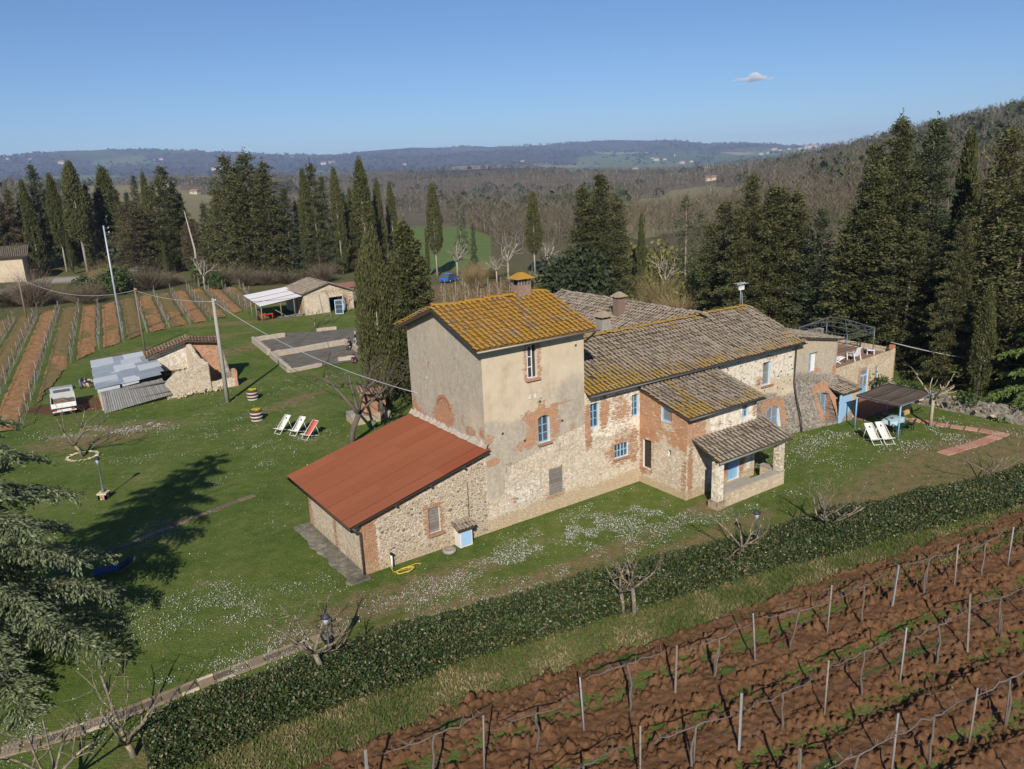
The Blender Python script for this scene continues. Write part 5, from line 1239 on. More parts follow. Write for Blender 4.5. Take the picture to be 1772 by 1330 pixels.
tip = site(392, 786); hc = 15.2; bdir = np.array([math.sin(SUN_AZ), math.cos(SUN_AZ), 0]); CB = tip - bdir * hc / math.tan(SUN_EL); CB[2] = 0; CB[0] -= .5
plant('cedar_tree', cedar_meshes(91, hc, 5.35, 112), CB, (1, 1, 1), .7, 'large grey green cedar with drooping tiers at the left edge of the lawn', 'tree')
p = site(1850, 715); plant('cedar_tree', cedar_meshes(92, 9.5, 6.5, 50, L_LIME, .12, .8), p, (1, 1, 1), 2.2, 'bright green cedar reaching in with flat boughs from the right edge', 'tree')
# ================================================================== foreground: hedge, ploughed vineyard, daisies
def line_y(px, pts):
    return np.interp(px, [p[0] for p in pts], [p[1] for p in pts])
# hedge centre line on the ground
HB = [site(*q) for q in ((250, 1302), (420, 1238), (560, 1183), (760, 1118), (960, 1060), (1160, 1000), (1320, 958), (1480, 915), (1640, 876), (1800, 838), (1990, 800))]
M_HEDGE = leaf_mat('laurel_leaves', [(0, (.018, .034, .009)), (.45, (.038, .060, .016)), (.75, (.07, .092, .03)), (.92, (.11, .115, .05)), (1, (.27, .17, .085))], .45, .35, 0.)
def path_pts(P, step):
    P = np.array(P); L = np.concatenate([[0], np.cumsum(np.linalg.norm(np.diff(P[:, :2], axis=0), axis=1))]); s = np.arange(0, L[-1], step)
    return np.stack([np.interp(s, L, P[:, k]) for k in range(3)], -1), s, L[-1]
def hedge_w(s): return 1.1 + .26 * (fbm(s * .35, s * 0 + 3, 4, 3) - .5) * 2
def hedge_h(s): return 1.04 + .26 * (fbm(s * .4, s * 0 + 9, 7, 3) - .5) * 2
HEDGE = empty('hedge', tuple(HB[5]), 0, 'long clipped laurel hedge between the lawn and the ploughed vineyard', 'hedge')
HO = np.array(HEDGE.location)
r = np.random.default_rng(5)
pp, ss_, HL = path_pts(HB, .4); _t = unit(np.gradient(pp, axis=0)); pp = pp + .42 * np.stack([_t[:, 1], -_t[:, 0], 0 * _t[:, 0]], -1)
tn = unit(np.gradient(pp, axis=0)); nm_ = np.stack([-tn[:, 1], tn[:, 0], 0 * tn[:, 0]], -1)
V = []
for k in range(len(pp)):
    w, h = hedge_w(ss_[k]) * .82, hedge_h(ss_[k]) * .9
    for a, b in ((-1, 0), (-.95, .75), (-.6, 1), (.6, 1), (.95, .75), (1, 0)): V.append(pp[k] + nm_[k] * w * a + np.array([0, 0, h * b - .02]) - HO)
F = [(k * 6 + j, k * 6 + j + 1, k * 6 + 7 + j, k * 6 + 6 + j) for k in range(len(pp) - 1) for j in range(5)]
meshobj('branches', npmesh('branches', V, np.array(F), [flat_mat('hedge_shade', (.018, .024, .010), .95)]), HEDGE)  # solid inner shell, coloured dark for the shade inside the foliage
N = 112000
s = r.random(N) * HL; c = np.stack([np.interp(s, ss_, pp[:, k]) for k in range(3)], -1); nn = np.stack([np.interp(s, ss_, nm_[:, k]) for k in range(3)], -1)
w, h = hedge_w(s), hedge_h(s); q = r.random(N); ang = np.where(q < .5, (r.random(N) * 2 - 1), np.where(q < .8, -1, 1)); zz = np.where(q < .5, 1., r.random(N))
lum = .10 * (fbm(s * 1.6, ang * 1.5 + zz * 2, 3, 3) - .5) * 2
C = c + nn * (w * ang * np.where(q < .5, 1, 1 - .12 * zz ** 4) + lum)[:, None] + np.stack([0 * s, 0 * s, h * zz * np.where(q < .5, 1 - .10 * ang ** 4, 1) + lum], -1) + r.standard_normal((N, 3)) * .055 - HO
Vh, Fh = leaf_geo(C, .054 * (.7 + .7 * r.random(N)), .5, r, nn * ang[:, None] * .4 + [0, 0, .5], 1.2)
tag(meshobj('leaves', npmesh('leaves', Vh, Fh, [M_HEDGE]), HEDGE), kind='stuff')

# ploughed soil
R1 = site(1011, 1267)[:2], site(1543, 1053)[:2]
rd = (R1[1] - R1[0]) / np.linalg.norm(R1[1] - R1[0]); rn = np.array([-rd[1], rd[0]])     # along the rows / away from the viewer
VR = math.atan2(rd[1], rd[0])
def vy(a, b): return R1[0] + rd * a + rn * b
edge = [site(*q)[:2] for q in ((560, 1330), (640, 1290), (760, 1232), (960, 1172), (1100, 1123), (1300, 1055), (1500, 985), (1640, 935), (1780, 885), (2000, 815))]
ea = np.array([(e - R1[0]) @ rd for e in edge]); eb = np.array([(e - R1[0]) @ rn for e in edge])
a_ = np.arange(-10, 31, .07); b_ = np.arange(-12, 6.5, .07); AA, BB = np.meshgrid(a_, b_, indexing='ij')
eb = eb + .45
lim = np.interp(AA, ea, eb) + .5 * (fbm(AA * 1.3, BB * 1.3, 31, 3) - .5) * 2
XX = R1[0][0] + rd[0] * AA + rn[0] * BB; YY = R1[0][1] + rd[1] * AA + rn[1] * BB
def cell(x, y, s):
    ix = np.floor(x).astype(int); iy = np.floor(y).astype(int); d1 = np.full(x.shape, 9.); d2 = np.full(x.shape, 9.); hh = np.zeros(x.shape)
    for i in (-1, 0, 1):
        for j in (-1, 0, 1):
            px_ = ix + i + _hash(ix + i, iy + j, s); py_ = iy + j + _hash(ix + i, iy + j, s + 5); q = np.sqrt((x - px_) ** 2 + (y - py_) ** 2); nw = q < d1; d2 = np.where(nw, d1, np.minimum(d2, q)); hh = np.where(nw, _hash(ix + i, iy + j, s + 9), hh); d1 = np.where(nw, q, d1)
    return hh * sstep(.02, .42, d2 - d1) * (1 - .35 * d1)
wx = AA + .25 * (fbm(AA * 2, BB * 2, 1, 2) - .5); wy = BB + .25 * (fbm(AA * 2, BB * 2, 8, 2) - .5)
clod = cell(wx * 2.5, wy * 3.6, 2) * .30 * (.3 + 1.1 * vnoise(AA * .9, BB * 1.2, 6)) + cell(wx * 5.2, wy * 6.2, 7) * .18 + .08 * fbm(AA * 6, BB * 6, 4, 2)
row_ph = np.abs(((BB + 1.25) % 2.5) - 1.25)
rowflat = sstep(.10, .5, row_ph)
Z = .02 + clod * (.35 + .65 * rowflat) * sstep(.0, .5, lim - BB) + .10 * np.cos(row_ph * 2.5)
idx = np.arange(Z.size).reshape(Z.shape)
q = np.stack([idx[:-1, :-1], idx[1:, :-1], idx[1:, 1:], idx[:-1, 1:]], -1); q = q[((lim - BB)[:-1, :-1] > 0)]
me = npmesh('vineyard_soil', np.stack([XX, YY, Z - .05], -1).reshape(-1, 3), q, [], True)
Ms = Mat('ploughed_red_soil', .97, .08); P = Ms.pos(); n1 = Ms.noise(P, .5, 4, .6); n2 = Ms.noise(P, 6, 4, .7); n3 = Ms.noise(P, 30, 3, .7); wz = Ms.sep('weed')
c = Ms.ramp(Ms.math('ADD', Ms.math('MULTIPLY', n2, .6), Ms.math('MULTIPLY', n1, .4)), [(.3, (.080, .038, .018)), (.5, (.148, .075, .037)), (.7, (.215, .122, .066))])
c = Ms.mix(Ms.math('MULTIPLY', Ms.ss(n3, .6, .8), .5), c, (.23, .135, .07))
c = Ms.mix(Ms.ss(Ms.math('ADD', wz[0], Ms.math('MULTIPLY', n2, .5)), .70, .95), c, Ms.mix(n3, (.035, .06, .014), (.075, .10, .03)))
Ms.out(c, Ms.bump(Ms.math('ADD', n3, n2), .8, .05)); me.materials.append(Ms.m)
weed = (1 - sstep(.05, .5, row_ph)) * sstep(.54, .74, fbm(AA * .55, BB * 2, 12, 3)) * .9 + .5 * sstep(.70, .82, fbm(AA * .9, BB * .9, 15, 3))
set_attr(me, 'weed', np.stack([weed.ravel()] * 3, -1))
tag(meshobj('vineyard_soil', me), kind='structure')

# posts, vines and wires, surveyed row by row
POST = [flat_mat('grey_concrete_post', (.25, .25, .25), .9, vary=.25, scale=4, bump=.3), flat_mat('grey_wood_post', (.22, .195, .165), .95, vary=.35, scale=6, bump=.4)]
GREEN_TIE = flat_mat('green_tie', (.10, .32, .27), .6)
def post_mesh(seed, h):
    r = random.Random(seed); mb = MB(); lx, ly = r.gauss(0, .03), r.gauss(0, .03)
    if seed % 3: mb.tube([(0, 0, -.3), (lx * .5, ly * .5, h * .5), (lx, ly, h)], [.036, .033, .030], 5)
    else: mb.bar((0, 0, -.3), (lx, ly, h), .065, .065)
    return mb.mesh('post', POST[seed % 2])
def vine_mesh(seed, h=1.7, arm=1.5):
    r = random.Random(seed); mb = MB()
    pts = [(0, 0, -.2)]; x = y = 0
    for k in range(1, 6): x += r.gauss(0, .05); y += r.gauss(0, .04); pts.append((x, y, h * k / 5))
    mb.tube(pts, [.055, .045, .042, .038, .035, .035], 6)
    if r.random() < .6: mb.tube([(.12, .05, -.2), (.10, .03, h * .4), pts[4]], [.035, .03, .025], 5)
    for sd in (-1, 1):
        q = [pts[-1]]; n = 6; zz = pts[-1][2]
        for k in range(1, n + 1): zz += r.gauss(0, .03); q.append((x + sd * arm * k / n, y + r.gauss(0, .04), zz))
        mb.tube(q, [.030 - .003 * k for k in range(n + 1)], 5)
        for k in range(5):
            i = r.randrange(1, n + 1); b = Vector(q[i]); e = b + Vector((r.gauss(0, .12), r.gauss(0, .1), .08 + .16 * r.random())); mb.tube([b, e], [.016, .009], 4, False)
    return mb.mesh('vine', flat_mat('vine_bark', (.145, .12, .10), .95, vary=.3, scale=14, bump=.5) if 'vine_bark' not in bpy.data.materials else bpy.data.materials['vine_bark'])
PM = [post_mesh(k, 2.12) for k in range(6)]; VM = [vine_mesh(k) for k in range(7)]
ROWN = ['first row next to the hedge', 'second row from the hedge', 'third row from the hedge', 'fourth row from the hedge', 'fifth row from the hedge']
def rowpt(px, py): p = site(px, py)[:2]; return (p - R1[0]) @ rd, (p - R1[0]) @ rn
rows = [([(640, 1395), (838, 1338), (1011, 1267), (1168, 1202), (1307, 1148), (1431, 1099), (1543, 1053), (1651, 1016), (1743, 983), (1835, 950)], [(754, 1362), (929, 1302), (1089, 1232), (1233, 1175), (1368, 1124), (1490, 1082), (1598, 1032), (1700, 998), (1790, 966)]),
        ([(905, 1440), (1108, 1372), (1279, 1301), (1426, 1239), (1557, 1181), (1674, 1128), (1785, 1080)], [(1010, 1405), (1197, 1334), (1350, 1265), (1492, 1206), (1617, 1153), (1732, 1103)]),
        ([(1200, 1500), (1382, 1420), (1541, 1350), (1676, 1293), (1800, 1236)], [(1290, 1462), (1462, 1386), (1607, 1322), (1740, 1256)]),
        ([(1640, 1480), (1790, 1400)], [(1560, 1520), (1720, 1440), (1850, 1370)])]
ends = []
rr = random.Random(11)
for i, (ps_, vs_) in enumerate(rows):
    line = []
    for k, q in enumerate(ps_):
        p = site(*q); o = meshobj('vineyard_post', PM[(k * 5 + i * 2) % 6]); o.location = (p[0], p[1], 0); o.rotation_euler = (rr.gauss(0, .025), rr.gauss(0, .03), rr.random() * 6); o.scale = (1, 1, 1 + .05 * rr.gauss(0, 1))
        tag(o, f'grey vineyard post standing {ORD[k]} from the left in the {ROWN[i]}', 'post', 'posts of the ploughed vineyard'); line.append(p[:2])
    line = np.array(line); ends.append(line)
    for k, q in enumerate(vs_):
        p = site(*q); o = meshobj('grape_vine', VM[(k * 3 + i) % 7]); o.location = (p[0], p[1], 0); o.rotation_euler = (0, 0, VR + (math.pi if rr.random() < .5 else 0) + rr.gauss(0, .05)); s = 1 + .08 * rr.gauss(0, 1); o.scale = (1.05, 1, s)
        tag(o, f'gnarled bare grape vine {ORD[k]} from the left in the {ROWN[i]}', 'grape vine', 'vines of the ploughed vineyard')
    for nmb, z in (('vine_wire', 1.72), ('vine_wire', .95)):
        mb = MB()
        for a, b in zip(line, line[1:]): mb.tube([(a[0], a[1], z), ((a[0] + b[0]) / 2, (a[1] + b[1]) / 2, z - .05), (b[0], b[1], z)], .006, 4, False)
        tag(mb.build(nmb, STEEL), f"{'upper' if z > 1.2 else 'lower'} trellis wire along the {ROWN[i]}", 'wire', 'trellis wires of the ploughed vineyard')
# grass tufts: rough strip between hedge and soil, weeds along the rows, lawn
_m = Mat('grass_blades', .85, .12); _g = _m.ramp(_m.math('ADD', _m.math('MULTIPLY', _m.island(), .5), _m.math('MULTIPLY', _m.ss(_m.noise(_m.pos(), .55, 3, .6), .36, .64), .55)), [(0, (.045, .075, .016)), (.4, (.075, .11, .024)), (.62, (.12, .135, .045)), (.8, (.22, .18, .09)), (1, (.32, .25, .14))]); M_TUFT = _m.out(_g)
r = np.random.default_rng(8)
def strip(n, w0, w1):
    s = r.random(n) * HL; c = np.stack([np.interp(s, ss_, pp[:, k]) for k in range(3)], -1); nn = np.stack([np.interp(s, ss_, nm_[:, k]) for k in range(3)], -1)
    return c + nn * (w0 + (w1 - w0) * r.random(n))[:, None]
T1 = strip(42000, -4.0, -1.0)
k = r.integers(0, AA.size, 60000); wv_ = weed.ravel()[k] * (lim.ravel()[k] > BB.ravel()[k]); k = k[wv_ > .45]; T2 = np.stack([XX.ravel()[k], YY.ravel()[k], Z.ravel()[k] * 0 + .06], -1) + r.standard_normal((len(k), 3)) * [.06, .06, .0]
n = 36000; rad = 16 + 44 * r.random(n) ** 1.4; az = r.random(n) * 1.5 - .75; T3 = np.stack([rad * np.sin(az), rad * np.cos(az), 0 * rad], -1)
bb = np.stack([(T3 - A0) @ E1, (T3 - A0) @ E2], -1); ok = ~((bb[:, 0] > -7.9) & (bb[:, 0] < 40) & (bb[:, 1] > -.3) & (bb[:, 1] < 9)) & ~((bb[:, 0] > 10) & (bb[:, 0] < 17) & (bb[:, 1] > -5.6))
va = (T3[:, :2] - R1[0]) @ rd; vb = (T3[:, :2] - R1[0]) @ rn; ok &= (vb > np.interp(va, ea, eb) + .1); T3 = T3[ok]
T = np.vstack([T1, T2, T3]); sz = np.concatenate([.05 + .07 * r.random(len(T1)), .05 + .05 * r.random(len(T2)), .03 + .04 * r.random(len(T3))])
V_, F_ = leaf_geo(T + np.stack([0 * sz, 0 * sz, sz * .7], -1), sz, .12 + .1 * r.random(len(sz)), r, np.tile([0, 0, 1.], (len(T), 1)), .8)
tag(meshobj('grass', npmesh('grass', V_, F_, [M_TUFT])), kind='stuff', label='blades of grass on the lawn and the rough strip by the hedge')

# daisies: patches on the lawn
patches = [(1100, 880, 7, 2.2, HA, 1), (1010, 925, 6, 1.6, HA, 1), (930, 955, 7, 1.3, HA, 1), (830, 985, 6, 1.2, HA, .8), (1180, 900, 4, 1.2, HA, .8), (1000, 985, 8, .7, HA, .9), (860, 1035, 7, .7, HA, .8), (700, 1045, 4, 1.2, HA, .8), (640, 1090, 4, 1.2, .3, .8),
           (1400, 800, 4, 1.8, HA, .5), (1390, 780, 3, 1.2, HA, .5), (1450, 745, 4, 1.3, HA, .9), (1410, 830, 3, .7, HA, .5), (1620, 745, 5, 1.2, HA, .6), (1680, 760, 5, .8, .2, .5), (1600, 770, 3, 1, .2, .3),
           (255, 1050, 3, 1.2, .6, .8), (300, 1085, 2.5, 1, .5, .8), (380, 1040, 2.6, 1.2, -.6, .9), (430, 1065, 2, .6, -.6, .9), (520, 1010, 3, 1.2, .2, .4), (450, 1140, 5, .8, .45, 1), (380, 1170, 4, .8, .5, .8), (280, 1200, 3, 1, .5, .7), (150, 1240, 3, .8, .5, .8), (60, 1270, 3, .8, .3, .8), (100, 1310, 4, 1, .3, .5), (510, 1110, 3, .8, .4, .8),
           (260, 735, 7, 1.2, .25, .9), (230, 745, 5, .8, .2, .9), (420, 775, 6, .6, .3, .5), (520, 760, 3, 1.5, .3, .3), (640, 645, 6, 1.0, .3, .5), (330, 780, 6, .5, .3, .4), (430, 815, 3, .7, .9, .5), (420, 745, 5, 1, .3, .45), (470, 680, 4, 1.2, .5, .3), (330, 910, 5, 1.5, .5, .25), (560, 880, 3, 2, .5, .2), (610, 1000, 3, .8, .3, .3), (1240, 905, 6, .8, HA, .4), (680, 1130, 3, .7, .4, .6)]
D = []; r = np.random.default_rng(77)
for px, py, ru, rv, an, de in patches:
    p = site(px, py); n = int(ru * rv * 430 * de); u = r.standard_normal(n) * ru * .62; v = r.standard_normal(n) * rv * .66
    x = p[0] + u * math.cos(an) - v * math.sin(an); y = p[1] + u * math.sin(an) + v * math.cos(an)
    k = r.random(n) < sstep(.40, .66, fbm(x * 1.1, y * 1.1, 5, 3) + .28 * (vnoise(x * .35, y * .35, 2) - .5)); D.append(np.stack([x[k], y[k]], -1))
n = 6500; rad = 18 + 55 * r.random(n); az = r.random(n) * 1.5 - .8; D.append(np.stack([rad * np.sin(az), rad * np.cos(az)], -1))
D = np.vstack(D); bb = np.stack([(D - A0[:2]) @ E1[:2], (D - A0[:2]) @ E2[:2]], -1)
ok = ~((bb[:, 0] > -8) & (bb[:, 0] < 40) & (bb[:, 1] > -.5) & (bb[:, 1] < 9)) & ~((bb[:, 0] > 10) & (bb[:, 0] < 17) & (bb[:, 1] > -5.8)) & ~((bb[:, 0] > 24.5) & (bb[:, 0] < 31) & (bb[:, 1] > -1.8))
va = (D - R1[0]) @ rd; vb = (D - R1[0]) @ rn; ok &= (vb > np.interp(va, ea, eb) + 3.6)
D = D[ok]; n = len(D); dist = np.hypot(D[:, 0], D[:, 1]); sz = (.008 + .00032 * dist) * (.6 + .7 * r.random(n))
a = np.arange(6) * math.pi / 3; ring = np.stack([np.cos(a), np.sin(a), 0 * a], -1)
tl = r.standard_normal((n, 2)) * .35
Vd = np.stack([D[:, :1] + sz[:, None] * ring[None, :, 0], D[:, 1:] + sz[:, None] * ring[None, :, 1], .06 + .03 * r.random((n, 1)) + sz[:, None] * (ring[None, :, 0] * tl[:, :1] + ring[None, :, 1] * tl[:, 1:])], -1).reshape(-1, 3)
k = 6 * np.arange(n)[:, None]
tag(meshobj('daisy_flowers', npmesh('daisy_flowers', Vd, np.vstack([k + [0, 1, 2, 3], k + [0, 3, 4, 5]]), [leaf_mat('daisy_petals', [(0, (.30, .31, .24)), (1, (.58, .58, .52))], .7, .2, 0.)])), kind='stuff', label='white daisies scattered in patches over the lawn')
# ================================================================== outbuildings, people, vehicles, garden things
M_RED = flat_mat('red_paint', (.42, .06, .035), .6, .3, vary=.25)
ZINC = flat_mat('galvanised_sheet', (.36, .40, .43), .45, .5, .35, vary=.18, scale=1.2)
ZINC2 = flat_mat('bright_galvanised_sheet', (.55, .57, .58), .45, .5, .25, vary=.12, scale=1.2)
WOOD = flat_mat('silver_grey_boards', (.25, .245, .24), .9, vary=.35, scale=5, bump=.3)
NAVY = flat_mat('navy_cloth', (.012, .016, .045), .95); BLACKC = flat_mat('black_cloth', (.012, .012, .014), .95)
JEANS = flat_mat('blue_grey_cloth', (.14, .17, .21), .95); PALEC = flat_mat('pale_trousers', (.34, .36, .36), .95); MAROON = flat_mat('maroon_cloth', (.16, .022, .03), .95)
SKIN = flat_mat('skin', (.48, .27, .19), .6); HAIRG = flat_mat('grey_hair', (.36, .33, .30), .9); HAIRD = flat_mat('dark_hair', (.03, .022, .016), .9)
RUBBER = flat_mat('black_rubber', (.018, .018, .018), .9)

def thick_wall(name, parent, p0, p1, zt, thick=.5, masks=None, ragged=.0, zb=-.3, seed=1, n=None, uvo=0., label=None):
    """free-standing masonry wall from p0 to p1 (local plan), zt(t) its top; uneven head"""
    p0, p1 = np.array(p0, float), np.array(p1, float); d = p1 - p0; L = np.linalg.norm(d); d /= L; nn = np.array([-d[1], d[0]]); n = n or max(6, int(L / .2))
    t = np.linspace(0, 1, n + 1); top = np.array([zt(q) for q in t]) + ragged * 2 * (fbm(t * L * 1.7, t * 0 + seed, seed, 3) - .5)
    m_ = 7; V = []; UVv = []
    prof = [(-.5, f) for f in np.linspace(0, 1, m_)] + [(-.2, 1.03), (.2, 1.03)] + [(.5, f) for f in np.linspace(1, 0, m_)]
    for i in range(n + 1):
        for a, f in prof:
            q = p0 + d * L * t[i] + nn * a * thick; z = zb + (top[i] - zb) * min(f, 1) + (.05 if f > 1 else 0); jj = .05 * (vnoise(t[i] * L * 3, z * 3 + a * 9, seed) - .5)
            V.append((q[0] + nn[0] * jj, q[1] + nn[1] * jj, z)); UVv.append((uvo + L * t[i] + (a + .5) * thick, z if f <= 1 else z + abs(a)))
    k = len(prof); F = [(i * k + j, (i + 1) * k + j, (i + 1) * k + j + 1, i * k + j + 1) for i in range(n) for j in range(k - 1)]
    for i in (0, n):
        for j in range(k // 2): 
            q = (i * k + j, i * k + j + 1, i * k + k - 2 - j, i * k + k - 1 - j)
            if len(set(q)) == 4: F.append(q if i == 0 else q[::-1])
    me = npmesh(name, V, np.array(F), [W_WALL]); set_uv(me, UVv); u, z = np.array(UVv)[:, 0] - uvo, np.array(V)[:, 2]
    mk = masks(u, z) if masks else {}; g = lambda q: np.clip(mk.get(q, 0 * u) + 0 * u, 0, 1.2)
    set_attr(me, 'm1', np.stack([g('brick'), g('grey'), g('ochre')], -1)); set_attr(me, 'm2', np.stack([g('rubble'), g('white'), g('dark')], -1))
    o = meshobj(name, me, parent)
    if label: o['label'] = label
    return o
RUB = lambda u, z: dict(rubble=.95 + 0 * u, ochre=.2 + 0 * u, dark=.36 + 0 * u)
GREYW = lambda u, z: dict(dark=.55 + 0 * u, grey=.8 + 0 * u)

# ---- stone barn with the white roofed carport
BP = site(529, 546); BARN = empty('stone_barn', tuple(BP), HA, 'small stone barn with grey tiles and a white roofed carport', 'barn')
m_b = lambda u, z: dict(rubble=.75 + 0 * u, ochre=.15 + 0 * u, brick=B(u, z, (4.6, 1.0, .5, 1.2, .7), (5.9, 1.0, .4, 1.2, .6), (4.0, 2.9, 2.0, .5, .5)) + .4 * sstep(5, 6.5, u))
bt = lambda u: 2.95 + (3.95 - 2.95) * np.minimum(np.asarray(u) / 3.5, 1) - np.maximum(np.asarray(u) - 3.5, 0) * .40
BD = (3.55, 5.55, .0, 2.05)
wall('wall', BARN, (0, 0, 0), X1, FR, 7.1, bt, openings=[BD], masks=m_b, step=.3, uvo=700, zbot=-.6)
wall('wall', BARN, (0, 7.4, 0), (0, -1, 0), (-1, 0, 0), 7.4, 3.05, masks=m_b, step=.4, uvo=720, zbot=-.6); wall('wall', BARN, (7.1, 0, 0), (0, 1, 0), X1, 7.4, 2.5, masks=m_b, step=.6, uvo=740, zbot=-.6); wall('wall', BARN, (7.1, 7.4, 0), (-1, 0, 0), (0, 1, 0), 7.1, lambda u: bt(7.1 - np.asarray(u)), masks=m_b, step=.6, uvo=750, zbot=-.6)
coppi('roof', BARN, (-.35, 7.7, 2.95), (0, -1, 0), (1, 0, .29), 8.0, 4.0, T_GREY, seed=31, coarse=True, lich=lambda u, s: .1 + 0 * np.asarray(u), label='left slope of the barn roof')
coppi('roof', BARN, (7.55, -.3, 2.50), (0, 1, 0), (-1, 0, .40), 8.0, 4.35, T_MAIN, seed=32, coarse=True, label='right slope of the barn roof')
ridge(BARN, (3.5, -.3, 4.14), (3.5, 7.7, 4.14), T_GREY, lv=.1)
dl = casement(BARN, (0, -.35, 0), (.86, -.5, 0), (-.5, -.86, 0), BD[0] + .35, BD[0] + 1.45, .05, 2.0, PALEBLUE, 1, 3, 0, fw=.1, name='door', label='open blue glazed door leaf')
casement(BARN, (BD[1] - .1, -.75, 0), (.2, .98, 0), (-1, .2, 0), 0, .8, .05, 2.0, PALEBLUE, 1, 3, 0, fw=.09, name='door', label='right blue door leaf swung open')
cp = [(-6.2, -.7, 2.15), (.25, .1, 2.72), (.1, 7.1, 3.2), (-5.7, 8.0, 2.6)]
def quadpt(c, a, b): c = [np.array(q, float) for q in c]; return c[0] * (1 - a) * (1 - b) + c[1] * a * (1 - b) + c[2] * a * b + c[3] * (1 - a) * b
croof = MB().hexa([tuple(quadpt(cp, a, b) - [0, 0, h]) for h in (.14, .06) for a, b in ((.02, .02), (.98, .02), (.98, .98), (.02, .98))]).build('carport_roof', DARKWOOD, BARN)
for k, (b0, b1, mt) in enumerate(((0, .27, WHITEP), (.27, .33, flat_mat('rusty_strip', (.22, .10, .07), .8)), (.33, .60, WHITEP), (.60, .66, bpy.data.materials['rusty_strip']), (.66, 1.0, WHITEP))):
    h = .0 if k % 2 else .04
    MB().hexa([tuple(quadpt(cp, a, b) + [0, 0, z]) for z in (h - .05, h) for a, b in ((0, b0), (1, b0), (1, b1), (0, b1))]).build('roof_sheet' if k % 2 == 0 else 'rusty_seam', mt, croof)
for a, b in ((.03, .03), (.03, .35), (.03, .65), (.03, .97), (.45, .03), (.75, .03)):
    q = quadpt(cp, a, b); MB().tube([(q[0], q[1], -.4), (q[0], q[1], q[2] - .1)], .075, 6).build('post', GREYWOOD, BARN)
th_ = lambda p: BP + p[0] * E1 + p[1] * E2 + np.array([0, 0, p[2] if len(p) > 2 else 0])
# things under the carport
o = empty('plough', tuple(th_((-5.0, .9))), HA, 'red farm plough parked at the left post of the carport', 'plough')
mb = MB().bar((-.9, 0, .75), (.9, .1, .75), .14); mb.bar((0, -.6, .8), (0, .8, .8), .12); mb.build('frame', M_RED, o)
for k in range(4): MB().tube([(-.75 + k * .5, 0, .75), (-.8 + k * .5, -.25, .4), (-.7 + k * .5, -.05, .02)], [.05, .06, .04], 5).build('tine', M_RED, o)
for sx in (-1, 1): MB().lathe([(.32, -.07), (.34, 0), (.32, .07)], 12).build('wheel', RUBBER, o).matrix_local = Matrix.Translation((sx * 1.0, .35, .34)) @ Matrix.Rotation(math.pi / 2, 4, 'Y')
o = empty('timber_pile', tuple(th_((-1.4, .2))), HA, 'heap of grey timber offcuts in front of the carport by the barn corner', 'timber')
rr = random.Random(3)
for k in range(14): a = rr.uniform(-.5, .5); x, y = rr.uniform(-1.2, 1.2), rr.uniform(-.4, .5); z = .08 + .06 * (k // 3); MB().bar((x - .9 * math.cos(a), y - .9 * math.sin(a), z), (x + .9 * math.cos(a), y + .9 * math.sin(a), z + rr.uniform(-.03, .1)), .11, .05).build('board', WOOD, o)
o = MB().bar((0, 0, .05), (-1.9, .5, 1.5), .5, .06).build('board', CONC); o.location = th_((-2.2, .6)); o.rotation_euler = (0, 0, HA); tag(o, 'pale board leaning under the white carport roof', 'board')
o = empty('tool_shed', tuple(site(612, 520)), HA, 'low hut with a reddish sheet roof behind the barn', 'shed'); MB().box((0, 2, .9), (3.2, 2.4, 2.2)).build('wall', GREYWOOD, o); MB().hexa([(-1.8, .6, 1.95), (1.8, .6, 1.95), (1.8, 3.4, 2.35), (-1.8, 3.4, 2.35), (-1.8, .6, 2.02), (1.8, .6, 2.02), (1.8, 3.4, 2.42), (-1.8, 3.4, 2.42)]).build('roof', flat_mat('rusty_sheet', (.28, .13, .10), .7, vary=.4), o)
p = site(569, 560); o = empty('trellis_frame', tuple(p), HA, 'weathered wooden trellis standing before the barn door', 'trellis')
for x in (-.45, .45): MB().tube([(x, 0, -.2), (x * 1.3 - .3, 0, 3.9)], .06, 5).build('post', GREYWOOD, o)
for z in (.6, 1.3): MB().bar((-.5, 0, z), (.45, 0, z), .05).build('rail', GREYWOOD, o)

# ---- ruined outbuilding with the sheet metal roof
RA = math.radians(30.); RP = site(181, 716); RUIN = empty('ruined_outbuilding', tuple(RP), RA, 'half collapsed stone outbuilding with a patched grey sheet metal roof', 'ruin')
rc = [(-.15, 1.0, 2.0), (5.05, 1.6, 2.25), (4.5, 7.9, 3.15), (.0, 7.0, 3.1)]
rroof = MB().hexa([tuple(quadpt(rc, a, b) - [0, 0, h]) for h in (.16, .07) for a, b in ((.02, .02), (.96, .02), (.98, .98), (.02, .98))]).build('roof', DARKWOOD, RUIN)
rr = random.Random(8)
for b0, b1, cuts in ((0, .13, (0, .36, .66, .93)), (.13, .31, (-.01, .30, .62, 1.0)), (.31, .46, (0, .42, .72, 1.03)), (.46, .63, (-.01, .28, .64, 1.02)), (.63, .79, (0, .5, .78, 1.0)), (.79, 1.0, (-.01, .33, .58, .9))):
    for a0, a1 in zip(cuts, cuts[1:]):
        h = .02 + .05 * rr.random(); e = .03
        MB().hexa([tuple(quadpt(rc, a, b) + [0, 0, z]) for z in (h - .03, h) for a, b in ((a0 - e, b0 - e), (a1 + e, b0 - e + .02 * rr.random()), (a1 + e, b1 + e), (a0 - e, b1 + e))]).build('roof_sheet', ZINC2 if rr.random() < .3 else ZINC, rroof)
MB().hexa([(-.2, .55, 1.72), (1.5, .7, 1.80), (1.55, 1.3, 2.0), (-.15, 1.15, 1.95), (-.2, .55, 1.76), (1.5, .7, 1.84), (1.55, 1.3, 2.04), (-.15, 1.15, 1.99)]).build('roof_sheet', ZINC2, RUIN)
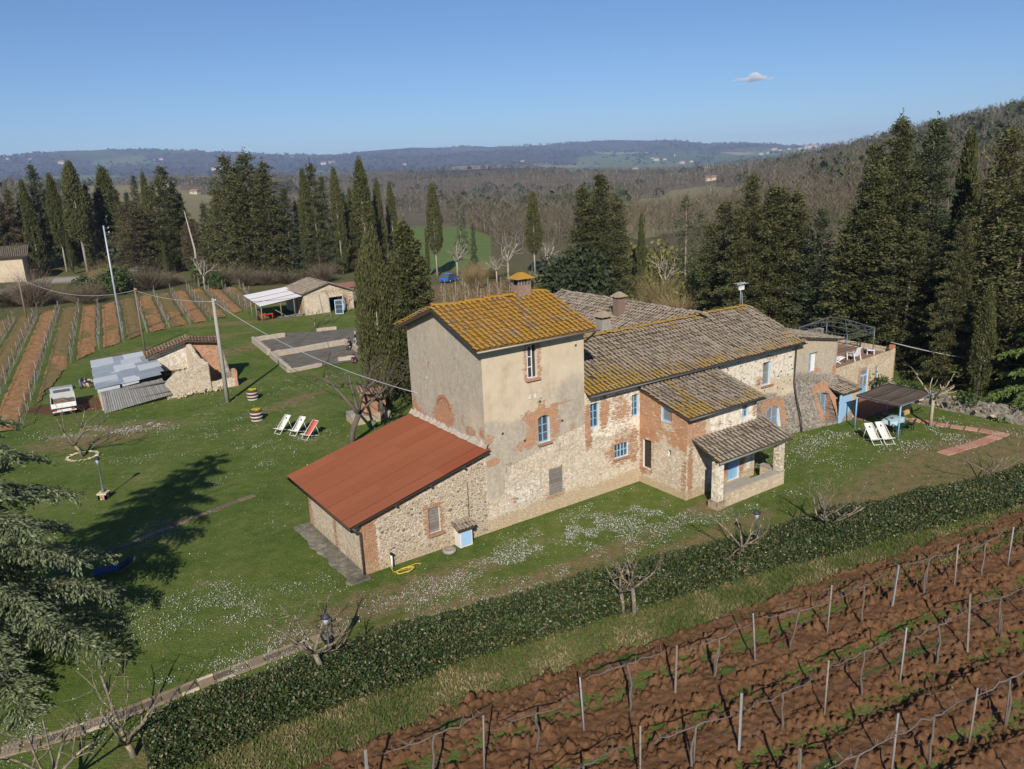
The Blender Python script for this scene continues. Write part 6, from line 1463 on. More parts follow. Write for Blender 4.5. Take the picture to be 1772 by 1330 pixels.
MB().hexa([(1.7, .8, 1.85), (3.0, 1.0, 1.95), (3.05, 1.5, 2.1), (1.7, 1.3, 2.0), (1.7, .8, 1.88), (3.0, 1.0, 1.98), (3.05, 1.5, 2.13), (1.7, 1.3, 2.03)]).build('roof_sheet', ZINC2, RUIN)
fence = MB().bar((0, .3, .6), (5.2, 1.3, .75), .08).bar((0, .5, 1.5), (5.0, 1.4, 1.6), .08).build('board_wall', GREYWOOD, RUIN)
for k in range(30):
    f0, f1 = k / 30 + .003, (k + 1) / 30 - .003; bo = lambda f, top: ((5.4 if not top else 4.85) * f, (.0 + 1.35 * f) + (.35 if top else 0) + (.03 if k % 2 else 0), (1.72 + .06 * rr.random() + .1 * f) if top else .02 + .38 * f)
    q = [bo(f0, 0), bo(f1, 0), bo(f1, 1), bo(f0, 1)]; MB().hexa([tuple(np.array(p) + [0, dy, 0]) for dy in (-.03,) for p in q] + [tuple(np.array(p) + [0, .0, 0]) for p in q]).build('board', WOOD, fence)
thick_wall('wall', RUIN, (5.0, 1.75), (8.75, 2.2), lambda t: 1.5 + (.75 * min(1, t * 2.4) if t > .1 else 0) + .5 * max(0, t - .5), .5, RUB, .22, seed=3, uvo=800, label='broken rubble front wall of the ruin')
thick_wall('wall', RUIN, (4.3, 5.6), (7.7, 5.6), lambda t: 3.1 + 1.05 * t, .4, lambda u, z: dict(white=1.1 * sstep(1.9, 2.4, z) + .0 * u, rubble=.9 + 0 * u), .0, seed=4, uvo=820, label='whitewashed back wall of the ruin')
thick_wall('wall', RUIN, (7.7, 5.7), (8.65, 2.0), lambda t: 4.1 - 1.75 * t - (.3 if .35 < t < .7 else 0), .42, RUB, .16, seed=5, uvo=840, label='broken cross wall of the ruin')
thick_wall('wall', RUIN, (7.8, 5.6), (10.4, 5.3), lambda t: 3.95 - .35 * t, .4, lambda u, z: dict(brick=.75 + 0 * u, rubble=.4 + 0 * u), .0, seed=6, uvo=860, label='red brick back wall of the ruin')
thick_wall('wall', RUIN, (10.4, 5.3), (10.9, 2.6), lambda t: 3.4 - 2.4 * min(1, t * 2), .4, GREYW, .2, seed=7, uvo=880); thick_wall('wall', RUIN, (8.7, 2.3), (10.9, 2.3), lambda t: .75, .4, RUB, .1, seed=8, uvo=890); thick_wall('wall', RUIN, (10.9, 2.1), (11.0, 3.0), lambda t: 1.45, .45, lambda u, z: dict(brick=.7 + 0 * u), .1, seed=9, uvo=895)
thick_wall('wall', RUIN, (.1, 1.2), (.1, 7), lambda t: 1.9 + 1.1 * t, .3, RUB, 0, seed=10, uvo=900); thick_wall('wall', RUIN, (.1, 7), (4.4, 7.2), lambda t: 2.95, .3, RUB, 0, seed=11, uvo=910)
def coping(a, b, w, seed):
    a, b = np.array(a, float), np.array(b, float); d = b - a; L = np.linalg.norm(d); side = np.cross(d / L, [0, 0, 1.]); side /= np.linalg.norm(side)
    return coppi('tile_coping', RUIN, a + side * w / 2, d, -side * w + np.array([0, 0, .18]), L, w * 1.1, T_RED, seed=seed, row=.36, pitch=.26)
coping((4.1, 5.5, 3.15), (7.8, 5.5, 4.25), 1.35, 41); coping((7.7, 5.5, 4.2), (10.5, 5.2, 3.8), 1.3, 42)
tag(meshobj('overgrown_floor', npmesh('overgrown_floor', [(5, 2, .75), (8.5, 2.3, .8), (7.7, 5.5, 1.5), (4.4, 5.5, 1.5)], np.array([[0, 1, 2, 3]]), [MG]), RUIN))
r = np.random.default_rng(12); n = 1800; uv_ = r.random((n, 2)); q = np.array([quadpt([(5, 2, .75), (8.4, 2.3, .8), (7.6, 5.4, 1.5), (4.6, 5.4, 1.5)], *t) for t in uv_])
Vw, Fw = leaf_geo(q + [0, 0, .08], .14, .25, r, np.tile([0, 0, 1.], (n, 1)), .9); tag(meshobj('grass', npmesh('grass', Vw, Fw, [M_TUFT]), RUIN), kind='stuff')
PR2 = PR
RUBBLE = empty('rubble_heap', tuple(RP + 5.6 * np.array([math.cos(RA), math.sin(RA), 0])), RA, 'pale fallen stones along the foot of the ruin wall', 'rubble')
for k in range(70):
    o = bpy.data.objects.new('stone', PR[k % 8]); link(o, RUBBLE); s = .06 + .13 * rr.random() ** 2; u = rr.uniform(-.8, 4.2); o.matrix_local = Matrix.Translation((u, 1.15 + .1 * u + rr.gauss(0, .22), .05 + .25 * rr.random())) @ Matrix.Rotation(rr.random() * 6, 4, 'X') @ Matrix.Rotation(rr.random() * 6, 4, 'Z') @ Matrix.Diagonal((s, s, s, 1)); 
    if k == 0: M_PALE = flat_mat('pale_field_stone', (.46, .38, .27), .95, vary=.4, scale=4)
    o.material_slots[0].link = 'OBJECT'; o.material_slots[0].material = M_PALE
o = MB().ball((0, 0, .3), .55, 10, (1, .8, .75)).build('boulder', M_PALE); o.location = site(155, 668); tag(o, 'rounded pale boulder beside the sheet metal roof', 'boulder')

# ---- walled concrete yard
YP = site(498, 647)
def yl(px, py): return site(px, py)[:2] - YP[:2]
YARD = empty('walled_yard', tuple(YP), 0, 'sunken concrete yard divided by low stone walls', 'yard')
c = [yl(*q) for q in ((500, 643), (440, 592), (500, 577), (625, 568), (650, 600), (640, 621))]
me = npmesh('concrete_floor', [(a, b, .06) for a, b in [c[0], c[1], c[2], c[3], c[4], c[5]]], np.array([[0, 5, 4, 1], [1, 4, 3, 2]]), [flat_mat('dark_worn_concrete', (.135, .122, .10), .95, vary=.7, scale=.9)]); meshobj('concrete_floor', me, YARD)
LOW = lambda u, z: dict(grey=1. + 0 * u, dark=.3 + 0 * u)
def yw(a, b, h, lab=None, s=1): thick_wall('low_wall', YARD, yl(*a), yl(*b), lambda t: h, .42, LOW, .05, seed=s, uvo=900 + 20 * s, label=lab)
yw((501, 644), (470, 617), .55, 'left low wall, near stretch', 1); yw((466, 614), (439, 592), .62, 'left low wall, far stretch', 2); yw((441, 591), (493, 583), .5, 'far low wall', 3); yw((473, 618), (598, 596), .6, 'long dividing wall', 4); yw((598, 596), (632, 616), .62, 'wall the visitors sit on', 5); yw((502, 644), (556, 633), .28, None, 6); yw((548, 574), (582, 570), .35, None, 7); yw((585, 625), (612, 622), .4, 'low orange brick wall', 8)

# ---- brick oven
o = OV = empty('brick_oven', tuple(site(640, 727)), HA - .1, 'brick garden oven with a tiled hood behind the leaning bare tree', 'oven')
MB().box((0, .2, .25), (3.0, 1.7, .75)).build('base', M_PALE, o); MB().box((.5, .3, 1.15), (1.5, 1.3, 1.1)).build('oven_body', W_BRICK, o); MB().box((-1.0, .2, .72), (1.1, 1.1, .22)).build('counter', CONC, o)
MB().hexa([(-.5, -.25, .6), (.35, -.25, .6), (.35, .9, .6), (-.5, .9, .6), (-.35, .0, 2.05), (.2, .0, 2.05), (.2, .8, 2.05), (-.35, .8, 2.05)]).build('chimney', W_BRICK, o)
coppi('oven_roof', o, (-.55, -.2, 2.02), X1, (0, 1, .5), .95, 1.1, T_RED, seed=44, row=.3, pitch=.22); coppi('oven_roof', o, (-.3, -.45, 1.66), X1, (0, 1, .35), 1.6, 1.5, T_RED, seed=45, row=.34, pitch=.24)
MB().box((.85, -.36, 1.0), (.5, .06, .6)).build('oven_mouth', DARKWOOD, o)
o = MB().lathe([(.0, 0), (.34, .0), (.38, .25), (.33, .42), (.12, .47)], 12).build('round_bush', flat_mat('green_pot_cover', (.12, .17, .07), .9)); o.location = site(644, 738); tag(o, 'round pale green dome on the grass in front of the brick oven', 'bush')

# ---- truck
def wheel(parent, x, y, r=.36, w=.22, name='wheel'):
    t = MB().lathe([(r * .6, -w / 2), (r * .95, -w / 2), (r, -w / 4), (r, w / 4), (r * .95, w / 2), (r * .6, w / 2)], 16).build(name, RUBBER, parent); t.matrix_local = Matrix.Translation((x, y, r)) @ Matrix.Rotation(math.pi / 2, 4, 'X')
    h = MB().lathe([(r * .1, -w * .52), (r * .58, -w * .5), (r * .58, w * .5), (r * .1, w * .52)], 12).build('rim', ZINC2, t)
TP = site(114, 720); TRK = empty('farm_truck', tuple(TP), math.radians(90 + 30), 'small white dropside farm truck seen from behind, its bed full of earth', 'truck')
W2_, TL_ = 1.8, 4.3     # local +x forward
MB().box((TL_ / 2 - .1, 0, .55), (TL_ - .4, .9, .18)).build('chassis', STEEL, TRK)
bed = MB().box((1.4, 0, .74), (2.75, W2_, .08)).build('bed_floor', DARKWOOD, TRK)
for sy in (-1, 1): MB().box((1.4, sy * (W2_ / 2 - .02), .95), (2.75, .045, .36)).build('side_board', WHITEP, TRK)
MB().box((.03, 0, .95), (.05, W2_, .38)).build('tailgate', WHITEP, TRK); MB().box((2.80, 0, 1.08), (.05, W2_, .66)).build('headboard', ZINC2, TRK)
V = []; F = []
for i in range(13):
    for j in range(10): V.append((.1 + 2.6 * i / 12, -.8 + 1.6 * j / 9, .86 + .24 * math.sin(math.pi * i / 12) * math.sin(math.pi * j / 9) + .10 * rr.random()))
for i in range(12):
    for j in range(9): F.append((i * 10 + j, (i + 1) * 10 + j, (i + 1) * 10 + j + 1, i * 10 + j + 1))
tag(meshobj('load_of_earth', npmesh('load_of_earth', V, np.array(F), [flat_mat('dry_earth', (.17, .125, .09), .95, vary=.5, scale=5, bump=.5)])), 'dry brown earth heaped in the bed of the white truck', 'earth').matrix_world = Matrix.Translation(Vector(TP)) @ Matrix.Rotation(math.radians(120), 4, 'Z')
mb = MB(); cab = [(2.92, .62), (4.25, .62), (4.28, 1.05), (3.85, 1.72), (3.0, 1.74), (2.92, 1.2)]; w = W2_ / 2 - .06
vs = [(x, -w, z) for x, z in cab] + [(x, w, z) for x, z in cab]; n = len(cab); mb.add(vs, [tuple(range(n)), tuple(range(2 * n - 1, n - 1, -1))] + [(i, i + n, (i + 1) % n + n, (i + 1) % n) for i in range(n)])
mb.build('cab', flat_mat('silver_paint', (.40, .41, .42), .45, .4, .2, vary=.08), TRK); MB().hexa([(2.90, -.62, 1.25), (2.90, .62, 1.25), (2.95, .62, 1.62), (2.95, -.62, 1.62), (2.94, -.62, 1.25), (2.94, .62, 1.25), (2.99, .62, 1.62), (2.99, -.62, 1.62)]).build('rear_window', GLASS, TRK); MB().hexa([(4.17, -.68, 1.10), (4.17, .68, 1.10), (3.86, .62, 1.62), (3.86, -.62, 1.62), (4.27, -.68, 1.10), (4.27, .68, 1.10), (3.93, .62, 1.62), (3.93, -.62, 1.62)]).build('windscreen', GLASS, TRK)
for sy in (-1, 1):
    MB().box((3.42, sy * (w + .004), 1.38), (.75, .02, .42)).build('side_window', GLASS, TRK); MB().box((3.95, sy * (w + .16), 1.45), (.05, .16, .26)).build('mirror', STEEL, TRK)
    MB().box((.0, sy * .62, .56), (.06, .30, .13)).build('tail_light', M_RED, TRK); wheel(TRK, .75, sy * (W2_ / 2 - .16)); wheel(TRK, 3.5, sy * (W2_ / 2 - .16))
MB().box((-.02, 0, .56), (.06, 1.0, .14)).build('number_plate', flat_mat('plate', (.75, .74, .66), .5), TRK); MB().box((.0, 0, .47), (.08, W2_ * .95, .08)).build('bumper', WHITEP, TRK)

# ---- blue car far behind
CP_ = site(779, 487); CAR = empty('parked_car', tuple(CP_), math.radians(62), 'blue car parked far away below the green meadow', 'car')
BLC = flat_mat('blue_car_paint', (.03, .10, .30), .25, .5, vary=.03)
def profile(pts, w, mat, name, par):
    n = len(pts); return MB().add([(x, -w, z) for x, z in pts] + [(x, w, z) for x, z in pts], [tuple(range(n)), tuple(range(2 * n - 1, n - 1, -1))] + [(i, i + n, (i + 1) % n + n, (i + 1) % n) for i in range(n)]).build(name, mat, par)
profile([(-2.0, .3), (2.0, .3), (2.05, .65), (1.15, .86), (-1.9, .92), (-2.05, .6)], .86, BLC, 'body', CAR); profile([(-1.75, .92), (1.05, .87), (.35, 1.38), (-1.3, 1.42)], .74, GLASS, 'windows', CAR); profile([(-1.35, 1.40), (.38, 1.36), (.30, 1.45), (-1.2, 1.48)], .70, BLC, 'car_roof', CAR)
for x in (-1.25, 1.25):
    for sy in (-1, 1): wheel(CAR, x, sy * .78, .31, .2)

# ---- barrels planted with yellow flowers
BROWN = flat_mat('brown_staves', (.10, .042, .028), .7, vary=.25, scale=6); HOOP = flat_mat('whitish_hoop', (.50, .48, .44), .6, vary=.15)
YEL = leaf_mat('yellow_flowers', [(0, (.50, .42, .03)), (.7, (.62, .55, .06)), (1, (.10, .14, .03))], .7, .2, 0.)
def barrel(p, lab):
    o = empty('half_barrel', tuple(p), 0, lab, 'barrel', 'planted barrels on the lawn'); R0 = lambda z: .40 + .06 * math.sin(math.pi * z / .9)
    for k in range(16):
        a0, a1 = 2 * math.pi * (k + .04) / 16, 2 * math.pi * (k + .96) / 16; V = []
        for z in (0, .3, .6, .86):
            for a, q in ((a0, 0), (a1, 0), (a1, -.04), (a0, -.04)): V.append(((R0(z) + q) * math.cos(a), (R0(z) + q) * math.sin(a), z))
        F = [(i * 4 + j, i * 4 + (j + 1) % 4, i * 4 + 4 + (j + 1) % 4, i * 4 + 4 + j) for i in range(3) for j in range(4)] + [(3, 2, 1, 0), (12, 13, 14, 15)]
        MB().add(V, F).build('stave', BROWN, o)
    for z in (.07, .34, .62): MB().lathe([(R0(z) + .004, z - .05), (R0(z) + .018, z - .04), (R0(z) + .018, z + .04), (R0(z) + .004, z + .05)], 20).build('hoop', HOOP, o)
    MB().lathe([(.02, .76), (.37, .78)], 12).build('earth', DARKWOOD, o); r = np.random.default_rng(int(p[0] * 10) % 99); a = r.random(260) * 6.28; q = .34 * r.random(260) ** .5
    Vf, Ff = leaf_geo(np.stack([q * np.cos(a), q * np.sin(a), .84 + .10 * r.random(260)], -1), .035, .7, r); tag(meshobj('flowers', npmesh('flowers', Vf, Ff, [YEL]), o), kind='stuff')
barrel(site(438, 691), 'brown barrel of yellow flowers farther up the lawn, nearer the pole'); barrel(site(445, 727), 'brown barrel of yellow flowers nearer the three deck chairs')

# ---- deck chairs
CREAM = flat_mat('cream_canvas', (.72, .69, .60), .9, vary=.08); REDC = flat_mat('coral_red_canvas', (.55, .11, .08), .9, vary=.08); INK = flat_mat('dark_blue_print', (.03, .05, .14), .9)
def deck_chair(p, rz, canvas, lab, group, s=1., prints=True):
    o = empty('deck_chair', tuple(p), rz, lab, 'deck chair', group); o.scale = (s, s, s); w = .27     # faces local -y
    f1 = MB()
    for sx in (-1, 1): f1.tube([(sx * w, -.52, .02), (sx * w, .58, 1.02)], .018, 5)
    f1.tube([(-w, -.52, .03), (w, -.52, .03)], .018, 5); f1.tube([(-w, .57, 1.01), (w, .57, 1.01)], .018, 5); f1.build('long_frame', WHITEP, o)
    f2 = MB()
    for sx in (-1, 1): f2.tube([(sx * (w - .04), -.58, .40), (sx * (w - .04), .48, .02)], .018, 5)
    f2.tube([(-w, .48, .02), (w, .48, .02)], .018, 5); f2.tube([(-w, -.58, .40), (w, -.58, .40)], .018, 5); f2.build('short_frame', WHITEP, o)
    f3 = MB()
    for sx in (-1, 1): f3.tube([(sx * (w + .03), .30, .76), (sx * (w + .03), .52, .08)], .015, 5)
    f3.build('prop', WHITEP, o)
    n = 10; V = []
    for i in range(n + 1):
        t = i / n; y = -.58 + 1.15 * t; z = .42 + (1.02 - .42) * t - .40 * math.sin(math.pi * t ** .8) * (1 - .35 * t)
        for sx in (-1, 1): V.append((sx * (w - .03), y, z))
    F = [(2 * i, 2 * i + 1, 2 * i + 3, 2 * i + 2) for i in range(n)]; c_ = meshobj('canvas', npmesh('canvas', V, np.array(F), [canvas], True), o); md = c_.modifiers.new('t', 'SOLIDIFY'); md.thickness = .006
    if prints:
        for t, hw, hh in ((.86, .07, .035), (.48, .05, .05)):
            def P(tt, x, up=.012): y = -.58 + 1.15 * tt; z = .42 + .60 * tt - .40 * math.sin(math.pi * tt ** .8) * (1 - .35 * tt); return (x, y - up * .6, z + up)
            if t > .8: MB().add([P(t - .02, -hw), P(t - .02, hw), P(t + .03, hw * .55), P(t + .03, -hw * .55)], [(0, 1, 2, 3)]).add([P(t - .045, -hw * 1.1), P(t - .045, hw * 1.1), P(t - .03, hw * 1.1), P(t - .03, -hw * 1.1)], [(0, 1, 2, 3)]).build('print', INK, o)
            else: MB().add([P(t - .03, -hw), P(t - .03, -hw * .2), P(t + .03, -hw * .5)], [(0, 1, 2)]).add([P(t - .04, 0), P(t - .04, hw), P(t - .02, hw * .6), P(t, .0)], [(0, 1, 2, 3)]).build('print', INK, o)
    return o
GD = 'deck chairs on the lawn'
da = math.radians(-32)
deck_chair(site(490, 747), da, CREAM, 'cream deck chair farthest left of the row beside the barrels', GD, 1.12); deck_chair(site(516, 750), da, CREAM, 'cream deck chair in the middle of the row beside the barrels', GD, 1.12); deck_chair(site(537, 757), da - .1, REDC, 'coral red deck chair at the right end of the row', GD, 1.12, False)
deck_chair(site(1510, 765), math.radians(10), CREAM, 'cream deck chair left of the pair by the blue pergola', 'deck chairs at the pergola', 1.1); deck_chair(site(1530, 764), math.radians(12), CREAM, 'cream deck chair right of the pair, touching the table', 'deck chairs at the pergola', 1.15)
deck_chair(site(72, 1062), math.radians(-70), WHITEP, 'white deck chair half hidden under the big cedar', GD, 1.05, False)
o = empty('sun_lounger', tuple(site(205, 992)), math.radians(25), 'dark blue sun lounger in the shadow of the big cedar', 'lounger'); BLU = flat_mat('dark_blue_mesh', (.02, .05, .16), .8); NVY = flat_mat('navy_cushion', (.02, .025, .06), .9)
MB().box((-.45, 0, .32), (1.1, .62, .06)).build('seat', BLU, o); MB().hexa([(.1, -.31, .30), (.75, -.31, .62), (.75, .31, .62), (.1, .31, .30), (.08, -.31, .37), (.73, -.31, .69), (.73, .31, .69), (.08, .31, .37)]).build('backrest', NVY, o)
for x in (-.9, .35):
    for y in (-.26, .26): MB().tube([(x, y, 0), (x, y, .3)], .02, 5).build('leg', STEEL, o)

# ---- garden lamps
def lamp(p, h, lab, base=False):
    o = empty('garden_lamp', tuple(p), 0, lab, 'lamp post', 'lamp posts of the garden')
    z0 = .0
    if base:
        z0 = .42; b_ = MB().box((0, 0, .36), (.56, .56, .1)).build('plinth', M_PALE, o)
        for k in range(4):
            for j in range(2):
                for sd in range(4):
                    a = sd * math.pi / 2; q = Matrix.Rotation(a, 3, 'Z') @ Vector((-.13 + .26 * j, -.19, 0)); MB().box((q.x, q.y, .04 + .08 * k), (.24, .12, .07), a).build('brick', W_BRICK if (k + j + sd) % 3 else M_PALE, b_)
    MB().lathe([(.10, z0), (.10, z0 + .12), (.06, z0 + .2), (.045, z0 + .5), (.038, h - .5), (.05, h - .48), (.03, h - .44)], 8).build('post', flat_mat('green_grey_iron', (.10, .13, .15), .5, .4), o)
    MB().lathe([(.07, h - .42), (.13, h - .12), (.12, h - .11)], 6).build('lantern_glass', flat_mat('frosted_glass', (.42, .46, .50), .3, .5), o); MB().lathe([(.19, h - .11), (.15, h - .03), (.04, h + .04), (.02, h + .1)], 6).build('lantern_cap', flat_mat('dark_lamp_cap', (.03, .035, .045), .5, .4), o)
lamp(site(181, 862), 2.6, 'grey lamp post on a brick plinth beside the big cedar', True); lamp(site(575, 1168), 2.55, 'lamp post rising from the hedge beside the end of the slab path'); lamp(site(1306, 962), 2.3, 'lamp post behind the hedge in front of the porch')

# ---- power poles and cables
POLEC = flat_mat('grey_concrete_pole', (.30, .28, .25), .9, vary=.2); POLEW = flat_mat('brown_wood_pole', (.20, .16, .12), .9, vary=.3); POLES = flat_mat('galvanised_pole', (.34, .38, .42), .5, .5, .3)
def pole(pb, yt, mat, lab, r0, r1, arms=False, cap=None):
    p = site(*pb); h = upto(p, yt); o = empty('utility_pole', tuple(p), HA, lab, 'pole', 'poles carrying the cable'); MB().tube([(0, 0, -.4), (0, 0, h * .5), (0, 0, h)], [r0, (r0 + r1) / 2, r1], 10).build('shaft', mat, o)
    if arms:
        for k in range(2): MB().bar((-.02, 0, h - .3 - k * .5), (.5, 0, h - .35 - k * .5), .06).build('bracket', STEEL, o); MB().lathe([(.05, 0), (.07, .06), (.03, .14)], 8, (.48, 0, h - .33 - k * .5)).build('insulator', WHITEP, o)
    else: MB().lathe([(.05, 0), (.06, .05), (.03, .12)], 8, (r1 + .05, 0, h - .2)).build('insulator', WHITEP, o)
    if cap: MB().lathe([(r1 + .01, h - .25), (r1 + .015, h + .02)], 8).build('pole_cap', cap, o)
    return p + np.array([0, 0, h])
t1 = pole((213, 585), 390, POLES, 'tall grey steel pole at the edge of the far vineyard', .13, .09, True)
t2 = pole((251, 607), 498, POLEW, 'wooden pole behind the sheet metal roof with an orange top', .11, .08, cap=flat_mat('orange_band', (.42, .20, .06), .8)); t3 = pole((394, 696), 516, POLEC, 'stout concrete pole on the lawn right of the ruin', .19, .12); t4 = pole((46, 551), 478, POLEW, 'wooden pole at the left end of the far vineyard', .11, .08)
CABLE = flat_mat('grey_cable', (.36, .36, .36), .6)
def cable(a, b, sag, lab, r=.018):
    a, b = Vector(a), Vector(b); n = 16; o = MB().tube([a.lerp(b, i / n) - Vector((0, 0, 4 * sag * (i / n) * (1 - i / n))) for i in range(n + 1)], r, 5).build('cable', CABLE); tag(o, lab, 'cable', 'overhead cables')
dn = np.array([0, 0, -.25])
cable(t4 + dn, t2 + dn, 1.4, 'slack cable between the two wooden poles over the far vineyard', .026); cable(t2 + dn, t3 + dn, .35, 'cable from the wooden pole to the concrete pole', .024); cable(t3 + dn, house(0, 7.0, 6.0), .8, 'cable falling from the concrete pole to the tower', .024)
cable(t3 + dn, th_((3.2, -.1, 3.1)), .5, 'cable from the concrete pole to the barn gable', .022); _rd = ray(1830, 636); cable(house(39.4, 1.6, 3.6), np.array([0, 0, CAM_H]) + _rd / F_PX * 58, .35, 'cable running right from the terrace corner', .035)
cable(t4 + dn, site(-180, 520) + np.array([0, 0, 7.]), 1., 'cable leaving the left end of the picture', .022)

# ---- people
def person(p, rz, pose, cols, lab, s=1.):
    """one continuous skinned body; cols: torso, legs, hair"""
    J = {'stand': dict(pel=(0, 0, .95), ch=(0, .0, 1.32), nk=(0, -.01, 1.50), hd=(0, -.03, 1.66), kn=(.10, -.02, .50), ft=(.11, .02, .08), toe=(.12, -.15, .04), el=(.25, .04, 1.14), ha=(.24, -.12, .92)),
         'sit': dict(pel=(0, 0, .50), ch=(0, -.10, .86), nk=(0, -.16, 1.02), hd=(0, -.24, 1.15), kn=(.12, -.42, .50), ft=(.12, -.45, .08), toe=(.13, -.62, .04), el=(.25, -.18, .72), ha=(.12, -.40, .60)),
         'ground': dict(pel=(0, 0, .12), ch=(0, .06, .46), nk=(0, .04, .63), hd=(0, -.02, .78), kn=(.16, -.42, .34), ft=(.14, -.68, .08), toe=(.14, -.82, .06), el=(.24, -.02, .34), ha=(.16, -.28, .30)),
         'bend': dict(pel=(0, .10, .90), ch=(0, -.28, 1.02), nk=(0, -.44, .98), hd=(0, -.58, .90), kn=(.12, .02, .48), ft=(.14, .10, .08), toe=(.15, -.08, .04), el=(.20, -.40, .72), ha=(.12, -.48, .46))}[pose]
    V = [J['pel'], J['ch'], J['nk'], J['hd']]; R = [.15, .165, .06, .10]; E = [(0, 1), (1, 2), (2, 3)]; reg = ['L', 'T', 'S', 'S']
    hv = Vector(J['hd']) - Vector(J['nk']); V.append(tuple(Vector(J['hd']) + hv.normalized() * .09)); R.append(.085); E.append((3, 4)); reg.append('H')
    for sx in (-1, 1):
        m_ = lambda q: (q[0] * sx, q[1], q[2]); b = len(V); pl = J['pel']; ch = Vector(J['ch'])
        V += [(sx * .10, pl[1], pl[2] - .06), m_(J['kn']), m_(J['ft']), m_(J['toe'])]; R += [.095, .065, .05, .045]; E += [(0, b), (b, b + 1), (b + 1, b + 2), (b + 2, b + 3)]; reg += ['L', 'L', 'B', 'B']
        up = (Vector(J['nk']) - ch).normalized(); sh = ch + up * .09 + Vector((sx * .18, 0, 0)); b = len(V); hnd = Vector(m_(J['ha'])); el = Vector(m_(J['el'])); fd = (hnd - el).normalized()
        V += [tuple(sh), tuple(el), tuple(hnd), tuple(hnd + fd * .09)]; R += [.065, .048, .036, .03]; E += [(1, b), (b, b + 1), (b + 1, b + 2), (b + 2, b + 3)]; reg += ['T', 'T', 'S', 'S']
        for q in range(5):   # fingers
            c_ = len(V); off = Vector((.012 * (q - 2), 0, 0)) if q < 4 else Vector((-.035 * sx, -.01, .02)); V.append(tuple(hnd + fd * (.17 if q < 4 else .11) + off)); R.append(.009); E.append((b + 3, c_)); reg.append('S')
    me = bpy.data.meshes.new('person'); me.from_pydata(V, E, []); o = bpy.data.objects.new('person', me); COL.objects.link(o)
    md = o.modifiers.new('skin', 'SKIN'); sv = me.skin_vertices[0].data
    for i, q in enumerate(R): sv[i].radius = (q, q * (.72 if i in (0, 1) else 1))
    sv[0].use_root = True; o.modifiers.new('sub', 'SUBSURF').levels = 1
    dg = bpy.context.evaluated_depsgraph_get(); nm = bpy.data.meshes.new_from_object(o.evaluated_get(dg)); o.modifiers.clear(); o.data = nm; nm.name = 'person'
    nm.materials.clear()
    for mt in (cols[0], cols[1], SKIN, cols[2], RUBBER): nm.materials.append(mt)
    VA = np.array(V); mp = dict(T=0, L=1, S=2, H=3, B=4); hd = np.array(J['hd'])
    for f in nm.polygons:
        c_ = np.array(f.center); k = int(np.argmin(np.linalg.norm(VA - c_, axis=1) - .6 * np.array(R))); f.material_index = mp[reg[k]]; f.use_smooth = True
    hair = MB().ball((hd[0], hd[1] + .025, hd[2] + .045), .115, 10, (1, 1.05, .95)).build('hair', cols[2], o)
    fc = MB()
    for sx in (-1, 1): fc.ball((sx * .035, hd[1] - .105, hd[2] + .01), .014, 6)
    fc.build('eyes', HAIRD, o); MB().ball((0, hd[1] - .115, hd[2] - .02), .02, 6, (.8, 1, 1.2)).build('nose', SKIN, o)
    o.location = p; o.rotation_euler = (0, 0, rz); o.scale = (s, s, s); return tag(o, lab, 'person')
person(site(617, 602), math.radians(-60), 'stand', (NAVY, PALEC, HAIRG), 'grey haired person in a navy jacket standing behind the low wall', 1.04)
p = site(608, 606); person(p + np.array([0, 0, .14]), math.radians(-40), 'sit', (BLACKC, BLACKC, HAIRD), 'person in black sitting on the low yard wall')
person(site(613, 627), math.radians(10), 'ground', (NAVY, MAROON, HAIRD), 'person in navy and maroon sitting on the grass by the yard')
person(site(143, 673), math.radians(75), 'bend', (NAVY, JEANS, HAIRD), 'person in dark clothes bending over beside the farm truck', 1.0)

# ---- paths of slabs
SLAB = [flat_mat(f'worn_slab_{k}', c_, .95, vary=.3, scale=4, bump=.4) for k, c_ in enumerate(((.17, .13, .09), (.25, .19, .13), (.13, .105, .08)))]
PINK = [flat_mat(f'pink_paver_{k}', c_, .9, vary=.2, scale=4, bump=.3) for k, c_ in enumerate(((.42, .20, .145), (.47, .25, .185)))]
def slab_path(name, pts, wid, ln, gap, mats, kerb=False, nm='paving_slab', jit=.02):
    P = np.array([site(*q) for q in pts]); root = empty(name, tuple(P[0])); tag(root, kind='structure'); q, s, L = path_pts(P, ln + gap); rr = random.Random(len(pts)); t = np.gradient(q, axis=0)
    for i in range(len(q)):
        a = math.atan2(t[i][1], t[i][0]) + rr.gauss(0, jit); c_ = q[i] - P[0]; w_, l_ = wid * (1 + .05 * rr.gauss(0, 1)) / 2, ln * (1 + .04 * rr.gauss(0, 1)) / 2; h = .035 + .01 * rr.random()
        R = Matrix.Rotation(a, 3, 'Z'); b = [R @ Vector(v) + Vector(c_) for v in ((-l_, -w_, -.05), (l_, -w_, -.05), (l_, w_, -.05), (-l_, w_, -.05), (-l_ + .02, -w_ + .02, h), (l_ - .02, -w_ + .02, h), (l_ - .02, w_ - .02, h), (-l_ + .02, w_ - .02, h))]
        MB().hexa(b).build(nm, mats[rr.randrange(len(mats))], root)
        if kerb:
            for sd in (-1, 1):
                e = [R @ Vector((x, sd * (wid / 2 + .06) + y, z)) + Vector(c_) for z in (-.05, .07) for x, y in ((-l_ - .02, -.05), (l_ + .02, -.05), (l_ + .02, .05), (-l_ - .02, .05))]; MB().hexa(e).build('kerb_stone', M_PALE if rr.random() < .15 else SLAB[1], root)
    return root
slab_path('slab_path', [(-60, 1322), (0, 1303), (120, 1270), (230, 1230), (330, 1190), (430, 1152), (520, 1118), (585, 1092)], .40, .56, .07, SLAB, True)
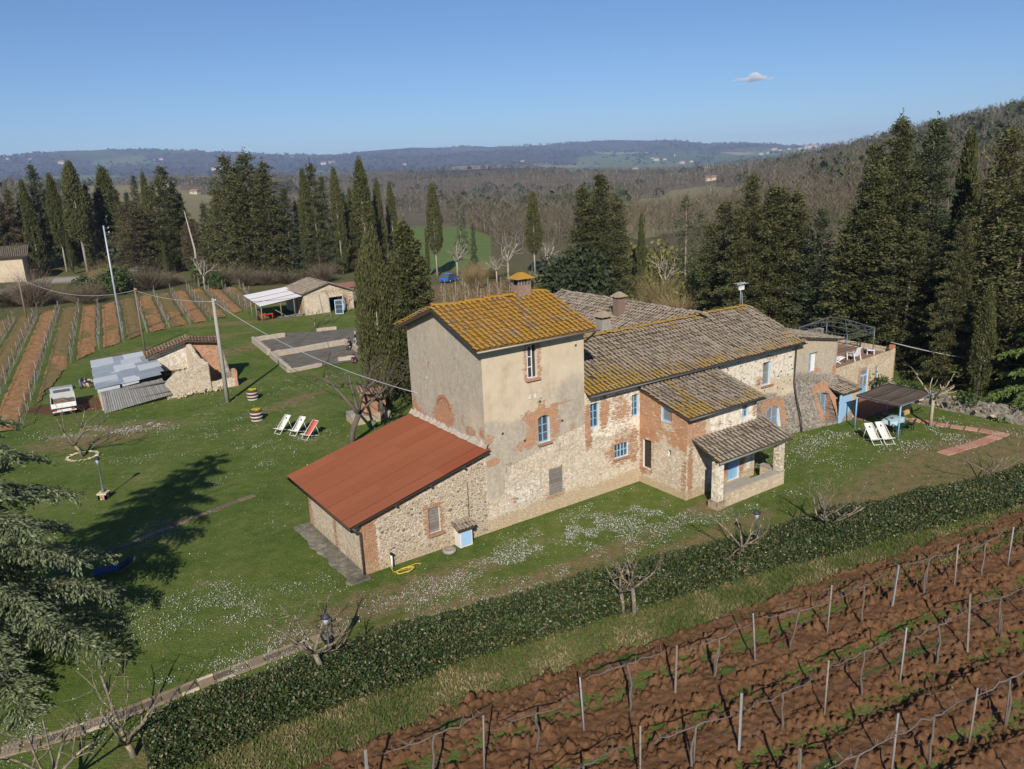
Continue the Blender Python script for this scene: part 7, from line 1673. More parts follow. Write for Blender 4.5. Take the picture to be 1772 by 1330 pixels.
slab_path('stepping_stones', [(120, 985), (190, 955), (260, 926), (330, 898), (400, 871), (443, 856)], .42, .95, .06, SLAB)
slab_path('pink_paver_path', [(1585, 727), (1640, 737), (1700, 745), (1735, 752)], .75, .78, .08, PINK); slab_path('pink_paver_path', [(1720, 757), (1690, 768), (1655, 778), (1632, 785)], .75, .72, .10, PINK)
slab_path('garden_edging', [(1532, 716), (1560, 722), (1578, 727)], .4, .35, .02, [W_BRICK])

# ---- blue pergola with a reed mat
def hl(u, v, z=0): return tuple(house(u, v, z))
PG = empty('pergola', hl(30.2, -4.1), HA, 'pergola of sky blue posts roofed with a sagging brown reed mat', 'pergola')
pc = [(-2.0, -1.6), (2.2, -1.45), (2.2, 1.65), (-2.0, 1.45)]
for x, y in pc: MB().tube([(x, y, -.1), (x, y, 2.28)], .05, 8).build('post', BLUE, PG)
mb = MB()
for a, b in zip(pc, pc[1:] + pc[:1]): mb.bar((*a, 2.25), (*b, 2.25), .05)
mb.build('top_rails', BLUE, PG)
Mr = Mat('brown_reed_mat', .95, .1); _o = Mr.obj(); wvn = Mr.n('TexWave', {'Vector': _o, 'Scale': 9., 'Distortion': 2., 'Detail': 2.}, bands_direction='X').outputs[1]
REED = Mr.out(Mr.mix(wvn, (.085, .065, .05), Mr.mix(Mr.noise(_o, 3, 3), (.14, .11, .085), (.21, .17, .13))), Mr.bump(wvn, .6, .02))
matr = MB().bar((-2.0, 0, 2.16), (2.2, .1, 2.16), .04).build('mat_roof', BLUE, PG)
for k in range(3):
    V = []; n = 12
    for i in range(n + 1):
        for j in range(7):
            a, b = i / n, (k + j / 6) / 3; q = quadpt([(*pc[0], 0), (*pc[1], 0), (*pc[2], 0), (*pc[3], 0)], a * 1.06 - .03, b * 1.06 - .03); V.append((q[0], q[1], 2.34 - .10 * math.sin(math.pi * a) * abs(math.sin(3 * math.pi * b)) ** .7 + .03 * math.sin(9 * a + k)))
    o = meshobj('reed_mat', npmesh('reed_mat', V, np.array([(i * 7 + j, (i + 1) * 7 + j, (i + 1) * 7 + j + 1, i * 7 + j + 1) for i in range(n) for j in range(6)]), [REED], True), matr); o.modifiers.new('t', 'SOLIDIFY').thickness = .03
TB_ = empty('garden_table', hl(29.85, -4.4), HA + .1, 'garden table under the edge of the blue pergola', 'table'); MB().box((0, 0, .72), (1.45, .85, .04)).build('tabletop', WHITEP, TB_)
for x in (-.62, .62):
    for y in (-.34, .34): MB().bar((x, y, 0), (x, y, .7), .05).build('leg', flat_mat('cream_leg', (.60, .55, .42), .7), TB_)
CL = flat_mat('pale_blue_cloth', (.36, .48, .54), .9, vary=.1); mb = MB(); n = 24; V = [(0, 0, .765)]; 
for rr_, z in ((.97, .765), (1.0, .75), (1.06, .50)):
    for k in range(n):
        a = 2 * math.pi * k / n; c_, s_ = math.cos(a), math.sin(a); sq = max(abs(c_) / .76, abs(s_) / .47); wv_ = .03 * math.sin(5 * a) if z < .7 else 0; V.append((c_ / sq * (rr_ + wv_), s_ / sq * (rr_ + wv_), z + (.05 * math.sin(3 * a) if z < .7 else 0)))
F3 = [(0, 1 + k, 1 + (k + 1) % n) for k in range(n)]; F4 = [(1 + j * n + k, 1 + (j + 1) * n + k, 1 + (j + 1) * n + (k + 1) % n, 1 + j * n + (k + 1) % n) for j in range(2) for k in range(n)]
o = meshobj('tablecloth', npmesh('tablecloth', V, [np.array(F3), np.array(F4)], [CL], True)); o.location = TB_.location; o.rotation_euler = TB_.rotation_euler; tag(o, 'pale blue cloth spread over the garden table', 'tablecloth')
o = MB().lathe([(.03, 0), (.10, .01), (.11, .04), (.09, .04)], 12).build('bowl', STEEL); o.location = hl(29.75, -4.35, .77); tag(o, 'small dark bowl on the pale blue tablecloth', 'bowl')
DG = flat_mat('dark_green_plastic', (.012, .03, .03), .4, .4)
def garden_chair(p, rz, mat, lab, group, arms=True):
    o = empty('garden_chair', p, rz, lab, 'chair', group)       # faces local -y
    MB().box((0, 0, .42), (.46, .44, .035)).build('seat', mat, o)
    b_ = MB().hexa([(-.22, .20, .44), (.22, .20, .44), (.22, .235, .44), (-.22, .235, .44), (-.20, .32, .88), (.20, .32, .88), (.20, .35, .88), (-.20, .35, .88)]).build('backrest', mat, o)
    for sx in (-1, 1):
        for sy in (-1, 1): MB().bar((sx * .22, sy * .2, 0), (sx * .20, sy * .19, .41), .04).build('leg', mat, o)
        if arms: MB().bar((sx * .25, -.2, .64), (sx * .25, .26, .66), .05, .03).bar((sx * .25, -.2, .42), (sx * .25, -.2, .64), .035).build('armrest', mat, o)
    return o
GC = 'dark green chairs round the garden table'
for (du, dv, rz_, lab) in ((-.75, -.75, 2.6, 'dark green plastic chair at the near left corner of the clothed table'), (.55, -.85, 3.3, 'dark green plastic chair on the near side behind the blue post'), (1.05, .25, -1.6, 'dark green plastic chair at the right end of the clothed table'), (.1, .9, 0., 'dark green plastic chair on the far side of the clothed table')): garden_chair(hl(29.85 + du, -4.4 + dv), HA + rz_, DG, lab, GC)
o = MB().lathe([(.14, 0), (.17, .28), (.18, .28)], 12).build('bucket', flat_mat('cobalt_blue', (.02, .03, .42), .5)); o.location = hl(31.0, -.9, .06); tag(o, 'cobalt blue bucket on the patio by the closet', 'bucket')

# ---- terrace furniture
GW_ = 'white plastic chairs on the roof terrace'
tz_ = TZ - .07
o = empty('reclining_chair', hl(35.5, 2.3, tz_), HA + 2.9, 'white plastic recliner standing on the roof terrace with its back to the wall edge', 'chair', GW_)
MB().hexa([(-.25, -.3, .36), (.25, -.3, .36), (.25, .22, .32), (-.25, .22, .32), (-.25, -.3, .40), (.25, -.3, .40), (.25, .22, .36), (-.25, .22, .36)]).build('seat', PLASTIC, o)
for k in range(5): MB().hexa([(-.23 + .095 * k, .22, .34), (-.15 + .095 * k, .22, .34), (-.15 + .095 * k, .25, .34), (-.23 + .095 * k, .25, .34), (-.23 + .095 * k, .55, 1.12), (-.15 + .095 * k, .55, 1.12), (-.15 + .095 * k, .58, 1.12), (-.23 + .095 * k, .58, 1.12)]).build('slat', PLASTIC, o)
for sx in (-1, 1): MB().bar((sx * .3, -.4, .6), (sx * .3, .4, .66), .06, .04).bar((sx * .3, -.3, 0), (sx * .3, -.38, .6), .05).bar((sx * .3, .5, 0), (sx * .3, .3, .64), .05).build('arm_frame', PLASTIC, o)
o = empty('reclining_chair', hl(33.6, 2.7, tz_), HA + 1.2, 'white plastic recliner lying low beside the grey end block on the terrace', 'chair', GW_)
MB().hexa([(-.28, -.75, .42), (.28, -.75, .42), (.28, .1, .30), (-.28, .1, .30), (-.28, -.75, .46), (.28, -.75, .46), (.28, .1, .34), (-.28, .1, .34)]).build('seat', PLASTIC, o); MB().hexa([(-.28, .1, .30), (.28, .1, .30), (.28, .7, .75), (-.28, .7, .75), (-.28, .06, .34), (.28, .06, .34), (.28, .66, .79), (-.28, .66, .79)]).build('backrest', PLASTIC, o)
for sx in (-1, 1): MB().bar((sx * .3, -.55, .42), (sx * .3, .25, .02), .05).bar((sx * .3, -.35, .02), (sx * .3, .3, .46), .05).build('leg', PLASTIC, o)
o = empty('terrace_table', hl(34.6, 4.4, tz_), HA, 'pale round table on the roof terrace behind the recliner', 'table'); MB().lathe([(.02, .68), (.62, .69), (.64, .72), (.6, .74), (.02, .74)], 20).build('tabletop', M_PALE, o); MB().lathe([(.28, 0), (.08, .08), (.06, .68)], 10).build('leg', STEEL, o)
o = empty('reclining_chair', hl(38.3, 2.6, tz_), HA + 2.2, 'white plastic lounger folded flat at the right end of the terrace', 'chair', GW_); MB().hexa([(-.28, -.6, .30), (.28, -.6, .30), (.28, .6, .36), (-.28, .6, .36), (-.28, -.6, .35), (.28, -.6, .35), (.28, .6, .41), (-.28, .6, .41)]).build('seat', PLASTIC, o)
for sx in (-1, 1): MB().bar((sx * .25, -.4, 0), (sx * .25, -.4, .3), .05).bar((sx * .25, .4, 0), (sx * .25, .4, .33), .05).build('leg', PLASTIC, o)
GZ = empty('gazebo_frame', hl(36.3, 4.4, tz_), HA, 'bare grey metal gazebo frame on the roof terrace', 'gazebo'); IRON = flat_mat('blue_grey_iron', (.13, .15, .18), .5, .4, .3)
gx, gy, gh = 1.85, 2.1, 2.15
for x in (-gx, gx):
    for y in (-gy, gy): MB().tube([(x, y, 0), (x, y, gh)], .045, 6).build('post', IRON, GZ)
for z in (gh, gh - .38):
    mb = MB(); cs = [(-gx, -gy), (gx, -gy), (gx, gy), (-gx, gy)]
    for a, b in zip(cs, cs[1:] + cs[:1]): mb.bar((*a, z), (*b, z), .04)
    mb.build('rail', IRON, GZ)
mb = MB()
for a in ((-gx, -gy), (gx, -gy), (gx, gy), (-gx, gy), (0, -gy), (0, gy)): mb.bar((*a, gh), (a[0] * .04, a[1] * .35, gh + .75), .035)
mb.bar((0, -gy * .35, gh + .75), (0, gy * .35, gh + .75), .035); mb.build('roof_bars', IRON, GZ)
mb = MB()
for a, b in zip(cs, cs[1:] + cs[:1]):
    for k in range(8): f = (k + .5) / 8; q = (a[0] + (b[0] - a[0]) * f, a[1] + (b[1] - a[1]) * f); mb.tube([(q[0], q[1], gh), (q[0] + .08 * (b[0] - a[0]) / 4, q[1] + .08 * (b[1] - a[1]) / 4, gh - .19), (q[0], q[1], gh - .38)], .013, 4, False)
tag(mb.build('scrollwork', IRON, GZ), kind='stuff')

# ---- aerial on the roof
o = empty('television_aerial', hl(24.3, 4.3, 8.1), HA, 'television aerial on the ridge at the right end of the long roof', 'aerial'); MB().tube([(0, 0, -.2), (0, 0, 1.75)], .03, 6).build('mast', ZINC, o); MB().bar((-.35, 0, 1.55), (.55, .1, 1.65), .05).build('boom', ZINC2, o)
for k in range(5): MB().bar((-.28 + .18 * k, -.35, 1.62), (-.28 + .18 * k, .4, 1.62), .03, .02).build('element', ZINC2, o)
MB().box((.15, .05, 1.3), (.5, .1, .28)).build('reflector', WHITEP, o); MB().bar((.25, 0, .1), (.14, 0, 1.0), .08, .03).build('panel', ZINC, o)

# ---- bits at the foot of the shed wall
o = empty('meter_box', hl(-1.75, -.3), HA, 'white meter box with a pale blue door and little tiled roof against the shed wall', 'meter box')
MB().box((0, .02, .45), (.72, .52, .95)).build('box', W_WHITE, o); MB().box((0, -.25, .48), (.6, .02, .8)).build('door', PALEBLUE, o); coppi('tiled_roof', o, (-.48, -.38, .98), X1, (0, 1, .35), .96, .75, T_MAIN, seed=51, row=.3, pitch=.19)
MB().tube([(-1.2, -.02, .95), (-1.2, -.02, 3.1)], .02, 5).build('cable_conduit', STEEL, FH)
o = MB().lathe([(.30, 0), (.36, .14), (.30, .20), (.16, .16), (.02, .15)], 12).build('stone_basin', CONC); o.location = hl(-2.75, -.55, .0); tag(o, 'round stone basin on the grass left of the meter box', 'basin')
o = empty('standpipe', hl(-5.72, -.28), HA, 'white standpipe with a black tap at the brick corner of the shed', 'standpipe'); MB().tube([(0, 0, 0), (0, 0, .72)], .05, 8).build('pipe', WHITEP, o); MB().box((0, -.03, .80), (.09, .16, .10)).build('tap', RUBBER, o)
pts = []; rr = random.Random(2)
for k in range(64): a = k * .33; q = .40 + .05 * math.sin(k * 1.7) + rr.gauss(0, .015); pts.append((q * math.cos(a) * 1.1, q * math.sin(a) * .62, .03 + .004 * (k % 20)))
pts = [(-.45, .65, .72), (-.55, .5, .4), (-.5, .2, .05)] + pts + [(.75, .3, .03), (.95, .15, .03)]
o = MB().tube(pts, .018, 5).build('garden_hose', flat_mat('yellow_hose', (.55, .40, .06), .6)); o.location = hl(-5.35, -.85); o.rotation_euler = (0, 0, HA); tag(o, 'yellow garden hose coiled on the grass by the standpipe', 'hose')

# ---- low stone wall under the trees at the right
SWL = empty('stone_wall', hl(36.9, -1), 0, 'tumbledown dry stone wall in the shade of the firs', 'stone wall')
wp = [np.array(hl(36.6, .9))[:2], np.array(hl(36.7, -4.5))[:2], np.array(hl(37.0, -9.5))[:2], np.array(hl(37.5, -16))[:2]]; wo = np.array(SWL.location)[:2]
for k in range(3): thick_wall('wall', SWL, wp[k] - wo, wp[k + 1] - wo, lambda t: 1.05 - .1 * k, .6, lambda u, z: dict(dark=.8 + 0 * u, rubble=.5 + 0 * u), .22, seed=20 + k, uvo=1000 + 20 * k)
rr = random.Random(4)
for k in range(110):
    t = rr.random() * 3; i = min(2, int(t)); q = wp[i] * (1 - t + i) + wp[i + 1] * (t - i) - wo; s = .12 + .14 * rr.random(); o = bpy.data.objects.new('stone', PR[k % 8]); link(o, SWL)
    a = rr.random(); o.matrix_local = Matrix.Translation((q[0] + rr.gauss(0, .3) - .2 * a, q[1] + rr.gauss(0, .2) - .3 * a, .25 + .85 * rr.random())) @ Matrix.Rotation(rr.random() * 6, 4, 'X') @ Matrix.Rotation(rr.random() * 6, 4, 'Z') @ Matrix.Diagonal((s, s, s, 1))
r = np.random.default_rng(19); n = 3600; t = r.random(n) * 1.4; i = np.minimum(2, t.astype(int)); q = np.array([wp[a] * (1 - b + a) + wp[a + 1] * (b - a) for a, b in zip(i, t)]) - wo; C = np.stack([q[:, 0] + r.standard_normal(n) * .3, q[:, 1] + r.standard_normal(n) * .3, 1.0 + .25 * r.standard_normal(n)], -1)
C = C[fbm(t * 4, t * 0, 3, 2) > .42]; Vi, Fi = leaf_geo(C, .10, .7, r); tag(meshobj('ivy', npmesh('ivy', Vi, Fi, [L_IVY]), SWL), kind='stuff')
o = MB().box((0, 0, .35), (.7, .5, .7)).build('stone_block', flat_mat('yellow_stone', (.42, .31, .14), .9, vary=.3)); o.location = hl(33.6, -3.1, 0); o.rotation_euler = (0, 0, HA); tag(o, 'yellow stone block behind the pergola by the patio', 'stone block')

# ---- cream farmhouse at the left edge
LP = site(46, 487); LH = empty('cream_farmhouse', tuple(LP), math.radians(25), 'cream farmhouse with a grey tiled roof cut by the left edge', 'house')
h = upto(LP, 441); d_ = h
m_l = lambda u, z: dict(white=.35 + 0 * u, ochre=.35 + 0 * u, rubble=.3 + 0 * u)
wall('wall', LH, (-18, 0, 0), X1, FR, 18, d_, openings=[(10.6, 12.6, 1.6, 2.7)], masks=m_l, step=.6, uvo=1100, zbot=-1); wall('wall', LH, (0, 0, 0), (0, 1, 0), X1, 8, d_, step=.8, masks=m_l, uvo=1120, zbot=-1); wall('wall', LH, (-18, 8, 0), (0, -1, 0), (-1, 0, 0), 8, d_, step=.8, masks=m_l, uvo=1130, zbot=-1); wall('wall', LH, (0, 8, 0), (-1, 0, 0), (0, 1, 0), 18, d_, step=.8, masks=m_l, uvo=1140, zbot=-1)
casement(LH, (-18, 0, 0), X1, FR, 10.6, 12.6, 1.6, 2.7, GREYWOOD, 2, 1, .2)
coppi('roof', LH, (-18.6, -.8, d_ - .1), X1, (0, 1, .34), 19.6, 5.05, T_GREY, seed=61, coarse=True); coppi('roof', LH, (1.0, 8.8, d_ - .1), (-1, 0, 0), (0, -1, .34), 19.6, 5.05, T_GREY, seed=62, coarse=True)
MB().box((-7.2, 3.2, d_ + 1.9), (.9, .9, 1.8)).build('chimney', W_WHITE, LH)
# ================================================================== far vineyard on the left
vrow_dir = None
a0 = site(171, 600)[:2]; a1 = site(171, 530)[:2]; fd = (a1 - a0) / np.linalg.norm(a1 - a0); fn = np.array([fd[1], -fd[0]])
poly = np.array([site(*q)[:2] for q in ((-260, 800), (45, 742), (60, 706), (127, 624), (173, 606), (254, 577), (330, 561), (398, 547), (440, 530), (425, 497), (355, 498), (296, 506), (235, 514), (171, 529), (109, 533), (76, 540), (0, 556), (-260, 585))])
pa = (poly - a0) @ fd; pb = (poly - a0) @ fn
g1 = np.arange(pa.min(), pa.max(), .35); g2 = np.arange(pb.min(), pb.max(), .16); GA_, GB_ = np.meshgrid(g1, g2, indexing='ij')
ins = inside(list(zip(pa, pb)), GA_ + .8 * (fbm(GA_ * .7, GB_ * .7, 3, 2) - .5), GB_ + .8 * (fbm(GA_ * .7, GB_ * .7, 6, 2) - .5))
GXw = a0[0] + fd[0] * GA_ + fn[0] * GB_; GYw = a0[1] + fd[1] * GA_ + fn[1] * GB_
q40 = site(213, 575)[:2]; q0 = site(172, 575)[:2]; SP = abs(np.dot(q40 - q0, fn)); off0 = np.dot(q0 - a0, fn)
ph = np.abs(((GB_ - off0 + SP / 2) % SP) - SP / 2)
Zw = land(GXw, GYw) + .02 + .10 * vnoise(GA_ * 1.6, GB_ * 3.5, 4) * sstep(.25, .6, ph) - .04 * np.cos(ph * 2 * math.pi / SP)
idx = np.arange(Zw.size).reshape(Zw.shape); q = np.stack([idx[:-1, :-1], idx[1:, :-1], idx[1:, 1:], idx[:-1, 1:]], -1)[ins[:-1, :-1] & ins[1:, 1:]]
me = npmesh('vineyard_soil', np.stack([GXw, GYw, Zw], -1).reshape(-1, 3), q[:, ::-1], [], True)
set_attr(me, 'weed', np.stack([sstep(.66, .22, ph + .5 * (fbm(GA_ * .9, GB_ * 1.5, 8, 3) - .5)).ravel(), sstep(.6, .8, np.floor(np.abs((GB_ - off0) / SP)) % 2 * .3 + fbm(GA_ * .12, GB_ * .3, 5, 3)).ravel(), ph.ravel() * 0], -1))
Ms = Mat('orange_vineyard_soil', .97, .08); P = Ms.pos(); n2 = Ms.noise(P, 1.6, 4, .7); n3 = Ms.noise(P, 9, 3, .7); wz = Ms.sep('weed')
c = Ms.ramp(Ms.math('ADD', Ms.math('MULTIPLY', n2, .5), Ms.math('MULTIPLY', n3, .5)), [(.34, (.17, .092, .042)), (.5, (.30, .165, .075)), (.66, (.42, .26, .135))])
c = Ms.mix(Ms.math('MULTIPLY', Ms.ss(Ms.math('ADD', wz[1], Ms.math('MULTIPLY', n3, .6)), .5, .9), .65), c, (.13, .125, .05))
c = Ms.mix(Ms.ss(Ms.math('ADD', wz[0], Ms.math('MULTIPLY', n3, .6)), .65, 1.0), c, Ms.mix(n3, (.04, .06, .018), (.10, .11, .045)))
Ms.out(c, Ms.bump(n3, .8, .08)); me.materials.append(Ms.m); tag(meshobj('vineyard_soil', me), kind='structure')
VP = [post_mesh(20 + k, 1.75) for k in range(4)]; rr = random.Random(31)
def vines_row(pts, r, w=.03):
    pts = np.asarray(pts); n = len(pts); top = pts + np.stack([r.standard_normal(n) * .05, r.standard_normal(n) * .05, .85 + .1 * r.random(n)], -1); V1, F1 = strands(pts - [0, 0, .2], top, .045, .03, r)
    A_ = np.repeat(top, 4, 0); s = np.tile([-1, 1, -1, 1], n)[:, None]; B_ = A_ + s * np.array([fd[0], fd[1], 0]) * (.5 + .3 * r.random((4 * n, 1))) + np.array([0, 0, 1]) * (.1 + .5 * r.random((4 * n, 1))); V2, F2 = strands(A_, B_, w, w * .5, r)
    return np.vstack([V1, V2]), np.vstack([F1, F2 + len(V1)])
r = np.random.default_rng(14); M_VR = leaf_mat('grey_vine_wood', [(0, (.13, .11, .095)), (1, (.25, .22, .19))])
plist = []
kmin = int(math.floor((pb.min() - off0) / SP)); kmax = int(math.ceil((pb.max() - off0) / SP)); rown = 0
pl = list(zip(pa, pb))
for k in range(kmin, kmax + 1):
    bb_ = off0 + k * SP; aa_ = np.arange(pa.min(), pa.max(), .5); ok = inside(pl, aa_, np.full_like(aa_, bb_)); aa_ = aa_[ok]
    if len(aa_) < 8: continue
    s0, s1 = aa_.min(), aa_.max(); W = lambda a: np.stack([a0[0] + fd[0] * a + fn[0] * bb_, a0[1] + fd[1] * a + fn[1] * bb_, 0 * a], -1)
    vis = [project(np.array([*W(np.array([t]))[0][:2], 0]))[0] for t in (s0, s1)]
    if max(vis) < -30: continue
    rown += 1
    va_ = np.arange(s0, s1, .95); q = W(va_); q[:, 2] = land(q[:, 0], q[:, 1]); Vr, Fr = vines_row(q, r)
    where = f'{ORD[rown - 1]} row from the left'
    o = meshobj('vine_row', npmesh('vine_row', Vr, Fr, [M_VR])); tag(o, f'leafless grey vines of the far vineyard, {where}', 'vine row', 'vine rows of the far vineyard', 'stuff')
    pp_ = np.arange(s0 + .2, s1, 4.6); q = W(pp_); q[:, 2] = land(q[:, 0], q[:, 1])
    for j, w_ in enumerate(q):
        x_ = project(w_)[0]
        if x_ < -15: continue
        plist.append((w_, j, where))
for w_, j, where in plist[:300]:
    o = meshobj('vineyard_post', VP[rr.randrange(4)]); o.location = w_; o.rotation_euler = (rr.gauss(0, .05), rr.gauss(0, .05), rr.random() * 6)
    tag(o, f'thin post {ORD[j]} from the near end, far vineyard, {where}', 'post', 'posts of the far vineyard')
# old vines behind the tower
ob = [at_dist(x, d) for x, d in ((745, 98), (905, 98), (905, 122), (745, 122))]; rr = random.Random(41); n = 0; pts = []
o = tag(meshobj('vine_plot', npmesh('vine_plot', [tuple(p + np.array([0, 0, .03])) for p in [at_dist(x, d) for x, d in ((700, 92), (925, 92), (925, 130), (700, 130))]], np.array([[0, 1, 2, 3]])[:, ::1], [flat_mat('brown_weedy_soil', (.17, .115, .06), .95, vary=.5, scale=.6)])), kind='structure')
for i in range(6):
    for j in range(8):
        p = quadpt(ob, (j + .5 + .15 * rr.gauss(0, 1)) / 8, (i + .5) / 6); p[2] = land(p[0], p[1]); o = meshobj('vineyard_post', VP[rr.randrange(4)]); o.location = p; o.scale = (1.2, 1.2, 1.25)
        tag(o, f'pale post {ORD[j]} from the left in the {ORD[i]} row of old vines behind the tower', 'post', 'posts of the old vines behind the tower')
        for q in range(9): pts.append(p + np.array([rr.gauss(0, 1.6), rr.gauss(0, .5), 0]))
Vr, Fr = vines_row(np.array(pts), np.random.default_rng(3), .035); tag(meshobj('old_vines', npmesh('old_vines', Vr, Fr, [TWIGY])), 'straw coloured old vines behind the tower roof', 'vines', None, 'stuff')

# ================================================================== pruned fruit trees of the garden
FT = 'pruned bare fruit trees of the garden'
for (px, py, args, rz, lab) in [
  ((568), 1192, dict(seed=201, trunk=1.55, rad=0.096, limbs=6, L=1.9, spread=.9, depth=3, twigs=6, lean=(-.35, .1), up=.35), .2, 'bare fruit tree standing in the hedge beside the lamp post'),
  (1079, 1062, dict(seed=202, trunk=1.15, rad=0.080, limbs=4, L=1.35, spread=.7, depth=3, twigs=6, lean=(-.25, 0), up=.75), 1., 'left stem of the pair of cut back trees in the hedge below the tower'),
  (1098, 1064, dict(seed=203, trunk=1.2, rad=0.092, limbs=5, L=1.4, spread=.75, depth=3, twigs=6, lean=(.15, 0), up=.75), 2., 'right stem of the pair of cut back trees in the hedge below the tower'),
  (1283, 985, dict(seed=204, trunk=1.1, rad=0.084, limbs=5, L=2.0, spread=.9, depth=3, twigs=5, lean=(.0, 0), up=.6, stubs=.1), .6, 'forked bare fruit tree in the hedge in front of the porch'),
  (1430, 935, dict(seed=205, trunk=1.0, rad=0.080, limbs=6, L=2.0, spread=1., depth=3, twigs=5, up=.45, stubs=.1), 1.9, 'spreading bare fruit tree in the hedge right of the porch'),
  (1712, 842, dict(seed=206, trunk=.8, rad=0.056, limbs=6, L=1.9, spread=1., depth=3, twigs=6, up=.35, stubs=.1), 2.6, 'thin bare fruit tree in the hedge near the right edge'),
  (232, 1308, dict(seed=207, trunk=.5, rad=0.104, limbs=4, L=2.3, spread=.75, depth=3, twigs=5, lean=(-.1, .1), up=.8, stubs=.15), .9, 'fruit tree with orange lichen on its branches at the lower left'),
  (100, 1385, dict(seed=208, trunk=.8, rad=0.080, limbs=5, L=1.8, spread=.7, depth=3, twigs=5, up=.9, stubs=.1), 2.3, 'lichened branches of a fruit tree cut by the lower left corner'),
  (143, 790, dict(seed=209, trunk=.9, rad=0.104, limbs=5, L=2.5, spread=.85, depth=3, twigs=6, lean=(-.35, 0), up=.6, stubs=.1), .4, 'bare fruit tree growing in a ring of pale stones'),
  (607, 772, dict(mat=DARKBARK, seed=210, trunk=2.2, rad=0.192, limbs=4, L=3.2, spread=.8, depth=3, twigs=7, lean=(.75, .2), up=.75, stubs=.15), .2, 'thick leaning bare tree in front of the brick oven'),
  (663, 735, dict(mat=DARKBARK, seed=211, trunk=2.0, rad=0.128, limbs=5, L=2.6, spread=.9, depth=3, twigs=7, up=.6, stubs=.15), 1.4, 'second bare tree between the brick oven and the red shed roof'),
  (1610, 737, dict(seed=212, trunk=1.9, rad=0.104, limbs=5, L=2.2, spread=.75, depth=2, twigs=2, up=.9, stubs=.5, mat=flat_mat('yellowish_bark', (.36, .30, .20), .95, vary=.25)), .5, 'pale pollarded tree beside the right corner of the pergola'),
  (603, 540, dict(seed=213, trunk=1., rad=0.072, limbs=5, L=1.8, spread=.8, depth=3, twigs=5, up=.6), 1.1, 'small bare tree below the barn door'), (545, 568, dict(seed=214, trunk=.9, rad=0.072, limbs=5, L=1.7, spread=.8, depth=3, twigs=5, up=.6), .1, 'small yellowish bare tree in front of the barn wall')]:
    plant('fruit_tree', bare_meshes(**args), site(px, py), (1, 1, 1), rz, lab, 'tree', FT)
o = empty('stone_ring', tuple(site(143, 790)), 0, 'ring of pale stones round the foot of a bare fruit tree', 'stone ring'); rr = random.Random(9)
for k in range(20):
    a = 2 * math.pi * k / 20; s = bpy.data.objects.new('stone', PR[k % 8]); link(s, o); s.matrix_local = Matrix.Translation((.95 * math.cos(a), .95 * math.sin(a), .06)) @ Matrix.Rotation(rr.random() * 6, 4, 'Z') @ Matrix.Rotation(1.4, 4, 'X') @ Matrix.Diagonal((.17, .13, .15, 1)); s.material_slots[0].link = 'OBJECT'; s.material_slots[0].material = M_PALE

# ================================================================== woods, far hills, houses
def scatter(n, r0, r1, az0, az1, seed, pw=1.6):
    r = np.random.default_rng(seed); rad = r0 + (r1 - r0) * r.random(n) ** pw; az = az0 + (az1 - az0) * r.random(n); x, y = rad * np.sin(az), rad * np.cos(az); return np.stack([x, y, land(x, y)], -1), r
def ok_wood(P):
    x, y = P[:, 0], P[:, 1]; return ~(inside(fld, x, y) | inside(fld2, x, y)) & (fbm(x / 60, y / 60, 23, 2) > .28)
def bare_wood(P, r, name, mat, hh, lab, ns=13):
    n = len(P); d = np.hypot(P[:, 0], P[:, 1]); h = hh * (.7 + .6 * r.random(n)); w = np.clip(.00023 * d, .05, .30)
    A_ = P - [0, 0, .5]; B_ = P + np.stack([r.standard_normal(n) * .4, r.standard_normal(n) * .4, h * .8], -1); V1, F1 = strands(A_, B_, w * 1.5, w * .4, r, True)
    k = ns; hh_ = np.repeat(h, k); f = .25 + .55 * r.random(n * k); C = np.repeat(P, k, 0) + np.stack([0 * f, 0 * f, hh_ * f], -1); a = r.random(n * k) * 6.283; sp = hh_ * (.12 + .22 * r.random(n * k)) * (1.25 - .6 * f)
    D = C + np.stack([sp * np.cos(a), sp * np.sin(a), hh_ * (.10 + .25 * r.random(n * k))], -1); ww = np.repeat(w, k); V2, F2 = strands(C, D, ww * 1.0, ww * .35, r, True)
    return tag(meshobj(name, npmesh(name, np.vstack([V1, V2]), np.vstack([F1, F2 + len(V1)]), [mat])), lab, 'woods', None, 'stuff')
M_W1 = leaf_mat('bare_wood_grey', [(0, (.07, .056, .041)), (.5, (.128, .104, .077)), (.85, (.185, .155, .118)), (1, (.29, .26, .215))]); M_W2 = leaf_mat('bare_wood_russet', [(0, (.09, .065, .045)), (.6, (.15, .115, .082)), (1, (.22, .18, .13))])
P, r = scatter(11000, 235, 1500, -.62, .66, 71, 1.5); az = np.arctan2(P[:, 0], P[:, 1]); rad = np.hypot(P[:, 0], P[:, 1]); k = ok_wood(P) & ((az > -.10) | (rad > 480) ) & ~inside(pxpoly([(690, 400), (700, 392), (800, 392), (850, 410), (850, 470), (700, 470)]), P[:, 0], P[:, 1])
P = P[k]; rad = rad[k]; russ = (fbm(P[:, 0] / 45, P[:, 1] / 45, 5, 2) > .56) & (rad < 420)
bare_wood(P[~russ], r, 'bare_woods', M_W1, 11., 'grey leafless woods covering the middle hills', 11); bare_wood(P[russ], r, 'russet_woods', M_W2, 8., 'russet leafless thicket in the valley behind the house', 13)
P, r = scatter(2400, 190, 345, -.09, .60, 75, .9); P = P[~inside(pxpoly([(690, 400), (700, 392), (800, 392), (850, 410), (850, 470), (700, 470)]), P[:, 0], P[:, 1])]; bare_wood(P, r, 'russet_thicket', M_W2, 6.5, 'russet leafless thicket nearest behind the firs', 14)
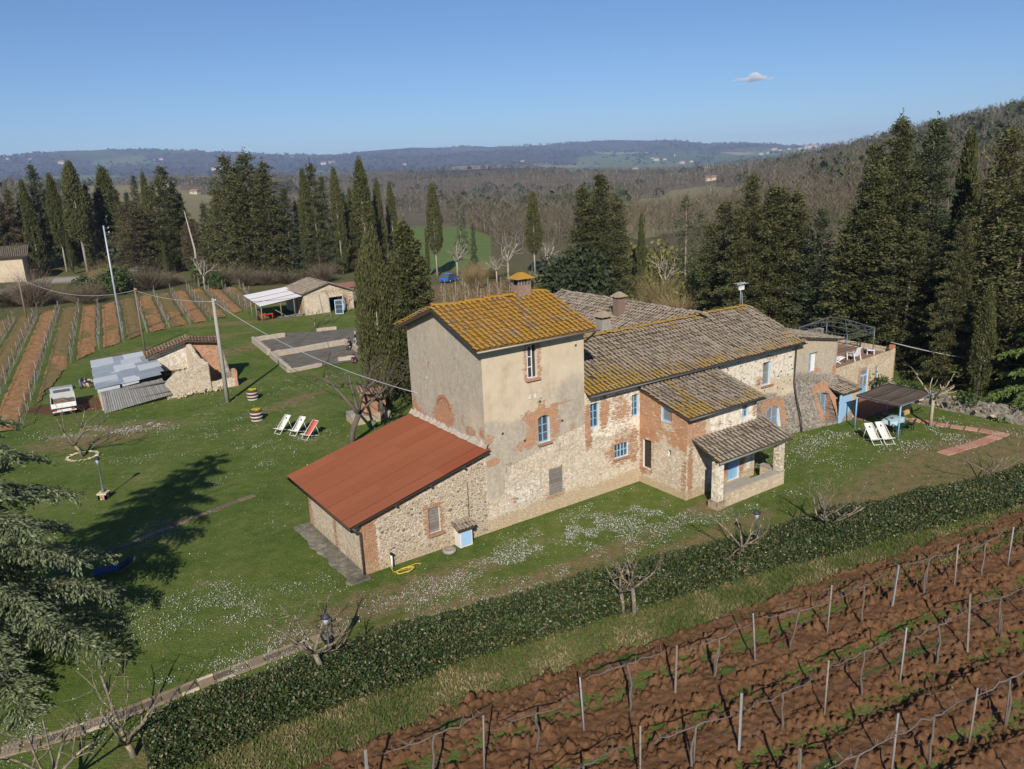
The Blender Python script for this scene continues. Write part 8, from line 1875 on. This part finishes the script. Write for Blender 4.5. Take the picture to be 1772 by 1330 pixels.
P, r = scatter(16000, 1300, 3400, -.66, .66, 72, 1.2); P = P[fbm(P[:, 0] / 160, P[:, 1] / 160, 29, 3) > .42]; bare_wood(P, r, 'distant_woods', M_W1, 13., 'distant leafless woods on the ridges', 4)
P, r = scatter(2600, 320, 2600, -.62, .66, 73, 1.2); rad = np.hypot(P[:, 0], P[:, 1]); az = np.arctan2(P[:, 0], P[:, 1]); k = ok_wood(P) & ((fbm(P[:, 0] / 110, P[:, 1] / 110, 33, 3) > .55) | ((az > .36) & (r.random(len(P)) < .85))) & ((az > -.1) | (rad > 520)); P = P[k]
kk = 26; C = np.repeat(P, kk, 0); rr_ = np.repeat(3.2 + 3 * r.random(len(P)), kk); v = unit(r.standard_normal((len(C), 3))); v[:, 2] = np.abs(v[:, 2]) * 1.3
Ve, Fe = leaf_geo(C + v * rr_[:, None] * (.75 + .3 * r.random((len(C), 1))) + [0, 0, 2.], rr_ * .34, .7, r); tag(meshobj('evergreen_scrub', npmesh('evergreen_scrub', Ve, Fe, [L_OAK])), 'dark evergreen trees dotted through the leafless woods', 'woods', None, 'stuff')
P, r = scatter(7000, 3400, 8200, -.66, .66, 74, .8); P = P[(fbm(P[:, 0] / 420, P[:, 1] / 420, 35, 3) > .44) & ~(inside(pxpoly([(985, 296), (1000, 268), (1130, 262), (1290, 258), (1440, 252), (1440, 292), (1250, 302), (1100, 305)]), P[:, 0], P[:, 1]) & (fbm(P[:, 0] / 130, P[:, 1] / 60, 36, 2) < .62))]; kk = 7; C = np.repeat(P, kk, 0); rr_ = np.repeat(9 + 8 * r.random(len(P)), kk); v = unit(r.standard_normal((len(C), 3))); v[:, 2] = np.abs(v[:, 2])
Ve, Fe = leaf_geo(C + v * rr_[:, None], rr_ * .55, .8, r); tag(meshobj('hill_woods', npmesh('hill_woods', Ve, Fe, [leaf_mat('far_wood', [(0, (.022, .028, .016)), (.5, (.055, .048, .040)), (1, (.085, .075, .062))])])), 'dark tree masses on the far blue hills', 'woods', None, 'stuff')
HW = flat_mat('far_house_wall', (.42, .38, .32), .9, vary=.3); HRF = flat_mat('far_house_roof', (.30, .17, .11), .9, vary=.2)
def far_house(px, y, d, w, lab):
    w *= .72; p = site(px, y) if d is None else at_dist(px, d, y); o = empty('far_house', tuple(p), px * .37 % 1.2 - .6, lab, 'house', 'houses on the far hills'); h = w * .38
    MB().box((0, 0, h / 2 - 2), (w, w * .6, h + 4)).build('wall', HW, o)
    mb = MB(); a, b = w * .54, w * .36; mb.add([(-a, -b, h), (a, -b, h), (a, b, h), (-a, b, h), (-a, 0, h + w * .14), (a, 0, h + w * .14), (-a, -b, h - .5), (a, -b, h - .5), (a, b, h - .5), (-a, b, h - .5)], [(0, 1, 5, 4), (2, 3, 4, 5), (0, 4, 3), (1, 2, 5), (6, 9, 8, 7), (0, 6, 7, 1), (1, 7, 8, 2), (2, 8, 9, 3), (3, 9, 6, 0)]); mb.build('roof', HRF, o)
    wd = MB().box((0, -w * .302, h * .55), (w * .10, w * .01, h * .3)).build('window', GLASS, o)
NEARX = lambda x: 'above the left tree belt' if x < 330 else 'above the dense fir clump' if x < 520 else 'above the stone barn' if x < 640 else 'above the green meadow' if x < 860 else 'above the tower' if x < 1000 else 'above the big lone fir' if x < 1130 else 'above the pale valley field' if x < 1290 else 'left of the wooded hill'
FHS = [(14, 274, 30), (52, 274, 26), (108, 282, 60), (118, 283, 36), (268, 276, 28), (280, 275, 40), (372, 293, 46), (384, 292, 34), (506, 271, 40), (560, 283, 50), (574, 282, 60), (582, 284, 30), (536, 287, 36), (648, 276, 26), (700, 284, 34), (905, 279, 40), (1100, 292, 34), (1128, 273, 30), (1136, 276, 44), (1165, 268, 38), (1180, 281, 40), (1196, 279, 30), (1150, 275, 28), (1316, 266, 46), (1330, 264, 34), (1340, 258, 50), (1350, 259, 30), (1365, 257, 36), (1384, 257, 44), (1396, 255, 60), (1408, 254, 70), (1418, 253, 40), (1290, 282, 30), (1224, 290, 30), (285, 322, 14), (338, 334, 12), (1230, 311, 16)]
ADJ = ['small pale', 'long cream', 'square whitish', 'low beige', 'tall pale', 'broad white']
seen = {}
for i, (x, y, w) in enumerate(FHS):
    z_ = NEARX(x); seen[z_] = seen.get(z_, 0) + 1; nn_ = sum(1 for q in FHS if NEARX(q[0]) == z_); rank = sorted(q[0] for q in FHS if NEARX(q[0]) == z_).index(x)
    try: far_house(x, y + 1.5, None, w, f"{ADJ[(i * 5) % 6]} far house {z_}, {ORD[rank]} from the left there")
    except Exception: pass
# shaded drive under the firs at the right
p0_ = [site(*q) for q in ((1560, 672), (1660, 640), (1790, 700), (1790, 722), (1650, 668), (1570, 690))]
DR = meshobj('driveway', npmesh('driveway', [tuple(p + np.array([0, 0, .02])) for p in [site(1590, 640), site(1700, 668), site(1850, 705), site(1850, 690), site(1720, 655), site(1600, 632)]], np.array([[0, 1, 4, 5], [1, 2, 3, 4]]), [flat_mat('grey_gravel', (.30, .29, .28), .95, vary=.3, scale=2)])); tag(DR, kind='structure')

# ================================================================== cloud and haze
ca = ray(1305, 139); ca = ca / np.linalg.norm(ca); cp_ = np.array([0, 0, CAM_H]) + ca * 26000
mb = MB(); rr = random.Random(6)
for k in range(40):
    t = (k + .5) / 40 * 2 - 1; h = max(.05, (1 - abs(t) ** 1.6) * (.75 + .5 * math.sin(5 * t + 1))); mb.ball((t * 560 + rr.gauss(0, 25), rr.gauss(0, 110), 30 + 95 * h * rr.random()), 46 + 62 * h * rr.random(), 10, (1.6, 1.5, .5 + .4 * h))
Mc = Mat('cloud_vapour', 1., 0.); nt = Mc.nt; nt.nodes.remove(Mc.b); v = Mc.n('VolumePrincipled', {'Color': (1., 1., 1.), 'Density': Mc.math('MULTIPLY', Mc.ss(Mc.noise(Mc.obj(), .011, 5, .6), .36, .62), .013)}); nt.links.new(v.outputs[0], nt.nodes['Material Output'].inputs['Volume'])
o = mb.build('cloud', Mc.m); md = o.modifiers.new('merge', 'REMESH'); md.mode = 'VOXEL'; md.voxel_size = 16
o.location = cp_; tag(o, 'single small white cloud low in the blue sky', 'cloud')
zlo = float(ZG.min()) - 1; zhi = float(ZG.max()) + 45
HZ = MB().box((0, 5600, (zlo + zhi) / 2), (26000, 12400, zhi - zlo)).build('haze', Mat('pale_haze', 1., 0.).m); HZ['kind'] = 'stuff'
nt = HZ.data.materials[0].node_tree; nt.nodes.remove(nt.nodes['Principled BSDF']); v = nt.nodes.new('ShaderNodeVolumePrincipled'); v.inputs['Color'].default_value = (.50, .66, 1, 1); v.inputs['Density'].default_value = 9e-5; v.inputs['Anisotropy'].default_value = 0.; nt.links.new(v.outputs[0], nt.nodes['Material Output'].inputs['Volume'])
